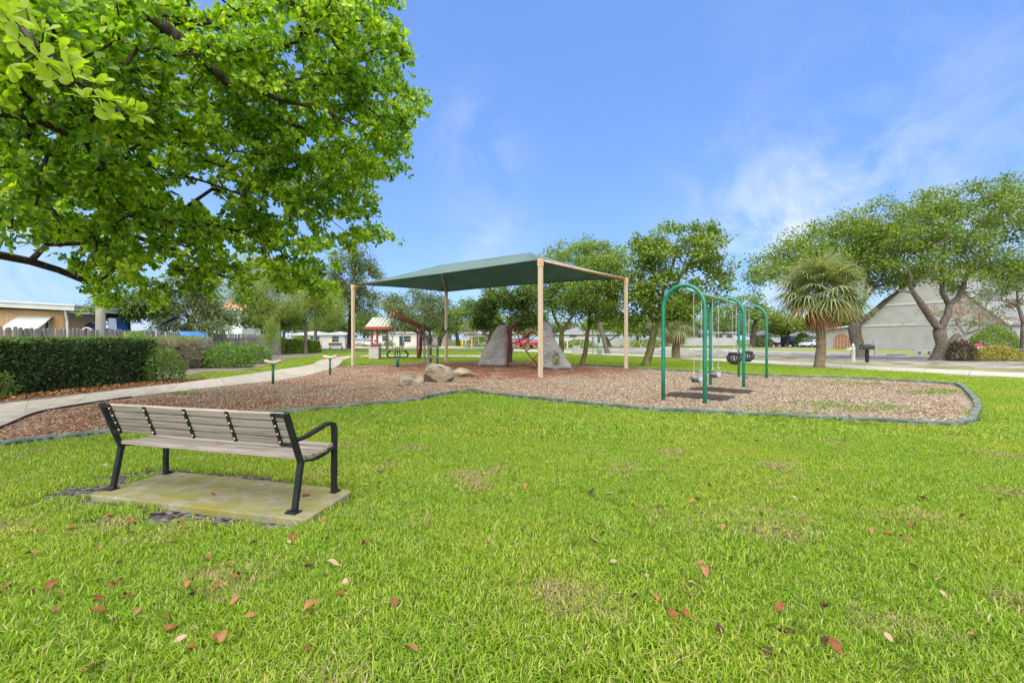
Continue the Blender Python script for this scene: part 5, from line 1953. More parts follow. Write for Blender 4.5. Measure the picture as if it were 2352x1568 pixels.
# ------------------------------------------------------------------ big trees at the street, right
bt = G(2164, 827)
Y = bt.y
pt = lambda x, y, d=0: P(x, y, Y + d)
root = [(bt - Z * 0.1, 0.86), (bt + Z * 0.06, 0.72), (bt + Z * 0.35, 0.56), (pt(2166, 790), 0.3760), (pt(2160, 772), 0.3600), (pt(2158, 756), 0.3680)]
tree('street_tree', 'large spreading tree with thick forked grey trunk before the white church', [root,
     [(pt(2158, 756), 0.2400), (pt(2138, 730, -0.5), 0.2240), (pt(2118, 700, -0.8), 0.2000), (pt(2098, 672, -1), 0.1440), (pt(2090, 655, -1.2), 0.1120)],
     [(pt(2160, 756), 0.2400), (pt(2176, 722), 0.2080), (pt(2180, 700), 0.1920), (pt(2165, 672), 0.1440), (pt(2163, 640), 0.1280), (pt(2168, 590), 0.0960), (pt(2175, 530), 0.0560)],
     [(pt(2180, 700), 0.1920), (pt(2200, 685, 0.6), 0.1760), (pt(2214, 660, 1), 0.1600), (pt(2216, 640, 1), 0.1360), (pt(2250, 612, 1), 0.1040), (pt(2310, 595, 1.4), 0.0640), (pt(2360, 600, 2), 0.0400)],
     [(pt(2098, 672, -1), 0.0800), (pt(2070, 668, -1.6), 0.0640), (pt(2035, 660, -2), 0.0400)],
     [(pt(2214, 650, 1), 0.0960), (pt(2260, 560, 1), 0.0640), (pt(2300, 500, 1), 0.0400)],
     [(pt(2185, 785), 0.2240), (pt(2196, 772), 0.1760), (pt(2203, 770), 0.1600)]],
     [(2160, 480, 150, 42, Y, 5.0), (2070, 530, 80, 40, Y, 4), (2260, 470, 120, 46, Y, 5), (2150, 555, 120, 45, Y, 5), (2290, 545, 110, 50, Y, 5), (2040, 600, 60, 45, Y, 3.5), (2120, 640, 70, 28, Y, 3.5), (2270, 620, 80, 32, Y, 4), (2380, 480, 90, 60, Y, 5), (2400, 600, 80, 50, Y, 5), (2300, 655, 60, 22, Y, 4), (2190, 610, 60, 24, Y, 4), (2020, 560, 40, 36, Y, 3)],
     430, 85, 0.32, 0.19, 0.10, LM_MID, BARK, 0.013, 0.13, flat=0.6, alpha=0.18, seg=0.6)
bt = G(1975, 821.5)
Y2 = bt.y
p2_ = lambda x, y, d=0: P(x, y, Y2 + d)
tree('street_tree', 'broad tree whose dark trunk stands just right of the fan palm', [[(bt - Z * 0.1, 0.85), (bt + Z * 0.08, 0.62), (p2_(1972, 800), 0.46), (p2_(1966, 775), 0.42), (p2_(1963, 755), 0.43), (p2_(1966, 742), 0.42)],
     [(p2_(1966, 742), 0.24), (p2_(2000, 722), 0.21), (p2_(2035, 690), 0.17), (p2_(2060, 672), 0.12), (p2_(2085, 640), 0.07)],
     [(p2_(1966, 742), 0.26), (p2_(1972, 710), 0.22), (p2_(1984, 690), 0.17), (p2_(2010, 660), 0.12), (p2_(2040, 650), 0.06)],
     [(p2_(1966, 742), 0.22), (p2_(1950, 700), 0.18), (p2_(1940, 640), 0.13), (p2_(1915, 580), 0.08)],
     [(p2_(1984, 690), 0.13), (p2_(1995, 630), 0.10), (p2_(1990, 570), 0.06)],
     [(p2_(1950, 700), 0.12), (p2_(1880, 660), 0.09), (p2_(1800, 640), 0.05)]],
     [(1900, 550, 95, 46, Y2, 4.5), (1985, 545, 70, 45, Y2, 4), (1820, 600, 70, 42, Y2, 4), (1760, 640, 44, 34, Y2, 3), (1990, 610, 80, 45, Y2, 4), (2050, 640, 50, 34, Y2, 3), (1880, 610, 110, 42, Y2, 5), (2040, 570, 46, 36, Y2, 3)],
     290, 100, 0.36, 0.20, 0.11, LM_MID, BARK, 0.014, 0.13, flat=0.6, alpha=0.18, seg=0.6, group=None)
b = G(2350, 818)
tree('street_tree', 'partly hidden grey trunk with low olive foliage at the right edge', [flare(b, 0.24, P(2352, 745, b.y), 0.18), [(P(2352, 745, b.y), 0.15), (P(2338, 700, b.y), 0.11), (P(2335, 660, b.y), 0.06)], [(P(2338, 700, b.y), 0.09), (P(2300, 690, b.y), 0.05), (P(2270, 690, b.y), 0.03)]],
     [(2310, 660, 50, 18, b.y, 2), (2270, 685, 32, 16, b.y, 2), (2360, 640, 50, 26, b.y, 3), (2345, 700, 36, 14, b.y, 2)], 90, 50, 0.22, 0.15, 0.07, LM_GREY, BARK, 0.012, 0.08, flat=0.4)
# flowering frangipani
b = G(2186.5, 816.7)
Yp = b.y
pk = lambda x, y: P(x, y, Yp)
fr_blobs = [(2240, 715, 66, 34, Yp, 2.4), (2205, 735, 40, 30, Yp, 2), (2275, 740, 46, 26, Yp, 2), (2135, 715, 26, 16, Yp + 1, 1.4)]
fg = tree('frangipani_tree', 'small frangipani with pink blossoms beside the thick forked trunk', [flare(b, 0.17, pk(2218, 768), 0.13), [(pk(2218, 768), 0.10), (pk(2200, 745), 0.07), (pk(2190, 730), 0.04)], [(pk(2218, 768), 0.10), (pk(2235, 740), 0.07), (pk(2245, 715), 0.04)], [(pk(2218, 768), 0.09), (pk(2260, 752), 0.07), (pk(2290, 740), 0.04)]],
          fr_blobs, 120, 7, 0.16, 0.26, 0.085, LM_LIGHT, surf('pale_grey_bark', [(0.20, 0.18, 0.15), (0.30, 0.28, 0.24)], 0.9, 6), 0.016, 0.08, seg=0.6)
A = crown_points(fr_blobs, 46, -0.3, 4.0)
o = link('blossom', leaf_cloud('blossom', A, 12, 0.13, 0.13, 0.10, leafmat('pink_petal', [(0.62, 0.05, 0.17), (0.72, 0.10, 0.22), (0.78, 0.22, 0.25)], 0.35, 0.5, 0.2, (1.1, 0.8, 0.9))), fg)
o.location = -Vector((b.x, b.y, 0))
o['kind'] = 'stuff'
o['label'] = 'clusters of pink blossoms'

# far trees along the streets
far = [(1727, 796, 1735, 735, [(1700, 715, 70, 28, 80), (1760, 720, 46, 26, 80), (1650, 725, 44, 24, 80), (1720, 690, 44, 16, 80)], LM_MID, 0.45, 'spreading street tree seen through the rear swing arches'),
       (1808, 796, 1812, 765, [(1808, 745, 52, 20, 82), (1850, 750, 30, 16, 82)], LM_LIGHT, 0.22, 'low bright green tree in front of the grey-roofed house'),
       (1795, 795, 1795, 765, [(1790, 755, 18, 12, 84)], LM_MID, 0.15, 'thin small tree beside the parked van'),
       (1400, 796, 1392, 775, [(1400, 745, 40, 24, 88), (1440, 755, 34, 20, 88), (1365, 750, 26, 18, 88)], LM_LIGHT, 0.38, 'pale green tree overhanging the white board fence'),
       (1462, 796, 1465, 770, [(1470, 748, 46, 26, 92), (1520, 755, 36, 20, 92)], LM_GREY, 0.3, 'grey-green tree behind the white board fence'),
       (1052, 798, 1050, 770, [(1052, 740, 36, 34, 84), (1075, 715, 26, 24, 84), (1030, 755, 22, 22, 84)], LM_MID, 0.4, 'dense green tree next to the yellow posts'),
       (1010, 797, 1010, 770, [(1012, 750, 26, 24, 90), (1030, 725, 22, 18, 90)], LM_GREY, 0.3, 'grey-green tree behind the rear canopy post'),
       (1118, 800, 1125, 770, [(1120, 738, 38, 24, 70), (1150, 750, 22, 20, 70)], LM_LIGHT, 0.25, 'yellow-green tree left of the tall climbing rock'),
       (845, 795, 845, 770, [(848, 745, 30, 34, 105), (880, 752, 26, 22, 105)], LM_DARK, 0.35, 'dark tree above the parked grey car'),
       (770, 795, 770, 770, [(765, 745, 30, 20, 110), (735, 752, 26, 16, 110), (800, 748, 20, 18, 110)], LM_DARK, 0.35, 'dark tree behind the small white house'),
       (925, 795, 925, 770, [(925, 760, 30, 14, 108), (960, 758, 26, 14, 108)], LM_MID, 0.3, 'green tree behind the cream house'),
       (1205, 797, 1205, 770, [(1205, 752, 30, 22, 90), (1235, 748, 26, 22, 90)], LM_MID, 0.3, 'tree standing behind the red pickup'),
       (1565, 797, 1565, 770, [(1565, 750, 34, 18, 105), (1600, 752, 24, 16, 105)], LM_GREY, 0.3, 'tree behind the fan palm by the fence'),
       (1660, 797, 1660, 770, [(1650, 752, 30, 16, 110), (1690, 755, 24, 14, 110)], LM_GREY, 0.3, 'tree behind the hipped grey roof'),
       (1890, 795, 1890, 770, [(1905, 745, 34, 24, 100), (1930, 720, 30, 24, 100), (1870, 760, 22, 14, 100)], LM_LIGHT, 0.35, 'bright green tree behind the palm trunk'),
       (1945, 795, 1945, 770, [(1950, 735, 24, 24, 95)], LM_MID, 0.3, 'tree rising behind the church porch')]
for x, y, tx, ty, blobs, lm, r, lab in far:
    Yf = blobs[0][4]
    b = Vector(((x - CX) * Yf / F, Yf, 0))
    tree('street_tree', lab, [flare(b, r, P(tx, ty, Yf), r * 0.7)], blobs, 80, 75, 0.55, 0.34, 0.22, lm, BARK_D, 0.02, 0.2, flat=0.55, group='trees along the far streets')
b = Vector(((1078 - CX) * 80 / F, 80, 0))
tree('myrtle_tree', 'vase-shaped bare-looking grey-brown tree between the yellow posts', [[(b, 0.2), (b + Z * 0.5, 0.16)], [(b + Z * 0.5, 0.08), (b + Vector((-1.0, 0, 2.6)), 0.03)], [(b + Z * 0.5, 0.08), (b + Vector((1.1, 0, 2.6)), 0.03)], [(b + Z * 0.5, 0.08), (b + Vector((0.1, 0.5, 2.8)), 0.03)], [(b + Z * 0.5, 0.08), (b + Vector((0.5, -0.4, 2.7)), 0.03)]],
     [(1078, 756, 22, 18, 80)], 70, 30, 0.28, 0.3, 0.05, leafmat('dry_twig_leaf', [(0.15, 0.13, 0.07), (0.24, 0.22, 0.13), (0.30, 0.30, 0.16)], 0.2), BARK, 0.012, 0.05)
# distant tree line, tree by tree
k = 0
words = ['slender', 'rounded', 'broad', 'low', 'ragged', 'domed', 'dense', 'thin', 'squat', 'tufted']
for x in list(range(560, 2400, 92)):
    Yf = random.uniform(125, 150)
    hgt = random.uniform(20, 34)
    b = Vector(((x - CX) * Yf / F, Yf, 0))
    near_ = ['white house at the park corner', 'small white house', 'grey parked car', 'roofed shelter', 'grey-green park tree', 'rear canopy post', 'yellow posts', 'tall climbing rock', 'pointed climbing rock', 'utility box', 'right canopy post', 'leaning park tree', 'old fan palm', 'first swing arch', 'last swing arch', 'grey-roofed house', 'parked van', 'palm crown', 'church porch', 'church wall']
    tree('distant_tree', '%s distant tree on the skyline behind the %s' % (words[k % 10], near_[k % 20]), [flare(b, 0.4, b + Z * 3, 0.25)], [(x, 779 - hgt, random.uniform(40, 58), hgt * 0.75, Yf, 5)], 70, 60, 1.0, 0.6, 0.4, [LM_DARK, LM_MID, LM_GREY][k % 3], BARK_D, 0.03, 0.2, group='distant trees on the skyline')
    k += 1


# ------------------------------------------------------------------ fan palms
def fan_palm(label, base, ht, rt, nf, ndead, R0, seed, cols, crown_drop=0.0, group=None):
    rd = random.Random(seed)
    base = Vector(base)
    t = thing('fan_palm', label, 'palm tree', base, group=group)
    m = MB()
    n = 16
    lean = Vector((rd.uniform(-0.12, 0.12), 0, 0))
    line, rs = [], []
    for i in range(n + 1):
        u = i / n
        line.append(base + Z * (ht * u - 0.05) + lean * u * u * 2 + Vector((0.03 * math.sin(u * 9 + seed), 0.03 * math.cos(u * 7), 0)))
        rs.append(rt * (1.22 - 0.32 * u + (0.3 if i == 0 else 0)) * (1 + 0.05 * math.sin(i * 2.6)))
    m.tube(line, rs, 12)
    m.build('trunk', surf('palm_bark', [(0.13, 0.09, 0.055), (0.21, 0.155, 0.10), (0.27, 0.21, 0.145)], 0.95, 4, stretch=(1, 1, 3), spec=0.15, bump=1.0, bscale=8, bdist=0.05, stain=(0.19, 0.19, 0.05), stain_scale=1.2, stain_lo=0.5, stain_hi=0.66), t)
    top = line[-1]
    m = MB()            # old leaf bases
    for i in range(46):
        a = i * 2.4
        zz = top.z - 0.02 - 0.026 * i
        d = Vector((math.cos(a), math.sin(a), 0))
        p = Vector((top.x, top.y, zz)) + d * rt * 0.8
        m.beam(p, p + d * 0.16 + Z * 0.16, 0.07, 0.03)
    m.build('leaf_base', surf('palm_boot', [(0.16, 0.08, 0.045), (0.30, 0.17, 0.10)], 0.9, 8), t)
    live = leafmat('palm_live_' + cols, [(0.10, 0.145, 0.055), (0.165, 0.21, 0.08), (0.235, 0.275, 0.115), (0.31, 0.33, 0.17)], 0.35, 0.45, 0.35)
    olive = leafmat('palm_old', [(0.22, 0.20, 0.07), (0.32, 0.25, 0.09), (0.38, 0.24, 0.08)], 0.3, 0.6, 0.2)
    dead = leafmat('palm_dead', [(0.22, 0.085, 0.03), (0.36, 0.17, 0.07), (0.42, 0.28, 0.16), (0.30, 0.22, 0.16)], 0.2, 0.8, 0.1)
    for i in range(nf + ndead):
        isd = i >= nf
        a = i * 2.39996 + rd.uniform(-0.2, 0.2)
        if isd:
            el = rd.uniform(-1.35, -0.95)
            ln = R0 * rd.uniform(0.22, 0.36)
        else:
            u = (i + 0.5) / nf
            el = 1.40 - 1.95 * u + rd.uniform(-0.12, 0.12)
            ln = R0 * rd.uniform(0.42, 0.60)
        dh = Vector((math.cos(a), math.sin(a), 0))
        d = dh * math.cos(el) + Z * math.sin(el)
        start = top + Z * (0.15 if not isd else -0.15) + dh * rt * 0.5
        m = MB()
        end = start + d * ln
        end.z -= 0.10 * ln * (1 - abs(math.sin(el)))
        m.tube([start, start.lerp(end, 0.5) + Z * 0.05 * ln, end], [0.022, 0.017, 0.012], 4)
        # fan of drooping segments round the petiole's end
        nrm = (Z - d * Z.dot(d))
        if nrm.length < 0.2:
            nrm = -dh if d.z > 0 else dh
        nrm.normalize()
        side = d.cross(nrm).normalized()
        nseg = 26 if not isd else 16
        spread = 2.2 if not isd else 1.3
        vs, fs = [], []
        Lf = R0 * rd.uniform(0.50, 0.62) * (0.62 if isd else 1)
        for k_ in range(nseg):
            th = (k_ / (nseg - 1) - 0.5) * 2 * spread
            dr = (d * math.cos(th) + side * math.sin(th)).normalized()
            dr = (dr + nrm * (-0.25 * abs(math.sin(th)) + rd.uniform(-0.06, 0.06))).normalized()
            L_ = Lf * (0.72 + 0.28 * math.cos(th * 0.7)) * rd.uniform(0.88, 1.08)
            w_ = 0.036 if not isd else 0.024
            pw = nrm.cross(dr).normalized()
            q0 = end
            pts = []
            for s_ in (0.0, 0.4, 0.72, 1.0):
                g_ = 0.42 if not isd else 0.55
                q = q0 + dr * L_ * s_ - Z * (g_ * L_ * s_ ** 2.6)
                pts.append((q, w_ * (0.35, 1.0, 0.7, 0.08)[(0.0, 0.4, 0.72, 1.0).index(s_)]))
            o_ = len(vs)
            for q, ww in pts:
                vs += [q + pw * ww, q - pw * ww]
            fs += [(o_ + 2 * j, o_ + 2 * j + 1, o_ + 2 * j + 3, o_ + 2 * j + 2) for j in range(3)]
        m.add(vs, fs)
        mt = dead if isd else (olive if (i > nf * 0.86 and rd.random() < 0.6) else live)
        m.build('frond', mt, t)
    return t


b = G(1884, 844)
fan_palm('fan palm with rusty dead skirt standing on the lawn before the church', (b.x, b.y, 0), 3.7, 0.19, 62, 40, 2.25, 5, 'a')
b = G(1553, 822.5)
fan_palm('ragged yellow-brown fan palm behind the leaning park tree', (b.x, b.y, 0), 2.75, 0.26, 30, 34, 2.1, 9, 'b')
b = Vector(((1213 - CX) * 62 / F, 62, 0))
fan_palm('small fan palm seen above the red tube climber', (b.x, b.y, 0), 3.4, 0.2, 40, 8, 2.4, 14, 'a')


# ================================================================== hedges and shrubs
def hedge(name, label, a, b, depth, h, n, L, Wd, leaf, cat='hedge', bare=0.0, rnd=0.12, stems=18, seed=0, top=None, group=None):
    """clipped hedge between two ground points; depth runs to the left of a->b"""
    a, b = Vector((a.x, a.y, 0)), Vector((b.x, b.y, 0))
    t = thing(name, label, cat, a, group=group)
    d = b - a
    L0 = d.length
    x = d.normalized()
    y = Vector((-x.y, x.x, 0))
    # most leaves sit in the outer shell: front, top, ends
    u = rng.random(n) * L0
    fx = rng.random(n)
    wv = rng.random(n)
    face = rng.choice(4, n, p=[0.52, 0.24, 0.12, 0.12])
    q = np.zeros((n, 3))
    sh = np.abs(rng.normal(0, 0.07, n))
    hh = np.array([h * (1 + 0.05 * mnoise.noise(Vector((uu * 0.8, seed, 0)))) for uu in u])
    q[:, 0] = u
    q[:, 1] = np.where(face == 0, sh, wv * depth)
    q[:, 2] = np.where(face == 1, hh - sh, bare + (hh - bare) * fx)
    q[:, 0] = np.where(face == 2, sh * 1.2, np.where(face == 3, L0 - sh * 1.2, q[:, 0]))
    for i in range(n):      # uneven growth
        k = mnoise.noise(Vector((q[i, 0] * 1.4, q[i, 2] * 1.4, seed + 0.3))) + 0.5 * mnoise.noise(Vector((q[i, 0] * 4, q[i, 2] * 4, seed)))
        q[i, 1] -= rnd * k * (1 if face[i] == 0 else 0.3)
        q[i, 2] += 0.05 * k if face[i] == 1 else 0
        edge = max(0, q[i, 2] - (hh[i] - 0.14)) / 0.14
        if face[i] == 0:
            q[i, 1] += 0.10 * edge * edge
    w = np.array(a)[None] + q[:, 0:1] * np.array(x)[None] + q[:, 1:2] * np.array(y)[None]
    w[:, 2] = q[:, 2]
    out = np.where((face == 0)[:, None], -np.array(y)[None], np.where((face == 1)[:, None], np.array([[0, 0, 1.0]]), np.where((face == 2)[:, None], -np.array(x)[None], np.array(x)[None])))
    dd = out * 0.5 + rng.normal(0, 0.7, (n, 3)) + [0, 0, 0.35]
    nr = out * 0.8 + rng.normal(0, 0.7, (n, 3)) + [0, 0, 0.5]
    ln = rng.uniform(0.7, 1.3, n) * L
    o = link('foliage', leaf_mesh('foliage', w - np.array(a), dd, nr, ln, ln * Wd / L, leaf), t)
    o['kind'] = 'stuff'
    if top is not None:     # brighter young shoots along the clipped top
        sel = face == 1
        k = sel.sum()
        o = link('new_shoots', leaf_mesh('new_shoots', w[sel] - np.array(a) + [0, 0, 0.02], dd[sel] + [0, 0, 0.4], nr[sel], ln[sel], ln[sel] * Wd / L, top), t)
        o['kind'] = 'stuff'
    m = MB()
    for i in range(stems):
        uu = L0 * (i + random.uniform(0.2, 0.8)) / stems
        p = a + x * uu + y * random.uniform(0.15, depth * 0.7)
        for _ in range(3):
            e = p + x * random.uniform(-0.3, 0.3) + y * random.uniform(-0.2, 0.2) + Z * (h * random.uniform(0.5, 0.85))
            m.tube([p - Z * 0.03, p.lerp(e, 0.5) + x * random.uniform(-0.08, 0.08), e], [0.016, 0.011, 0.005], 5)
    m.build('stem', BARK, t)
    # the dense twiggy heart one cannot see through
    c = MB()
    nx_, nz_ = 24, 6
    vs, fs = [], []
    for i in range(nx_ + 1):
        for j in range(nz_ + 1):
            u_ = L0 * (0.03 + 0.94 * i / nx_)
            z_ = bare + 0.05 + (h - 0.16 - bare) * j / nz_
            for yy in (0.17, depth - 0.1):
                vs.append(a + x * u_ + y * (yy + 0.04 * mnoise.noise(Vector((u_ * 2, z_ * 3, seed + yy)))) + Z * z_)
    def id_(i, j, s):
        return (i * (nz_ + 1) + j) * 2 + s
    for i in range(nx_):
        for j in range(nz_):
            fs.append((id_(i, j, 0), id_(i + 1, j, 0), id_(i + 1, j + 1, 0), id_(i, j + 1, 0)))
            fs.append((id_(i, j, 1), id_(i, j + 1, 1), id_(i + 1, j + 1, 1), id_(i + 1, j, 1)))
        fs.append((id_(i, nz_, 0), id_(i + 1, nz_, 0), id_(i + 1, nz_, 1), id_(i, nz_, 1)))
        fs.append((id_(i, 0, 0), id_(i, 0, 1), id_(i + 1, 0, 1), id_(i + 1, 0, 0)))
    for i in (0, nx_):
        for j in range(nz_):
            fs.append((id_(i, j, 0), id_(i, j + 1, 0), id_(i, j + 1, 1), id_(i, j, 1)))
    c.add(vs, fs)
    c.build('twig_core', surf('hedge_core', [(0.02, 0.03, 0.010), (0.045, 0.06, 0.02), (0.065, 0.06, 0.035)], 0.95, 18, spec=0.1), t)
    return t


def shrub(name, label, c, r, h, n, L, Wd, leaf, cat='shrub', seed=0, z0=0.05, group=None, stems=10):
    """round loose shrub; c ground centre, r (rx, ry)"""
    t = thing(name, label, cat, (c.x, c.y, 0), group=group)
    v = unit(rng.normal(0, 1, (n, 3)))
    v[:, 2] = np.abs(v[:, 2]) * np.where(rng.random(n) < 0.85, 1, -0.3)
    rr = 1 - np.abs(rng.normal(0, 0.16, n))
    k = np.array([mnoise.noise(Vector(q) * 2.4 + Vector((seed, 0, 0))) for q in v])
    rr = rr * (1 + 0.22 * k)
    p = v * rr[:, None] * [r[0], r[1], h - z0] + [0, 0, z0 + 0.12 * h]
    p[:, 2] = np.maximum(p[:, 2], 0.03)
    dd = v * 0.6 + rng.normal(0, 0.6, (n, 3)) + [0, 0, 0.4]
    nr = v + rng.normal(0, 0.6, (n, 3)) + [0, 0, 0.4]
    ln = rng.uniform(0.7, 1.3, n) * L
    o = link('foliage', leaf_mesh('foliage', p, dd, nr, ln, ln * Wd / L, leaf), t)
    o['kind'] = 'stuff'
    m = MB()
    for i in range(stems):
        a = random.uniform(0, 6.28)
        e = Vector((r[0] * 0.75 * math.cos(a), r[1] * 0.75 * math.sin(a), h * random.uniform(0.5, 0.9)))
        q = Vector((e.x * 0.25, e.y * 0.25, -0.03))
        m.tube([q, q.lerp(e, 0.5), e], [0.018, 0.012, 0.005], 5)
    o = m.build('stem', BARK)
    o.parent = t
    return t


LH = leafmat('hedge_leaf', [(0.010, 0.030, 0.010), (0.022, 0.058, 0.014), (0.040, 0.090, 0.020), (0.070, 0.130, 0.035), (0.12, 0.17, 0.06)], 0.2, 0.42, 0.3, pos=[0, 0.22, 0.5, 0.78, 0.94])
LS = leafmat('shoot_leaf', [(0.07, 0.14, 0.02), (0.11, 0.20, 0.03), (0.16, 0.25, 0.04)], 0.35, 0.4, 0.4)
hedge('clipped_hedge', 'long dark green clipped hedge in front of the weathered picket fence', Vector((-12.75, 7.4, 0)), Vector((-11.8, 15.2, 0)), 1.25, 1.42, 30000, 0.062, 0.034, LH, rnd=0.14, stems=26, bare=0.03, seed=1, top=LS)
shrub('hedge_shrub', 'loose green bush at the near end of the clipped hedge by the path', Vector((-11.55, 15.1, 0)), (0.62, 0.6), 1.02, 2600, 0.075, 0.036, LS, seed=4)
shrub('hedge_shrub', 'small bright sprig bush at the foot of the dark hedge, left edge', Vector((-12.15, 10.7, 0)), (0.35, 0.35), 0.62, 700, 0.07, 0.038, LS, seed=6)
LV_ = leafmat('dry_vine', [(0.20, 0.175, 0.12), (0.30, 0.265, 0.19), (0.38, 0.34, 0.255), (0.20, 0.22, 0.08)], 0.15, 0.8, 0.1)
hedge('dry_hedge', 'dried grey-brown vine hedge between the clipped hedge and bright shrub', G(395, 852), G(485, 842), 1.3, 1.34, 6500, 0.30, 0.014, LV_, rnd=0.2, stems=8, seed=7, top=LM_LIGHT)
LB = leafmat('bright_shrub_leaf', [(0.045, 0.12, 0.012), (0.085, 0.19, 0.018), (0.14, 0.26, 0.03), (0.21, 0.32, 0.05)], 0.35, 0.4, 0.4)
c = G(505, 846)
shrub('leafy_shrub', 'bright green leafy shrub beside the lawn, larger of the pair', Vector((c.x, c.y + 0.6, 0)), (1.25, 0.8), 1.06, 4200, 0.10, 0.05, LB, seed=9, stems=14)
c = G(570, 836)
shrub('leafy_shrub', 'bright green leafy shrub beside the lawn, smaller and farther one', Vector((c.x, c.y + 0.3, 0)), (1.15, 0.8), 1.06, 3400, 0.10, 0.05, LB, seed=12, stems=14)
hedge('clipped_hedge', 'lighter clipped hedge behind the bright green shrubs', G(450, 824), G(560, 817), 1.4, 1.42, 6500, 0.11, 0.06, LM_LIGHT, rnd=0.2, stems=10, seed=14)
for x0, x1, y0, y1, hh, lab, sd in ((600, 655, 815, 813.5, 1.55, 'clipped far hedge behind the second feathery pine', 21), (660, 705, 813, 812, 1.32, 'clipped far hedge beside the straight-trunked pine', 25), (706, 736, 811, 809.5, 1.2, 'last short clipped hedge at the corner of the park', 28)):
    hedge('clipped_hedge', lab, G(x0, y0), G(x1, y1), 1.6, hh, 4200, 0.15, 0.08, LM_MID, rnd=0.25, stems=6, seed=sd)
c = Vector(((312 - CX) / 66.0, F / 66.0, 0))
shrub('leafy_shrub', 'light green feathery shrub poking above the picket fence', Vector((c.x, c.y, 0)), (0.75, 0.5), 1.62, 1500, 0.13, 0.045, LM_LIGHT, seed=31)
c = P(312, 762, 15.8)
# right-hand shrubs at the street
c = G(2310, 815)
shrub('green_shrub', 'tall green shrub against the church wall at the right edge', Vector((c.x + 0.6, c.y + 1.5, 0)), (2.2, 1.4), 2.3, 4500, 0.17, 0.09, LM_MID, seed=41)
c = G(2305, 830)
shrub('croton_shrub', 'yellow-leaved croton bed beside the white sign post', Vector((c.x + 0.2, c.y + 0.6, 0)), (1.7, 0.7), 0.85, 3600, 0.12, 0.06, leafmat('yellow_croton', [(0.24, 0.20, 0.03), (0.36, 0.31, 0.05), (0.46, 0.40, 0.08), (0.16, 0.19, 0.04)], 0.3, 0.45, 0.35), seed=43)
c = G(2216, 829)
shrub('croton_shrub', 'dark spiky croton clump at the foot of the thick street tree', Vector((c.x, c.y + 0.2, 0)), (0.85, 0.55), 1.15, 1300, 0.24, 0.055, leafmat('dark_croton', [(0.018, 0.022, 0.012), (0.05, 0.05, 0.025), (0.13, 0.12, 0.06), (0.16, 0.035, 0.03)], 0.15, 0.4, 0.4), seed=45)
for x, y, rr, hh, lm, lab in ((1845, 797, 1.6, 2.2, LM_LIGHT, 'light green bush beside the white sedan'), (1905, 797, 2.2, 2.0, LM_MID, 'round green bush left of the church porch'), (1885, 797, 1.3, 1.6, leafmat('red_leaf', [(0.12, 0.03, 0.02), (0.22, 0.06, 0.04), (0.12, 0.13, 0.05)], 0.2), 'reddish bush behind the palm trunk'), (1750, 797, 1.8, 1.9, LM_GREY, 'grey-green bush left of the red car'),
                              (1330, 796.5, 3.0, 1.1, LM_MID, 'low bushes under the grey-roofed house windows'), (1490, 797.5, 3.6, 1.2, LM_MID, 'weedy bushes along the white board fence'), (895, 795, 1.6, 1.5, LM_LIGHT, 'yellow-green bush by the cream house'), (1100, 796, 2.4, 1.6, LM_MID, 'green bush near the stop sign'), (690, 800, 2.0, 1.6, LM_MID, 'green bush before the small white house')):
    c = G(x, y)
    shrub('street_shrub', lab, c, (rr, rr * 0.7), hh, 800, 0.32, 0.2, lm, seed=x, group='bushes along the far streets', stems=4)

# ================================================================== picket fence, left
M_picket = surf('weathered_picket', [(0.16, 0.15, 0.12), (0.29, 0.275, 0.23), (0.42, 0.40, 0.35)], 0.95, 5, stretch=(3, 3, 0.5), spec=0.1, stain=(0.10, 0.105, 0.05), stain_scale=1.6, stain_lo=0.5, stain_hi=0.68, bump=0.6, bscale=20, bstretch=(5, 5, 0.4), island=0.3)
FA, FB, FC = Vector((-15.0, 9.0, 0)), Vector((-15.9, 16.0, 0)), Vector((-21.5, 42, 0))
fence = thing('picket_fence', 'weathered grey wooden picket fence behind the clipped hedge', 'fence', FA)


def picket(w, h, ear):
    m = MB()
    m.extrude([(-w / 2, 0), (w / 2, 0), (w / 2, h - ear), (w / 2 - ear, h), (-w / 2 + ear, h), (-w / 2, h - ear)], (0, 0.011, 0), (1, 0, 0), (0, 0, 1), (0, -0.022, 0))
    return m.mesh('picket', M_picket)


pk_me = [picket(0.135, 1.80, 0.03), picket(0.14, 1.83, 0.035), picket(0.125, 1.78, 0.025)]
run = 0.0
total = (FB - FA).length + (FC - FB).length
while run < total:
    if run < (FB - FA).length:
        p = FA.lerp(FB, run / (FB - FA).length)
        d = FB - FA
    else:
        u = (run - (FB - FA).length) / (FC - FB).length
        p = FB.lerp(FC, u)
        d = FC - FB
    M = Matrix.Translation(p - FA) @ Matrix.Rotation(math.atan2(d.y, d.x), 4, 'Z') @ Matrix.Rotation(random.gauss(0, 0.014), 4, 'Y') @ Matrix.Rotation(random.gauss(0, 0.02), 4, 'X')
    piece('picket', random.choice(pk_me), fence, M)
    run += 0.147
for a, b in ((FA, FB), (FB, FC)):
    for zz in (0.35, 1.45):
        m = MB()
        n_ = (b - a).normalized().cross(Z)
        m.beam(a + Z * zz - n_ * 0.04, b + Z * zz - n_ * 0.04, 0.04, 0.09)
        m.build('rail', M_picket, fence)

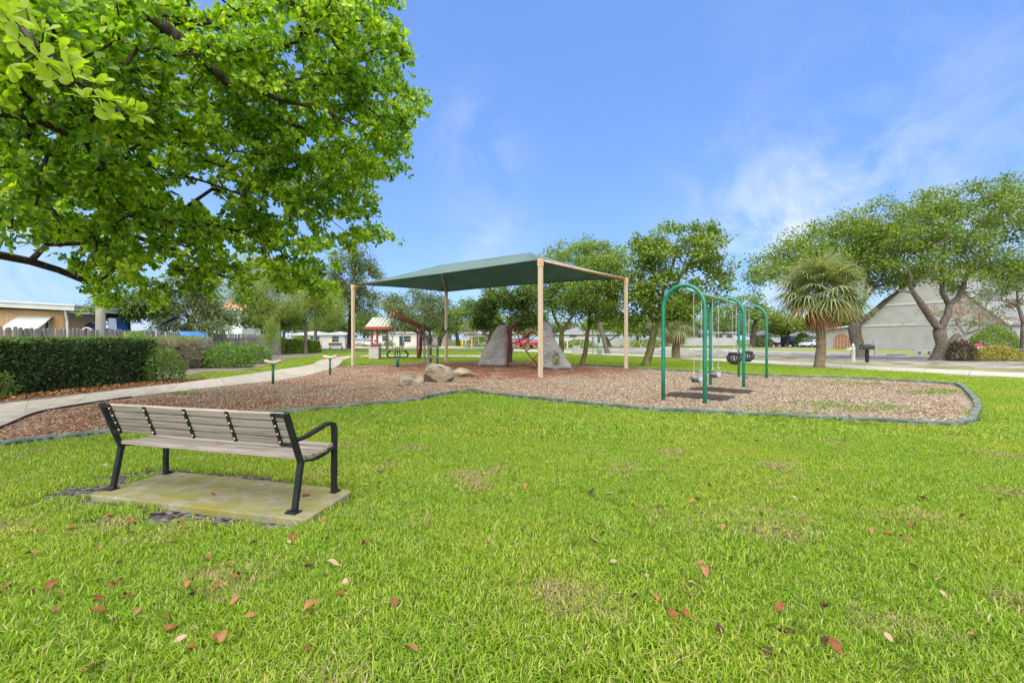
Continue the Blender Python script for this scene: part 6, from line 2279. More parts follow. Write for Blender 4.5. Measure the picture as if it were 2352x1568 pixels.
# utility pole
pb = Vector(((231 - CX) / 58.0, F / 58.0, 0))
pole = thing('utility_pole', 'mossy grey utility pole behind the picket fence', 'utility pole', pb)
MB().tube([pb - Z * 0.2, pb + Z * 3, pb + Z * 7.6], [0.165, 0.15, 0.125], 14).build('shaft', surf('pole_wood', [(0.25, 0.24, 0.20), (0.36, 0.35, 0.30), (0.44, 0.43, 0.38)], 0.95, 3, stretch=(4, 4, 0.4), stain=(0.22, 0.24, 0.09), stain_scale=1.6, bump=0.4, bscale=12, bstretch=(6, 6, 0.3)), pole)
MB().beam(pb + Vector((-0.9, -0.13, 7.2)), pb + Vector((0.9, -0.13, 7.2)), 0.09, 0.11).build('cross_arm', M_picket, pole)

# ================================================================== tan house behind the fence
M_tan = surf('tan_siding', [(0.40, 0.24, 0.12), (0.46, 0.285, 0.15), (0.50, 0.32, 0.18)], 0.8, 1.2, spec=0.2)
M_white = surf('white_paint', [(0.42, 0.42, 0.39), (0.50, 0.50, 0.47)], 0.6, 2.0, spec=0.3, stain=(0.34, 0.33, 0.29), stain_scale=1.0, stain_lo=0.58, stain_hi=0.8)
M_glass = surf('dark_window', [(0.03, 0.035, 0.04), (0.06, 0.065, 0.07)], 0.08, 1.0, spec=0.6)
M_curtain = surf('white_curtain', [(0.5, 0.5, 0.48), (0.62, 0.62, 0.6)], 0.9, 6)
hc = Vector((-19.6, 20.0, 0))
hd = Vector((-3.4, -1.4, 0)).normalized()       # along the front to the left
hs = Vector((-1.4, 3.4, 0)).normalized()        # along the side, away
house = thing('tan_house', 'low tan house with white fascia and propped awning behind the fence', 'house', hc)


def quad_box(a, b, z0, z1a, z1b, th, inward):
    """wall from a to b with a sloping top"""
    m = MB()
    i = inward * th
    vs = [a + Z * z0, b + Z * z0, b + Z * z1b, a + Z * z1a]
    vs += [v + i for v in vs]
    m.add(vs, [(0, 1, 2, 3), (7, 6, 5, 4), (0, 4, 5, 1), (1, 5, 6, 2), (2, 6, 7, 3), (3, 7, 4, 0)])
    return m


LF, LS_ = 9.0, 3.9
# front wall in vertical boards
wall = quad_box(hc + hd * LF, hc, 0, 2.95, 2.62, 0.15, hs).build('wall', M_tan, house)
for i in range(60):
    q = hc + hd * (0.08 + i * 0.15)
    m = MB()
    m.beam(q - hs * 0.004 + Z * 0.02, q - hs * 0.004 + Z * (2.60 + 0.33 * i / 60), 0.012, 0.012, hd)
    m.build('batten', M_tan, wall)
quad_box(hc, hc + hs * LS_, 0, 2.62, 2.66, 0.15, hd).build('wall', M_tan, house)
quad_box(hc + hs * LS_, hc + hs * LS_ + hd * LF, 0, 2.62, 2.9, 0.15, -hs).build('wall', M_tan, house)
ov = 0.45
m = MB()
cs = [hc - hd * ov - hs * ov, hc + hd * LF - hs * ov, hc + hd * LF + hs * (LS_ + ov), hc - hd * ov + hs * (LS_ + ov)]
zz = [2.66, 3.04, 3.04, 2.76]
vs = [c + Z * z for c, z in zip(cs, zz)] + [c + Z * (z + 0.20) for c, z in zip(cs, zz)]
m.add(vs, [(3, 2, 1, 0), (4, 5, 6, 7), (0, 1, 5, 4), (1, 2, 6, 5), (2, 3, 7, 6), (3, 0, 4, 7)])
roof = m.build('roof', M_white, house)
m = MB()
vs = [c + Z * (z + 0.205) for c, z in zip(cs, zz)]
e0 = [cs[0] - hs * 0.05 - hd * 0.05, cs[1] - hs * 0.05, cs[2] + hs * 0.05, cs[3] + hs * 0.05 - hd * 0.05]
vs = [c + Z * (z + 0.20) for c, z in zip(e0, zz)] + [c + Z * (z + 0.26) for c, z in zip(e0, zz)]
m.add(vs, [(3, 2, 1, 0), (4, 5, 6, 7), (0, 1, 5, 4), (1, 2, 6, 5), (2, 3, 7, 6), (3, 0, 4, 7)])
m.build('roof_edge', surf('grey_white_paint', [(0.50, 0.50, 0.47), (0.58, 0.58, 0.55)], 0.6), roof)
m = MB()
ds = hc - hs * 0.10 - hd * 0.10
m.beam(ds - hs * 0.22 + Z * 2.68, ds - hs * 0.05 + Z * 2.2, 0.09, 0.07, hd)
m.beam(ds - hs * 0.05 + Z * 2.24, ds - hs * 0.05 + Z * 0.1, 0.09, 0.07, hd)
m.build('downspout', M_white, house)
# window with curtain and its propped awning panel
wx = hc + hd * 0.98
win = MB()
win.beam(wx - hd * 0.42 - hs * 0.02 + Z * 1.86, wx + hd * 0.42 - hs * 0.02 + Z * 1.86, 0.05, 1.0)
w_ob = win.build('window', M_glass, house)
m = MB()
m.extrude([(-0.36, 0.45), (0.36, 0.45), (0.30, 0.0), (0.05, -0.35), (-0.05, -0.35), (-0.30, 0.0)], wx - hs * 0.052 + Z * 1.9, hd, Z, hs * 0.004)
m.build('curtain', M_curtain, w_ob)
m = MB()
for s in (-1, 1):
    m.beam(wx + hd * 0.44 * s - hs * 0.05 + Z * 1.34, wx + hd * 0.44 * s - hs * 0.05 + Z * 2.4, 0.05, 0.05, hd)
m.build('frame', M_white, w_ob)
h0, h1 = wx + hd * 0.55 - hs * 0.06 + Z * 2.40, wx - hd * 0.55 - hs * 0.06 + Z * 2.40
out = -hs * 1.25 - Z * 0.60
m = MB()
for i in range(9):
    a = h0.lerp(h1, i / 9)
    b = h0.lerp(h1, (i + 0.94) / 9)
    nn = out.normalized().cross(hd).normalized()
    if nn.z < 0:
        nn = -nn
    vs = [a, b, b + out, a + out]
    vs = [v + nn * 0.012 for v in vs] + [v - nn * 0.012 for v in vs]
    m.add(vs, [(0, 1, 2, 3), (7, 6, 5, 4), (0, 4, 5, 1), (1, 5, 6, 2), (2, 6, 7, 3), (3, 7, 4, 0)])
m.tube([h0, h0 + out, h1 + out, h1], 0.025, 6)
aw = m.build('awning', M_white, house)
m = MB()
for s in (0.05, 0.95):
    q = h0.lerp(h1, s)
    m.tube([q - Z * 1.0, q + out * 0.75], 0.018, 6)
m.build('prop', M_white, aw)
# gooseneck pipe on the roof side
gq = hc - hd * 0.75 - hs * 0.55
gp_ = thing('vent_pipe', 'white gooseneck pipe rising beside the tan house corner', 'pipe', gq)
MB().tube([gq, gq + Z * 1.75] + [gq - hd * (0.17 - 0.17 * math.cos(a)) + Z * (1.75 + 0.17 * math.sin(a)) for a in np.linspace(0.3, math.pi, 8)] + [gq - hd * 0.34 + Z * 1.6], 0.03, 8).build('pipe', M_white, gp_)
# surfboards against the side wall


def surfboard(label, c, ln, wd, mat, tilt):
    n = 14
    pts = []
    for i in range(n + 1):
        t = i / n
        w = wd / 2 * math.sin(math.pi * min(0.5 + 0.5 * (1 - t) ** 1.0, 1) if t > 0.45 else math.pi * (0.5)) ** 0.6
        pts.append((w, ln * t))
    prof = [(a, b) for a, b in pts] + [(-a, b) for a, b in reversed(pts)]
    m = MB()
    m.extrude(prof, c, (hs * 1.0 - hd * 0.25).normalized(), (Z + hd * tilt).normalized(), (-hd - hs * 0.3).normalized() * 0.06)
    o = m.build('surfboard', mat, bevel=0.02)
    return tag(o, label, 'surfboard', 'surfboards by the tan house')


sb0 = hc + hs * (LS_ - 0.35) - hd * 0.5
surfboard('white surfboard with blue edge propped beside the tan house', sb0, 2.5, 0.55, surf('board_white', [(0.55, 0.60, 0.66), (0.66, 0.70, 0.74)], 0.4), 0.06)
surfboard('wide blue board standing next to the white surfboard', sb0 + hs * 0.75 - hd * 0.1, 2.55, 0.9, surf('board_blue', [(0.012, 0.075, 0.30), (0.02, 0.11, 0.38)], 0.4), 0.05)
# sagging navy shade sail and a blue tarpaulin behind the fence
m = MB()
vs, fs = [], []
A_, B_, C_ = P(200, 738, 22), P(415, 728, 23), P(300, 764, 20.5)
for i in range(17):
    for j in range(5):
        u, v = i / 16, j / 4
        q = A_.lerp(B_, u) - Z * (0.60 * 4 * u * (1 - u)) + Vector((0, -0.5 * v, -0.22 * v * math.sin(math.pi * u)))
        vs.append(q)
for i in range(16):
    for j in range(4):
        a = i * 5 + j
        fs.append((a, a + 5, a + 6, a + 1))
m.add(vs, fs, True)
o = m.build('shade_sail', surf('navy_cloth', [(0.012, 0.016, 0.045), (0.022, 0.028, 0.07)], 0.8))
o.modifiers.new('thick', 'SOLIDIFY').thickness = 0.01
tag(o, 'sagging navy blue shade sail behind the picket fence', 'shade sail')
m = MB()
c = P(402, 770, 24)
m.extrude([(-0.7, -0.6), (0.9, -0.6), (0.75, 0.0), (0.1, 0.22), (-0.5, 0.12)], c, (1, 0, 0), (0, 0, 1), (0, 1.6, 0))
tag(m.build('tarpaulin', surf('blue_tarp', [(0.03, 0.14, 0.42), (0.05, 0.20, 0.52)], 0.5), bevel=0.12), 'bright blue tarpaulin heap behind the picket fence', 'tarpaulin')


# ================================================================== houses
M_roof_o = surf('orange_shingle', [(0.33, 0.16, 0.08), (0.42, 0.22, 0.12)], 0.9, 3, stretch=(1, 1, 3))
M_roof_g = surf('grey_shingle', [(0.115, 0.115, 0.12), (0.165, 0.165, 0.17), (0.21, 0.21, 0.215)], 0.9, 2.5, stretch=(1, 1, 4), bump=0.3, bscale=10)
M_roof_d = surf('dark_grey_shingle', [(0.085, 0.09, 0.10), (0.13, 0.135, 0.15)], 0.9, 2.5, stretch=(1, 1, 4))
M_roof_w = surf('white_roof', [(0.27, 0.27, 0.26), (0.33, 0.33, 0.315)], 0.7, 1.5)
M_wall_w = surf('off_white_wall', [(0.38, 0.38, 0.36), (0.44, 0.44, 0.42)], 0.85, 0.6, stain=(0.33, 0.33, 0.30), stain_scale=0.6)
M_wall_c = surf('cream_wall', [(0.50, 0.47, 0.40), (0.57, 0.54, 0.47)], 0.85, 0.6)
M_brick = surf('pale_brick', [(0.33, 0.25, 0.20), (0.40, 0.31, 0.25), (0.44, 0.36, 0.30)], 0.9, 4, stretch=(1, 1, 4))


def house_block(name, label, x0, x1, Y, depth, eave, ridge, wallm, roofm, roof='hip', wins=(), doors=(), over=0.5, yaw=0.0, base_px=None, group='houses around the park', ridge_dir='x'):
    """house from picture column x0 to x1 at the distance Y"""
    s = F / Y
    c = Vector((((x0 + x1) / 2 - CX) / s, Y, 0))
    w = (x1 - x0) / s
    t = thing(name, label, 'house', c, yaw, group)
    m = MB()
    m.box((0, depth / 2, eave / 2), (w, depth, eave))
    wall = m.build('wall', wallm, t)
    m = MB()
    hw, hd_ = w / 2 + over, depth / 2 + over
    cy_ = depth / 2
    if roof == 'flat':
        m.box((0, cy_, eave + 0.12), (2 * hw, 2 * hd_, 0.24))
    else:
        inset = min(hd_, hw) if roof == 'hip' else 0.0
        if ridge_dir == 'x':
            r0, r1 = (-hw + inset, cy_, ridge), (hw - inset, cy_, ridge)
        else:
            inset = min(hw, hd_) if roof == 'hip' else 0
            r0, r1 = (0, cy_ - hd_ + inset, ridge), (0, cy_ + hd_ - inset, ridge)
        vs = [(-hw, cy_ - hd_, eave - 0.05), (hw, cy_ - hd_, eave - 0.05), (hw, cy_ + hd_, eave - 0.05), (-hw, cy_ + hd_, eave - 0.05)]
        vs += [(a, b, z + 0.16) for a, b, z in vs]
        vs += [r0, r1]
        fs = [(3, 2, 1, 0), (0, 1, 5, 4), (1, 2, 6, 5), (2, 3, 7, 6), (3, 0, 4, 7)]
        if ridge_dir == 'x':
            fs += [(4, 5, 9, 8), (6, 7, 8, 9), (5, 6, 9), (7, 4, 8)]
        else:
            fs += [(4, 5, 8), (5, 6, 9, 8), (6, 7, 9), (7, 4, 8, 9)]
        m.add(vs, fs)
    rf = m.build('roof', roofm, t)
    m = MB()
    m.box((0, cy_ - hd_ - 0.015, eave + 0.03), (2 * hw + 0.02, 0.03, 0.18))
    m.build('fascia', M_white, rf)
    for (u, zc, ww, hh) in wins:
        m = MB()
        m.box((u * w / 2, -0.01, zc), (ww, 0.06, hh))
        o_ = m.build('window', M_glass, t)
        m = MB()
        for sx in (-1, 1):
            m.box((u * w / 2 + sx * (ww / 2 + 0.03), -0.03, zc), (0.07, 0.08, hh + 0.14))
            m.box((u * w / 2, -0.03, zc + sx * (hh / 2 + 0.03)), (ww, 0.08, 0.07))
        m.box((u * w / 2, -0.035, zc), (ww, 0.05, 0.05))
        m.build('frame', M_white, o_)
    for (u, ww, hh, mt) in doors:
        m = MB()
        m.box((u * w / 2, -0.02, hh / 2), (ww, 0.06, hh))
        m.build('door', mt, t)
    return t


house_block('white_house', 'two-storey white house with orange roof behind the mango tree', 488, 556, 50, 8, 4.65, 6.0, surf('pale_mint_wall', [(0.52, 0.58, 0.56), (0.58, 0.63, 0.61)], 0.85, 0.6), M_roof_o, 'gable', [(0.2, 3.6, 1.2, 1.0), (-0.4, 1.4, 1.2, 1.0)], over=0.4)
house_block('white_house', 'small white bungalow with grey hipped roof at the park corner', 742, 792, 88, 7, 2.3, 3.0, M_wall_w, M_roof_w, 'hip', [(0.15, 1.45, 1.3, 1.1)], over=0.5)
house_block('white_house', 'long low white bungalow half hidden by the last pine', 668, 745, 92, 7, 2.3, 3.2, M_wall_w, M_roof_w, 'hip', [(0.55, 1.4, 1.2, 1.1), (-0.3, 1.4, 1.2, 1.1)], [(0.3, 0.9, 2.0, M_glass)])
house_block('cream_house', 'cream house with white flat roof seen between the shelter posts', 858, 958, 92, 8, 2.7, 3.2, M_wall_c, M_roof_w, 'flat', [(-0.45, 1.6, 1.3, 1.0), (0.55, 1.5, 1.4, 1.2)], [(0.3, 1.0, 2.1, M_glass)])
house_block('brick_house', 'pale brick house with white roof behind the play frame', 948, 1026, 98, 8, 2.4, 3.7, M_brick, M_roof_w, 'hip', [(0.0, 1.3, 1.4, 1.0), (0.6, 1.3, 1.2, 1.0)])
house_block('white_house', 'white house behind the stop sign', 1068, 1190, 100, 8, 2.7, 3.8, M_wall_c, M_roof_w, 'hip', [(-0.3, 1.4, 1.5, 1.1), (0.2, 1.4, 1.4, 1.1)])
house_block('grey_roof_house', 'white house with light grey roof behind the slim park tree', 1284, 1424, 104, 9, 2.6, 4.3, M_wall_w, M_roof_g, 'hip', [(-0.55, 1.95, 1.7, 0.7), (0.35, 1.9, 1.5, 0.7)])
house_block('grey_roof_house', 'white house with hipped grey roof seen between the swing chains', 1580, 1686, 108, 10, 2.9, 5.0, M_wall_w, M_roof_g, 'hip', [(-0.45, 2.1, 1.2, 0.8), (0.35, 2.1, 1.6, 0.8), (0.8, 2.1, 1.4, 0.8)])
house_block('grey_roof_house', 'blue-grey house with dark roof behind the parked van', 1772, 1905, 98, 9, 2.3, 4.6, surf('blue_grey_wall', [(0.36, 0.42, 0.46), (0.42, 0.48, 0.52)], 0.85, 0.6), M_roof_d, 'hip', [(0.4, 1.3, 1.4, 1.0), (-0.6, 1.3, 1.2, 1.0)])


# ================================================================== fences and walls in the distance
def board_fence(label, a, b, h, mat, step=0.16):
    t = thing('board_fence', label, 'fence', a)
    d = (b - a)
    m = MB()
    n = int(d.length / step)
    for i in range(n):
        m.beam(a.lerp(b, (i + 0.04) / n) + Z * (h / 2), a.lerp(b, (i + 0.96) / n) + Z * (h / 2), 0.03, h + random.uniform(-0.02, 0.02))
    o = m.build('board_panel', mat, t)
    o['kind'] = 'stuff'
    for i in range(0, n + 1, 15):
        q = a.lerp(b, i / n)
        MB().box(q + Vector((0, -0.05, h / 2)), (0.12, 0.08, h + 0.08)).build('post', mat, t)
    return t


fa, fb_, fc_ = P(1270, 0, 99), P(1480, 0, 99), P(1690, 0, 101)
for q in (fa, fb_, fc_):
    q.z = 0
board_fence('long white board fence across the street behind the lawn trees', fa, fb_, 1.75, M_white)
board_fence('white wall-like fence in front of the hipped grey roof', fb_ + Vector((0.1, 0.2, 0)), fc_, 1.75, M_wall_w)
q0, q1 = P(785, 0, 94), P(870, 0, 95)
q0.z = q1.z = 0
board_fence('grey board fence behind the parked grey car', q0, q1, 1.7, M_picket)

# ================================================================== church at the right
CA, CB = Vector((50.3, 65.7, 0)), Vector((55.6, 51.0, 0))
cu = (CB - CA).normalized()
cn = Vector((-cu.y, cu.x, 0))
if cn.x < 0:
    cn = -cn                                     # away from the street
CW = (CB - CA).length
church = thing('church', 'large white church with steep grey gable roof behind the street trees', 'church', CA)
M_church = surf('white_block_wall', [(0.29, 0.285, 0.26), (0.325, 0.32, 0.295), (0.35, 0.345, 0.32)], 0.85, 0.8, spec=0.2, stain=(0.28, 0.265, 0.225), stain_scale=0.35, stain_lo=0.55, stain_hi=0.8, bump=0.15, bscale=3)
EV, PK, DEP = 3.35, 11.0, 26.0
tp_ = 0.53
m = MB()
m.extrude([(0, 0), (CW, 0), (CW, EV), (CW * tp_, PK), (0, EV)], CA, cu, Z, cn * 0.4)
cw_ = m.build('wall', M_church, church)
for i, (zz, a0, a1) in enumerate(((EV + 0.0, 0.0, 0.33), (EV + 0.0, 0.36, 0.44), (EV - 0.12, 0.0, 1.0), (6.1, 0.19, 0.82), (5.98, 0.19, 0.82))):
    m = MB()
    m.beam(CA + cu * CW * a0 - cn * 0.05 + Z * zz, CA + cu * CW * a1 - cn * 0.05 + Z * zz, 0.12 if i in (0, 1, 3) else 0.06, 0.16 if i in (0, 1, 3) else 0.05)
    m.build('trim_band', M_white if i in (2, 4) else surf('cream_trim', [(0.47, 0.46, 0.36), (0.54, 0.53, 0.43)], 0.7), cw_)
m = MB().beam(CB + cn * 0.4 + Z * EV / 2, CB + cn * DEP + Z * EV / 2, 0.3, EV)
m.build('wall', M_church, church)
pk_ = CA + cu * CW * tp_ + Z * PK
for e_, oo in ((CA + Z * EV - cu * 0.5 - Z * 0.45, 0), (CB + Z * EV + cu * 0.5 - Z * 0.45, 1)):
    m = MB()
    a, b = pk_ - cn * 0.5 + Z * 0.08, e_ - cn * 0.5 + Z * 0.08
    vs = [a, b, b + cn * (DEP + 1), a + cn * (DEP + 1)]
    vs += [v + Z * 0.22 for v in vs]
    m.add(vs, [(3, 2, 1, 0), (4, 5, 6, 7), (0, 1, 5, 4), (1, 2, 6, 5), (2, 3, 7, 6), (3, 0, 4, 7)])
    r_ = m.build('roof', M_roof_g, church)
    m = MB().beam(a - cn * 0.03 + Z * 0.05, b - cn * 0.03 + Z * 0.05, 0.06, 0.34)
    m.build('barge_board', M_white, r_)
# porch with arched wooden doors
PA = CA - cu * 5.2
m = MB()
m.extrude([(0, 0), (5.2, 0), (5.2, 3.3), (0, 2.75)], PA + cn * 0.02, cu, Z, cn * 4.0)
pw = m.build('wall', M_church, church)
m = MB()
vs = [PA - cu * 0.7 - cn * 0.5 + Z * 2.72, PA + cu * 5.2 - cn * 0.5 + Z * 3.34, PA + cu * 5.2 + cn * 4 + Z * 3.34, PA - cu * 0.7 + cn * 4 + Z * 2.72]
vs += [v + Z * 0.25 for v in vs]
m.add(vs, [(3, 2, 1, 0), (4, 5, 6, 7), (0, 1, 5, 4), (1, 2, 6, 5), (2, 3, 7, 6), (3, 0, 4, 7)])
m.build('porch_roof', M_white, church)
arch = [(-1.15, 0.05), (1.15, 0.05), (1.15, 1.2)] + [(1.15 * math.cos(a), 1.2 + 1.05 * math.sin(a)) for a in np.linspace(0.2, math.pi - 0.2, 9)] + [(-1.15, 1.2)]
m = MB().extrude(arch, PA + cu * 2.5 - cn * 0.06, cu, Z, cn * 0.10)
dr = m.build('door', surf('orange_wood', [(0.25, 0.10, 0.04), (0.38, 0.17, 0.08)], 0.6, 3, stretch=(1, 1, 3)), church)
for k in range(5):
    MB().beam(PA + cu * (1.55 + 0.46 * k) - cn * 0.07 + Z * 0.1, PA + cu * (1.55 + 0.46 * k) - cn * 0.07 + Z * 1.7, 0.03, 0.10, cu).build('plank', surf('grey_wood', [(0.30, 0.27, 0.23), (0.38, 0.35, 0.30)], 0.8), dr)
MB().tube([PA + cu * 4.4 - cn * 0.5, PA + cu * 4.4 - cn * 0.5 + Z * 4.2], 0.07, 8).build('flag_pole', surf('brown_pole', [(0.25, 0.15, 0.08), (0.3, 0.19, 0.11)], 0.7), church)

# ================================================================== roofed shelter on the lawn
kb = G(858, 825.6)
shel = thing('picnic_shelter', 'small shelter with cream metal roof and red posts on a stone pier', 'shelter', kb)
M_redpost = surf('red_paint', [(0.33, 0.045, 0.03), (0.42, 0.07, 0.045)], 0.6, 4)
M_stone = surf('pier_stone', [(0.36, 0.33, 0.27), (0.44, 0.41, 0.34), (0.49, 0.46, 0.39)], 0.9, 5, bump=0.4, bscale=30)
pier = MB().box(kb + Z * 0.43 + Vector((0, 0.36, 0)), (0.70, 0.70, 0.78)).build('pier', M_stone, shel, 0.03)
MB().box(kb + Z * 0.03 + Vector((0, 0.36, 0)), (0.62, 0.62, 0.12)).build('pier_foot', surf('pier_dark', [(0.15, 0.14, 0.12), (0.2, 0.19, 0.16)], 0.9), pier)
MB().box(kb + Z * 0.845 + Vector((0, 0.36, 0)), (0.74, 0.74, 0.06)).build('pier_cap', M_stone, pier, 0.01)
for dx, dy in ((-0.18, 0.2), (0.20, 0.2)):
    MB().box(kb + Vector((dx, dy, 1.58)), (0.12, 0.12, 1.46)).build('post', M_redpost, shel, 0.008)
rp = P(959, 818, 36)
rp.z = 0
rpt = thing('lamp_post', 'lone red post with a tan head beside the grey-green tree trunk', 'post', rp)
MB().box(rp + Z * 1.0, (0.13, 0.13, 2.0)).build('post', M_redpost, rpt)
MB().box(rp + Z * 2.2, (0.20, 0.20, 0.42)).build('head', surf('tan_head', [(0.36, 0.20, 0.10), (0.42, 0.25, 0.13)], 0.7), rpt)
x0, x1 = kb.x - 0.42, kb.x + 1.75
yf, yb = kb.y - 0.55, kb.y + 3.0
ym = (yf + yb) / 2
ze, zr = 2.27, 2.98
for side, ya in ((0, yf), (1, yb)):
    n = 8
    for i in range(n):
        m = MB()
        xa, xb = x0 + (x1 - x0) * i / n + 0.008, x0 + (x1 - x0) * (i + 1) / n - 0.008
        vs = [Vector((xa, ya, ze)), Vector((xb, ya, ze)), Vector((xb, ym, zr)), Vector((xa, ym, zr))]
        vs += [v + Z * 0.03 for v in vs]
        m.add(vs, [(3, 2, 1, 0), (4, 5, 6, 7), (0, 1, 5, 4), (1, 2, 6, 5), (2, 3, 7, 6), (3, 0, 4, 7)])
        m.beam(Vector((xb, ya, ze + 0.04)), Vector((xb, ym, zr + 0.04)), 0.02, 0.05)
        m.build('roof_panel', surf('cream_metal', [(0.36, 0.345, 0.265), (0.43, 0.415, 0.33)], 0.45, 2), shel)
    MB().beam(Vector((x0 - 0.12, ya + 0.1, ze - 0.08)), Vector((x1, ya + 0.1, ze - 0.08)), 0.10, 0.16).build('eave_beam', M_redpost, shel)
for xx in (x0 - 0.05, x1 - 0.1):
    MB().beam(Vector((xx, yf, ze - 0.05)), Vector((xx, yb, ze - 0.05)), 0.10, 0.14).build('tie_beam', M_redpost, shel)
    MB().beam(Vector((xx, ym, ze)), Vector((xx, ym, zr - 0.03)), 0.10, 0.10, Vector((0, 1, 0))).build('king_post', M_redpost, shel)


# ================================================================== vehicles
def car(name, label, c, yaw, kind, paint, cat='car'):
    t = thing(name, label, cat, (c.x, c.y, 0), yaw, 'vehicles parked by the far houses')
    L, Wd = {'sedan': (4.6, 1.78), 'suv': (4.7, 1.88), 'van': (5.2, 1.95), 'pickup': (5.3, 1.9)}[kind]
    body = {'sedan': [(-2.3, 0.35), (2.3, 0.35), (2.28, 0.68), (2.1, 0.80), (1.0, 0.93), (-1.55, 0.97), (-2.25, 0.90)],
            'suv': [(-2.35, 0.38), (2.35, 0.38), (2.33, 0.85), (2.1, 1.0), (1.1, 1.08), (-2.3, 1.10)],
            'van': [(-2.6, 0.38), (2.6, 0.38), (2.58, 0.85), (2.3, 1.02), (1.75, 1.12), (-2.58, 1.15)],
            'pickup': [(-2.65, 0.42), (2.65, 0.42), (2.62, 0.9), (2.4, 1.05), (1.2, 1.08), (-2.63, 1.08)]}[kind]
    cab = {'sedan': [(-1.65, 0.95), (1.05, 0.91), (0.35, 1.38), (-0.9, 1.42)], 'suv': [(-2.28, 1.08), (1.15, 1.06), (0.4, 1.66), (-1.95, 1.68)],
           'van': [(-2.55, 1.13), (1.8, 1.10), (1.0, 1.86), (-2.45, 1.90)], 'pickup': [(-0.75, 1.06), (1.25, 1.06), (0.55, 1.72), (-0.6, 1.74)]}[kind]
    m = MB().extrude(body, (0, -Wd / 2, 0), (1, 0, 0), (0, 0, 1), (0, Wd, 0))
    bd_ = m.build('body', paint, t, 0.09, 3)
    m = MB()
    n = len(cab)
    top = 0.82
    vs = [(x, -Wd / 2 * (0.97 if z < 1.2 else top), z) for x, z in cab] + [(x, Wd / 2 * (0.97 if z < 1.2 else top), z) for x, z in cab]
    m.add(vs, [tuple(range(n)), tuple(reversed(range(n, 2 * n)))] + [((i + 1) % n, i, n + i, n + (i + 1) % n) for i in range(n)])
    cb_ = m.build('cabin', paint, t, 0.06, 3)
    cx_ = sum(x for x, z in cab) / n
    cz_ = sum(z for x, z in cab) / n
    for s in (-1, 1):       # side glass, following the cabin's slope
        pts = [(cx_ + (x - cx_) * 0.86, cz_ + (z - cz_) * 0.72) for x, z in cab]
        z0, z1 = cab[0][1], cab[2][1]
        def yy(z):
            k = (z - z0) / (z1 - z0)
            return s * (Wd / 2 * (0.97 + (top - 0.97) * k) + 0.012)
        vs = [Vector((x, yy(z), z)) for x, z in pts]
        vs += [v - Vector((0, s * 0.03, 0)) for v in vs]
        m = MB().add(vs, [tuple(range(4)) if s < 0 else (3, 2, 1, 0), (7, 6, 5, 4) if s < 0 else (4, 5, 6, 7)] + [((i + 1) % 4, i, 4 + i, 4 + (i + 1) % 4) for i in range(4)])
        m.build('side_window', M_glass, t)
    for (a, b_), nm in (((cab[1], cab[2]), 'windscreen'), ((cab[0], cab[3]), 'rear_window')):
        d_ = 0.015 if nm == 'windscreen' else -0.015
        p0, p1 = (a[0] + (b_[0] - a[0]) * 0.12, a[1] + (b_[1] - a[1]) * 0.12), (a[0] + (b_[0] - a[0]) * 0.86, a[1] + (b_[1] - a[1]) * 0.86)
        vs = [Vector((p0[0] + d_, -Wd * 0.42, p0[1])), Vector((p0[0] + d_, Wd * 0.42, p0[1])), Vector((p1[0] + d_, Wd * 0.37, p1[1])), Vector((p1[0] + d_, -Wd * 0.37, p1[1]))]
        vs += [v - Vector((d_ * 2, 0, 0)) for v in vs]
        MB().add(vs, [(0, 1, 2, 3), (7, 6, 5, 4), (0, 4, 5, 1), (1, 5, 6, 2), (2, 6, 7, 3), (3, 7, 4, 0)]).build(nm, M_glass, t)
    r = 0.34 if kind in ('sedan', 'suv') else 0.38
    for sx in (-1, 1):
        for s in (-1, 1):
            q = Vector((sx * L * 0.30, s * (Wd / 2 - 0.08), r))
            w_ = MB().tube([q - Vector((0, 0.11, 0)), q + Vector((0, 0.11, 0))], r, 16).build('wheel', M_rubber, t)
            MB().tube([q + Vector((0, s * 0.10, 0)), q + Vector((0, s * 0.125, 0))], r * 0.6, 12).build('rim', surf('rim_silver', [(0.4, 0.4, 0.4), (0.5, 0.5, 0.5)], 0.35, metal=0.6), w_)
    for s in (-1, 1):
        MB().box((L / 2 - 0.03, s * Wd * 0.36, 0.70), (0.08, 0.34, 0.14)).build('headlight', surf('lamp_clear', [(0.6, 0.6, 0.6), (0.7, 0.7, 0.7)], 0.2), t)
        MB().box((-L / 2 + 0.03, s * Wd * 0.38, 0.80), (0.08, 0.26, 0.16)).build('tail_light', surf('lamp_red', [(0.3, 0.01, 0.01), (0.4, 0.02, 0.02)], 0.25), t)
    return t


def paint(n, c):
    return surf('car_paint_' + n, [c, tuple(v * 1.1 for v in c)], 0.3, 1.0, spec=0.5, coat=0.5)


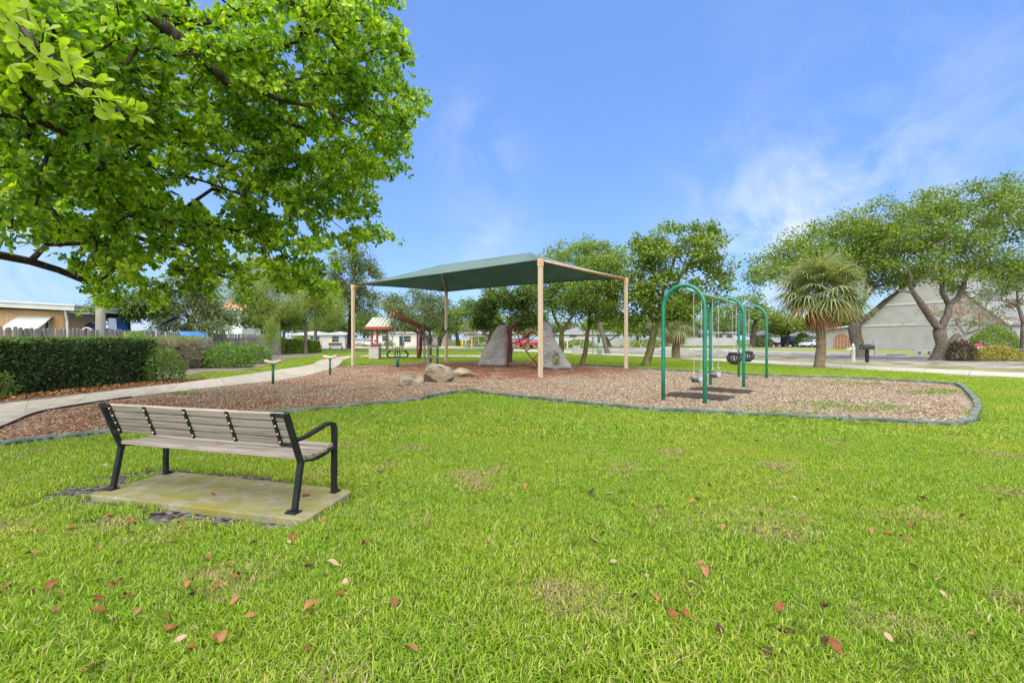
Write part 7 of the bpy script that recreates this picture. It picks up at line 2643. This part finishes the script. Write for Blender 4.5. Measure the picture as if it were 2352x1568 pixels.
p_red, p_dark, p_white, p_grey = paint('red', (0.32, 0.015, 0.03)), paint('navy', (0.025, 0.03, 0.05)), paint('white', (0.6, 0.61, 0.62)), paint('grey', (0.22, 0.23, 0.26))
for nm, lab, x, Y, yaw, kd, pp_, ct in (('parked_car', 'dark red car parked behind the last swing arch', 1762, 88, 0.15, 'sedan', p_red, 'car'), ('parked_van', 'navy blue van parked in front of the blue-grey house', 1822, 86, 0.5, 'van', p_dark, 'van'),
                                        ('parked_car', 'white sedan parked beside the navy van', 1866, 80, 3.5, 'sedan', p_white, 'car'), ('parked_pickup', 'bright red pickup seen through the red tube climber', 1202, 74, 3.3, 'pickup', paint('bright_red', (0.5, 0.012, 0.035)), 'pickup'),
                                        ('parked_car', 'grey sport utility car parked left of the stone pier', 823, 84, -1.2, 'suv', p_grey, 'car'), ('parked_car', 'white car under a cover beside the grey car', 857, 90, 1.4, 'sedan', p_white, 'car'),
                                        ('parked_van', 'white van parked in front of the cream house', 920, 96, 1.5, 'van', p_white, 'van'), ('parked_car', 'black car at the church porch', 1920, 84, 1.2, 'sedan', p_dark, 'car'), ('parked_pickup', 'dark pickup parked left of the bright red one', 1180, 84, 0.2, 'pickup', p_grey, 'pickup')):
    car(nm, lab, Vector(((x - CX) * Y / F, Y, 0)), yaw, kd, pp_, ct)

# ================================================================== street furniture
M_grn_pl = surf('teal_plastic', [(0.13, 0.27, 0.26), (0.18, 0.33, 0.31)], 0.5, 5)


def boxed(name, label, cat, parts, loc, group=None):
    t = thing(name, label, cat, loc, group=group)
    for nm, mat, fn in parts:
        m = MB()
        fn(m)
        m.build(nm, mat, t, 0.012)
    return t


b = G(1324, 814.5)
boxed('utility_box', 'grey utility cabinet with a white round sticker on the lawn', 'utility box', [('cabinet', surf('grey_cabinet', [(0.36, 0.34, 0.30), (0.43, 0.41, 0.36)], 0.6, 3), lambda m: m.box(b + Z * 0.38, (0.66, 0.6, 0.76))), ('lid', surf('grey_cabinet_lid', [(0.33, 0.31, 0.27), (0.38, 0.36, 0.32)], 0.6, 3), lambda m: m.box(b + Z * 0.79, (0.70, 0.64, 0.07))),
      ('sticker', M_white, lambda m: m.tube([b + Vector((0.14, -0.31, 0.52)), b + Vector((0.14, -0.315, 0.52))], 0.10, 16)), ('plinth', M_stone, lambda m: m.box(b + Z * 0.02, (0.8, 0.75, 0.05)))], b)
b2 = G(1378, 815.4)
boxed('utility_pedestal', 'small teal utility pedestal beside the green post', 'utility box', [('body', M_grn_pl, lambda m: m.box(b2 + Z * 0.26, (0.34, 0.3, 0.52))), ('cap', M_grn_pl, lambda m: m.lathe([(0.2, 0.52), (0.17, 0.58), (0.06, 0.62)], b2, 10))], b2)
b3 = G(1373, 815)
boxed('waste_bag_station', 'tall green post with a bag dispenser near the utility pedestal', 'post', [('post', M_dkgreen, lambda m: m.box(b3 + Z * 0.9, (0.06, 0.06, 1.8))), ('dispenser', M_dkgreen, lambda m: m.box(b3 + Vector((0.1, -0.03, 1.35)), (0.22, 0.12, 0.5)))], b3)
b4 = G(1362, 813)
boxed('sign_post', 'thin post carrying an edge-on green sign by the palm trunk', 'sign', [('post', M_dkgreen, lambda m: m.box(b4 + Z * 0.85, (0.05, 0.05, 1.75))), ('panel', surf('sign_back', [(0.16, 0.20, 0.17), (0.22, 0.26, 0.22)], 0.6), lambda m: m.box(b4 + Vector((0.02, 0, 1.2)), (0.10, 0.75, 0.95)))], b4)
b5 = G(1179, 801)
boxed('litter_bin', 'brown litter bin behind the red tube climber', 'bin', [('bin', surf('bin_brown', [(0.28, 0.15, 0.09), (0.36, 0.21, 0.13)], 0.7, 4), lambda m: m.lathe([(0.26, 0), (0.30, 0.1), (0.30, 0.82), (0.26, 0.86)], b5, 14)), ('lid', surf('bin_lid', [(0.10, 0.07, 0.05), (0.14, 0.1, 0.07)], 0.7), lambda m: m.lathe([(0.31, 0.86), (0.22, 0.98), (0.08, 1.0)], b5, 14))], b5)
b6 = Vector(((1122 - CX) * 92 / F, 92, 0))
boxed('wheeled_bin', 'blue wheeled bin standing by the far street', 'bin', [('bin', surf('blue_plastic', [(0.015, 0.07, 0.36), (0.02, 0.1, 0.44)], 0.5), lambda m: m.box(b6 + Z * 0.52, (0.62, 0.65, 0.95))), ('lid', surf('blue_lid', [(0.012, 0.055, 0.28), (0.02, 0.08, 0.34)], 0.5), lambda m: m.box(b6 + Z * 1.04, (0.68, 0.72, 0.08))), ('wheel', M_rubber, lambda m: m.box(b6 + Vector((0, 0.3, 0.1)), (0.5, 0.2, 0.2)))], b6)
M_yel = surf('yellow_paint', [(0.60, 0.43, 0.02), (0.70, 0.52, 0.04)], 0.5, 4)
for x, yb_, lab in ((1062, 798, 'yellow bollard left of the vase-shaped tree'), (1084, 799.5, 'yellow bollard right of the vase-shaped tree'), (759, 796, 'orange-yellow bollard before the small white bungalow')):
    q = G(x, yb_)
    boxed('bollard', lab, 'bollard', [('tube', M_yel, lambda m: m.tube([q, q + Z * 1.35], 0.11, 10)), ('dome', M_yel, lambda m: m.lathe([(0.11, 1.35), (0.08, 1.42), (0.02, 1.45)], q, 10))], q, 'yellow bollards at the far street')
for i, (x0_, x1_, yk, lab) in enumerate(((880, 900, 797.4, 'first yellow kerb strip beside the shelter pier'), (903, 940, 797.6, 'second yellow kerb strip behind the spinner cage'), (968, 1000, 797.5, 'yellow kerb strip behind the play frame mast'), (1012, 1060, 797.2, 'yellow kerb strip beside the bollards'), (812, 842, 797.2, 'yellow kerb strip left of the shelter pier'))):
    a, b_ = G(x0_, yk), G(x1_, yk)
    m = MB().beam(a + Z * 0.08, b_ + Z * 0.08, 0.35, 0.16)
    tag(m.build('painted_kerb', M_yel), lab, 'kerb', 'yellow painted kerbs along the far street')
# stop sign
q = Vector(((1119 - CX) * 90 / F, 90, 0))
ss = thing('stop_sign', 'red octagonal stop sign on a thin post by the far street', 'sign', q)
MB().box(q + Z * 0.95, (0.07, 0.07, 1.9)).build('post', surf('sign_post_grey', [(0.2, 0.21, 0.2), (0.27, 0.28, 0.27)], 0.6, metal=0.3), ss)
oct_ = [(0.40 * math.cos(a), 0.40 * math.sin(a)) for a in [math.pi / 8 + k * math.pi / 4 for k in range(8)]]
MB().extrude(oct_, q + Vector((0, -0.05, 1.95)), (1, 0, 0), (0, 0, 1), (0, 0.01, 0)).build('border', M_white, ss)
pl_ = MB().extrude([(a * 0.92, b_ * 0.92) for a, b_ in oct_], q + Vector((0, -0.056, 1.95)), (1, 0, 0), (0, 0, 1), (0, 0.005, 0)).build('panel', surf('sign_red', [(0.42, 0.012, 0.02), (0.48, 0.02, 0.03)], 0.5), ss)
tx = bpy.data.curves.new('lettering', 'FONT')
tx.body = 'STOP'
tx.align_x = 'CENTER'
tx.align_y = 'CENTER'
tx.size = 0.26
tx.extrude = 0.003
tx.materials.append(M_white)
tmp = bpy.data.objects.new('lettering', tx)
COL.objects.link(tmp)
bpy.context.view_layer.update()
me_t = bpy.data.meshes.new_from_object(tmp.evaluated_get(bpy.context.evaluated_depsgraph_get()))
bpy.data.objects.remove(tmp)
to = link('lettering', me_t, pl_)
to.location = Vector((0, -0.062, 1.95))
to.rotation_euler = (R(90), 0, 0)
# street-name blade above it
MB().box(q + Vector((0, 0, 2.45)), (0.6, 0.02, 0.15)).build('name_blade', surf('blade_green', [(0.02, 0.16, 0.12), (0.03, 0.2, 0.15)], 0.5), ss)
# mailbox
b7 = G(1991.6, 832)
mb = thing('mailbox', 'black mailbox with red flag on a dark post beside the sidewalk', 'mailbox', b7)
MB().box(b7 + Z * 0.40, (0.14, 0.14, 0.86)).build('post', M_black, mb)
prof = [(-0.16, 0.0), (0.16, 0.0), (0.16, 0.16)] + [(0.16 * math.cos(a), 0.16 + 0.15 * math.sin(a)) for a in np.linspace(0.3, math.pi - 0.3, 7)] + [(-0.16, 0.16)]
MB().extrude([(a, c_) for a, c_ in prof], b7 + Vector((-0.35, 0, 0.80)), (0, 1, 0), (0, 0, 1), (0.70, 0, 0)).build('box', surf('mailbox_green_black', [(0.012, 0.018, 0.017), (0.022, 0.03, 0.028)], 0.35), mb, 0.01)
MB().box(b7 + Vector((0.14, -0.17, 1.05)), (0.22, 0.015, 0.05)).build('flag', surf('flag_red', [(0.5, 0.05, 0.03), (0.55, 0.07, 0.04)], 0.5), mb)
MB().tube([b7 + Vector((-0.365, -0.02, 0.92)), b7 + Vector((-0.355, -0.02, 0.92))], 0.035, 10).build('latch', M_white, mb)
# white decorative posts
b8 = G(1959.5, 831)
t8 = thing('white_post', 'short white turned post with a side arm left of the mailbox', 'post', b8)
MB().box(b8 + Z * 0.48, (0.17, 0.17, 1.0)).build('post', M_white, t8, 0.01)
MB().lathe([(0.11, 0.98), (0.06, 1.02), (0.085, 1.06), (0.02, 1.16)], b8, 10).build('finial', M_white, t8)
MB().box(b8 + Vector((-0.22, 0, 0.82)), (0.36, 0.10, 0.12)).build('arm', M_white, t8)
b9 = G(2011, 817)
t9 = thing('sign_post', 'tall white sign post with a blank panel in front of the church', 'sign', b9)
MB().box(b9 + Z * 0.55, (0.16, 0.16, 1.15)).build('post', M_white, t9)
MB().box(b9 + Vector((0, -0.02, 1.20)), (0.42, 0.10, 0.55)).build('panel', surf('panel_grey_white', [(0.42, 0.42, 0.40), (0.48, 0.48, 0.46)], 0.7), t9)
bs = G(2247, 828)
ts = thing('sign_post', 'white sign post with red domed top beside the yellow croton', 'sign', bs)
MB().box(bs + Z * 0.42, (0.20, 0.20, 0.88)).build('post', M_white, ts, 0.01)
MB().extrude([(-0.33, 0), (0.33, 0), (0.28, 0.08), (-0.28, 0.08)], bs + Vector((0, -0.06, 0.84)), (1, 0, 0), (0, 0, 1), (0, 0.1, 0)).build('plaque', M_white, ts)
MB().extrude([(-0.33, 0), (0.33, 0)] + [(0.33 * math.cos(a), 0.22 * math.sin(a)) for a in np.linspace(0.25, math.pi - 0.25, 9)], bs + Vector((0, -0.06, 0.925)), (1, 0, 0), (0, 0, 1), (0, 0.1, 0)).build('dome', surf('dome_red', [(0.42, 0.04, 0.06), (0.5, 0.06, 0.09)], 0.5), ts)
MB().tube([bs + Vector((0.3, 0, 0.95)), bs + Vector((2.2, 0.3, 0.72)), bs + Vector((4.5, 0.5, 0.75))], 0.02, 6).build('rope', M_white, ts)
# concrete bench by the church
bb_ = G(2126, 814)
tb_ = thing('stone_bench', 'low white backless bench on the church lawn', 'bench', bb_)
MB().box(bb_ + Z * 0.34, (2.0, 0.42, 0.09)).build('seat', M_white, tb_, 0.02)
for s in (-0.45, 0.45):
    MB().box(bb_ + Vector((s, 0, 0.15)), (0.25, 0.32, 0.30)).build('leg', M_white, tb_, 0.02)
# park bench far left by the street
qb = G(772, 803)
tq = thing('park_bench', 'small dark park bench by the far street, beyond the path', 'bench', qb)
MB().box(qb + Z * 0.45, (1.8, 0.45, 0.06)).build('seat', surf('old_green_slat', [(0.16, 0.15, 0.08), (0.22, 0.2, 0.12)], 0.8), tq)
MB().box(qb + Vector((0, -0.25, 0.75)), (1.8, 0.05, 0.35)).build('backrest', surf('old_green_slat2', [(0.13, 0.13, 0.08), (0.18, 0.17, 0.11)], 0.8), tq)
for sx in (-0.8, 0.8):
    for sy in (-0.22, 0.2):
        MB().box(qb + Vector((sx, sy, 0.22)), (0.06, 0.06, 0.45)).build('leg', M_black, tq)
# white parking stops across the sandy lot
for i, (x, y) in enumerate(((1383, 795.5), (1412, 795.7), (1445, 796.2), (1478, 796.5), (1530, 799), (1600, 803), (1680, 806), (1700, 809))):
    q = G(x, y)
    m = MB().beam(q + Vector((-1.0, 0, 0.08)), q + Vector((1.0, 0, 0.08)), 0.22, 0.16)
    tag(m.build('parking_stop', M_white, bevel=0.03), 'white concrete parking stop across the street, %s from the left' % ('first second third fourth fifth sixth seventh eighth'.split()[i]), 'parking stop', 'white parking stops across the street')
# blue painted kerb at the church
q = G(2060, 816)
tag(MB().beam(q + Vector((-0.8, 0, 0.05)), q + Vector((0.7, 0, 0.05)), 0.2, 0.10).build('painted_kerb', surf('blue_paint', [(0.03, 0.09, 0.30), (0.05, 0.13, 0.36)], 0.6)), 'blue painted kerb bar beside the mailbox', 'kerb')
# white marker post by the fence
q = G(1303, 800)
tag(MB().box(q + Z * 0.6, (0.16, 0.16, 1.2)).build('marker_post', M_white, bevel=0.01), 'plain white marker post in front of the board fence', 'post')
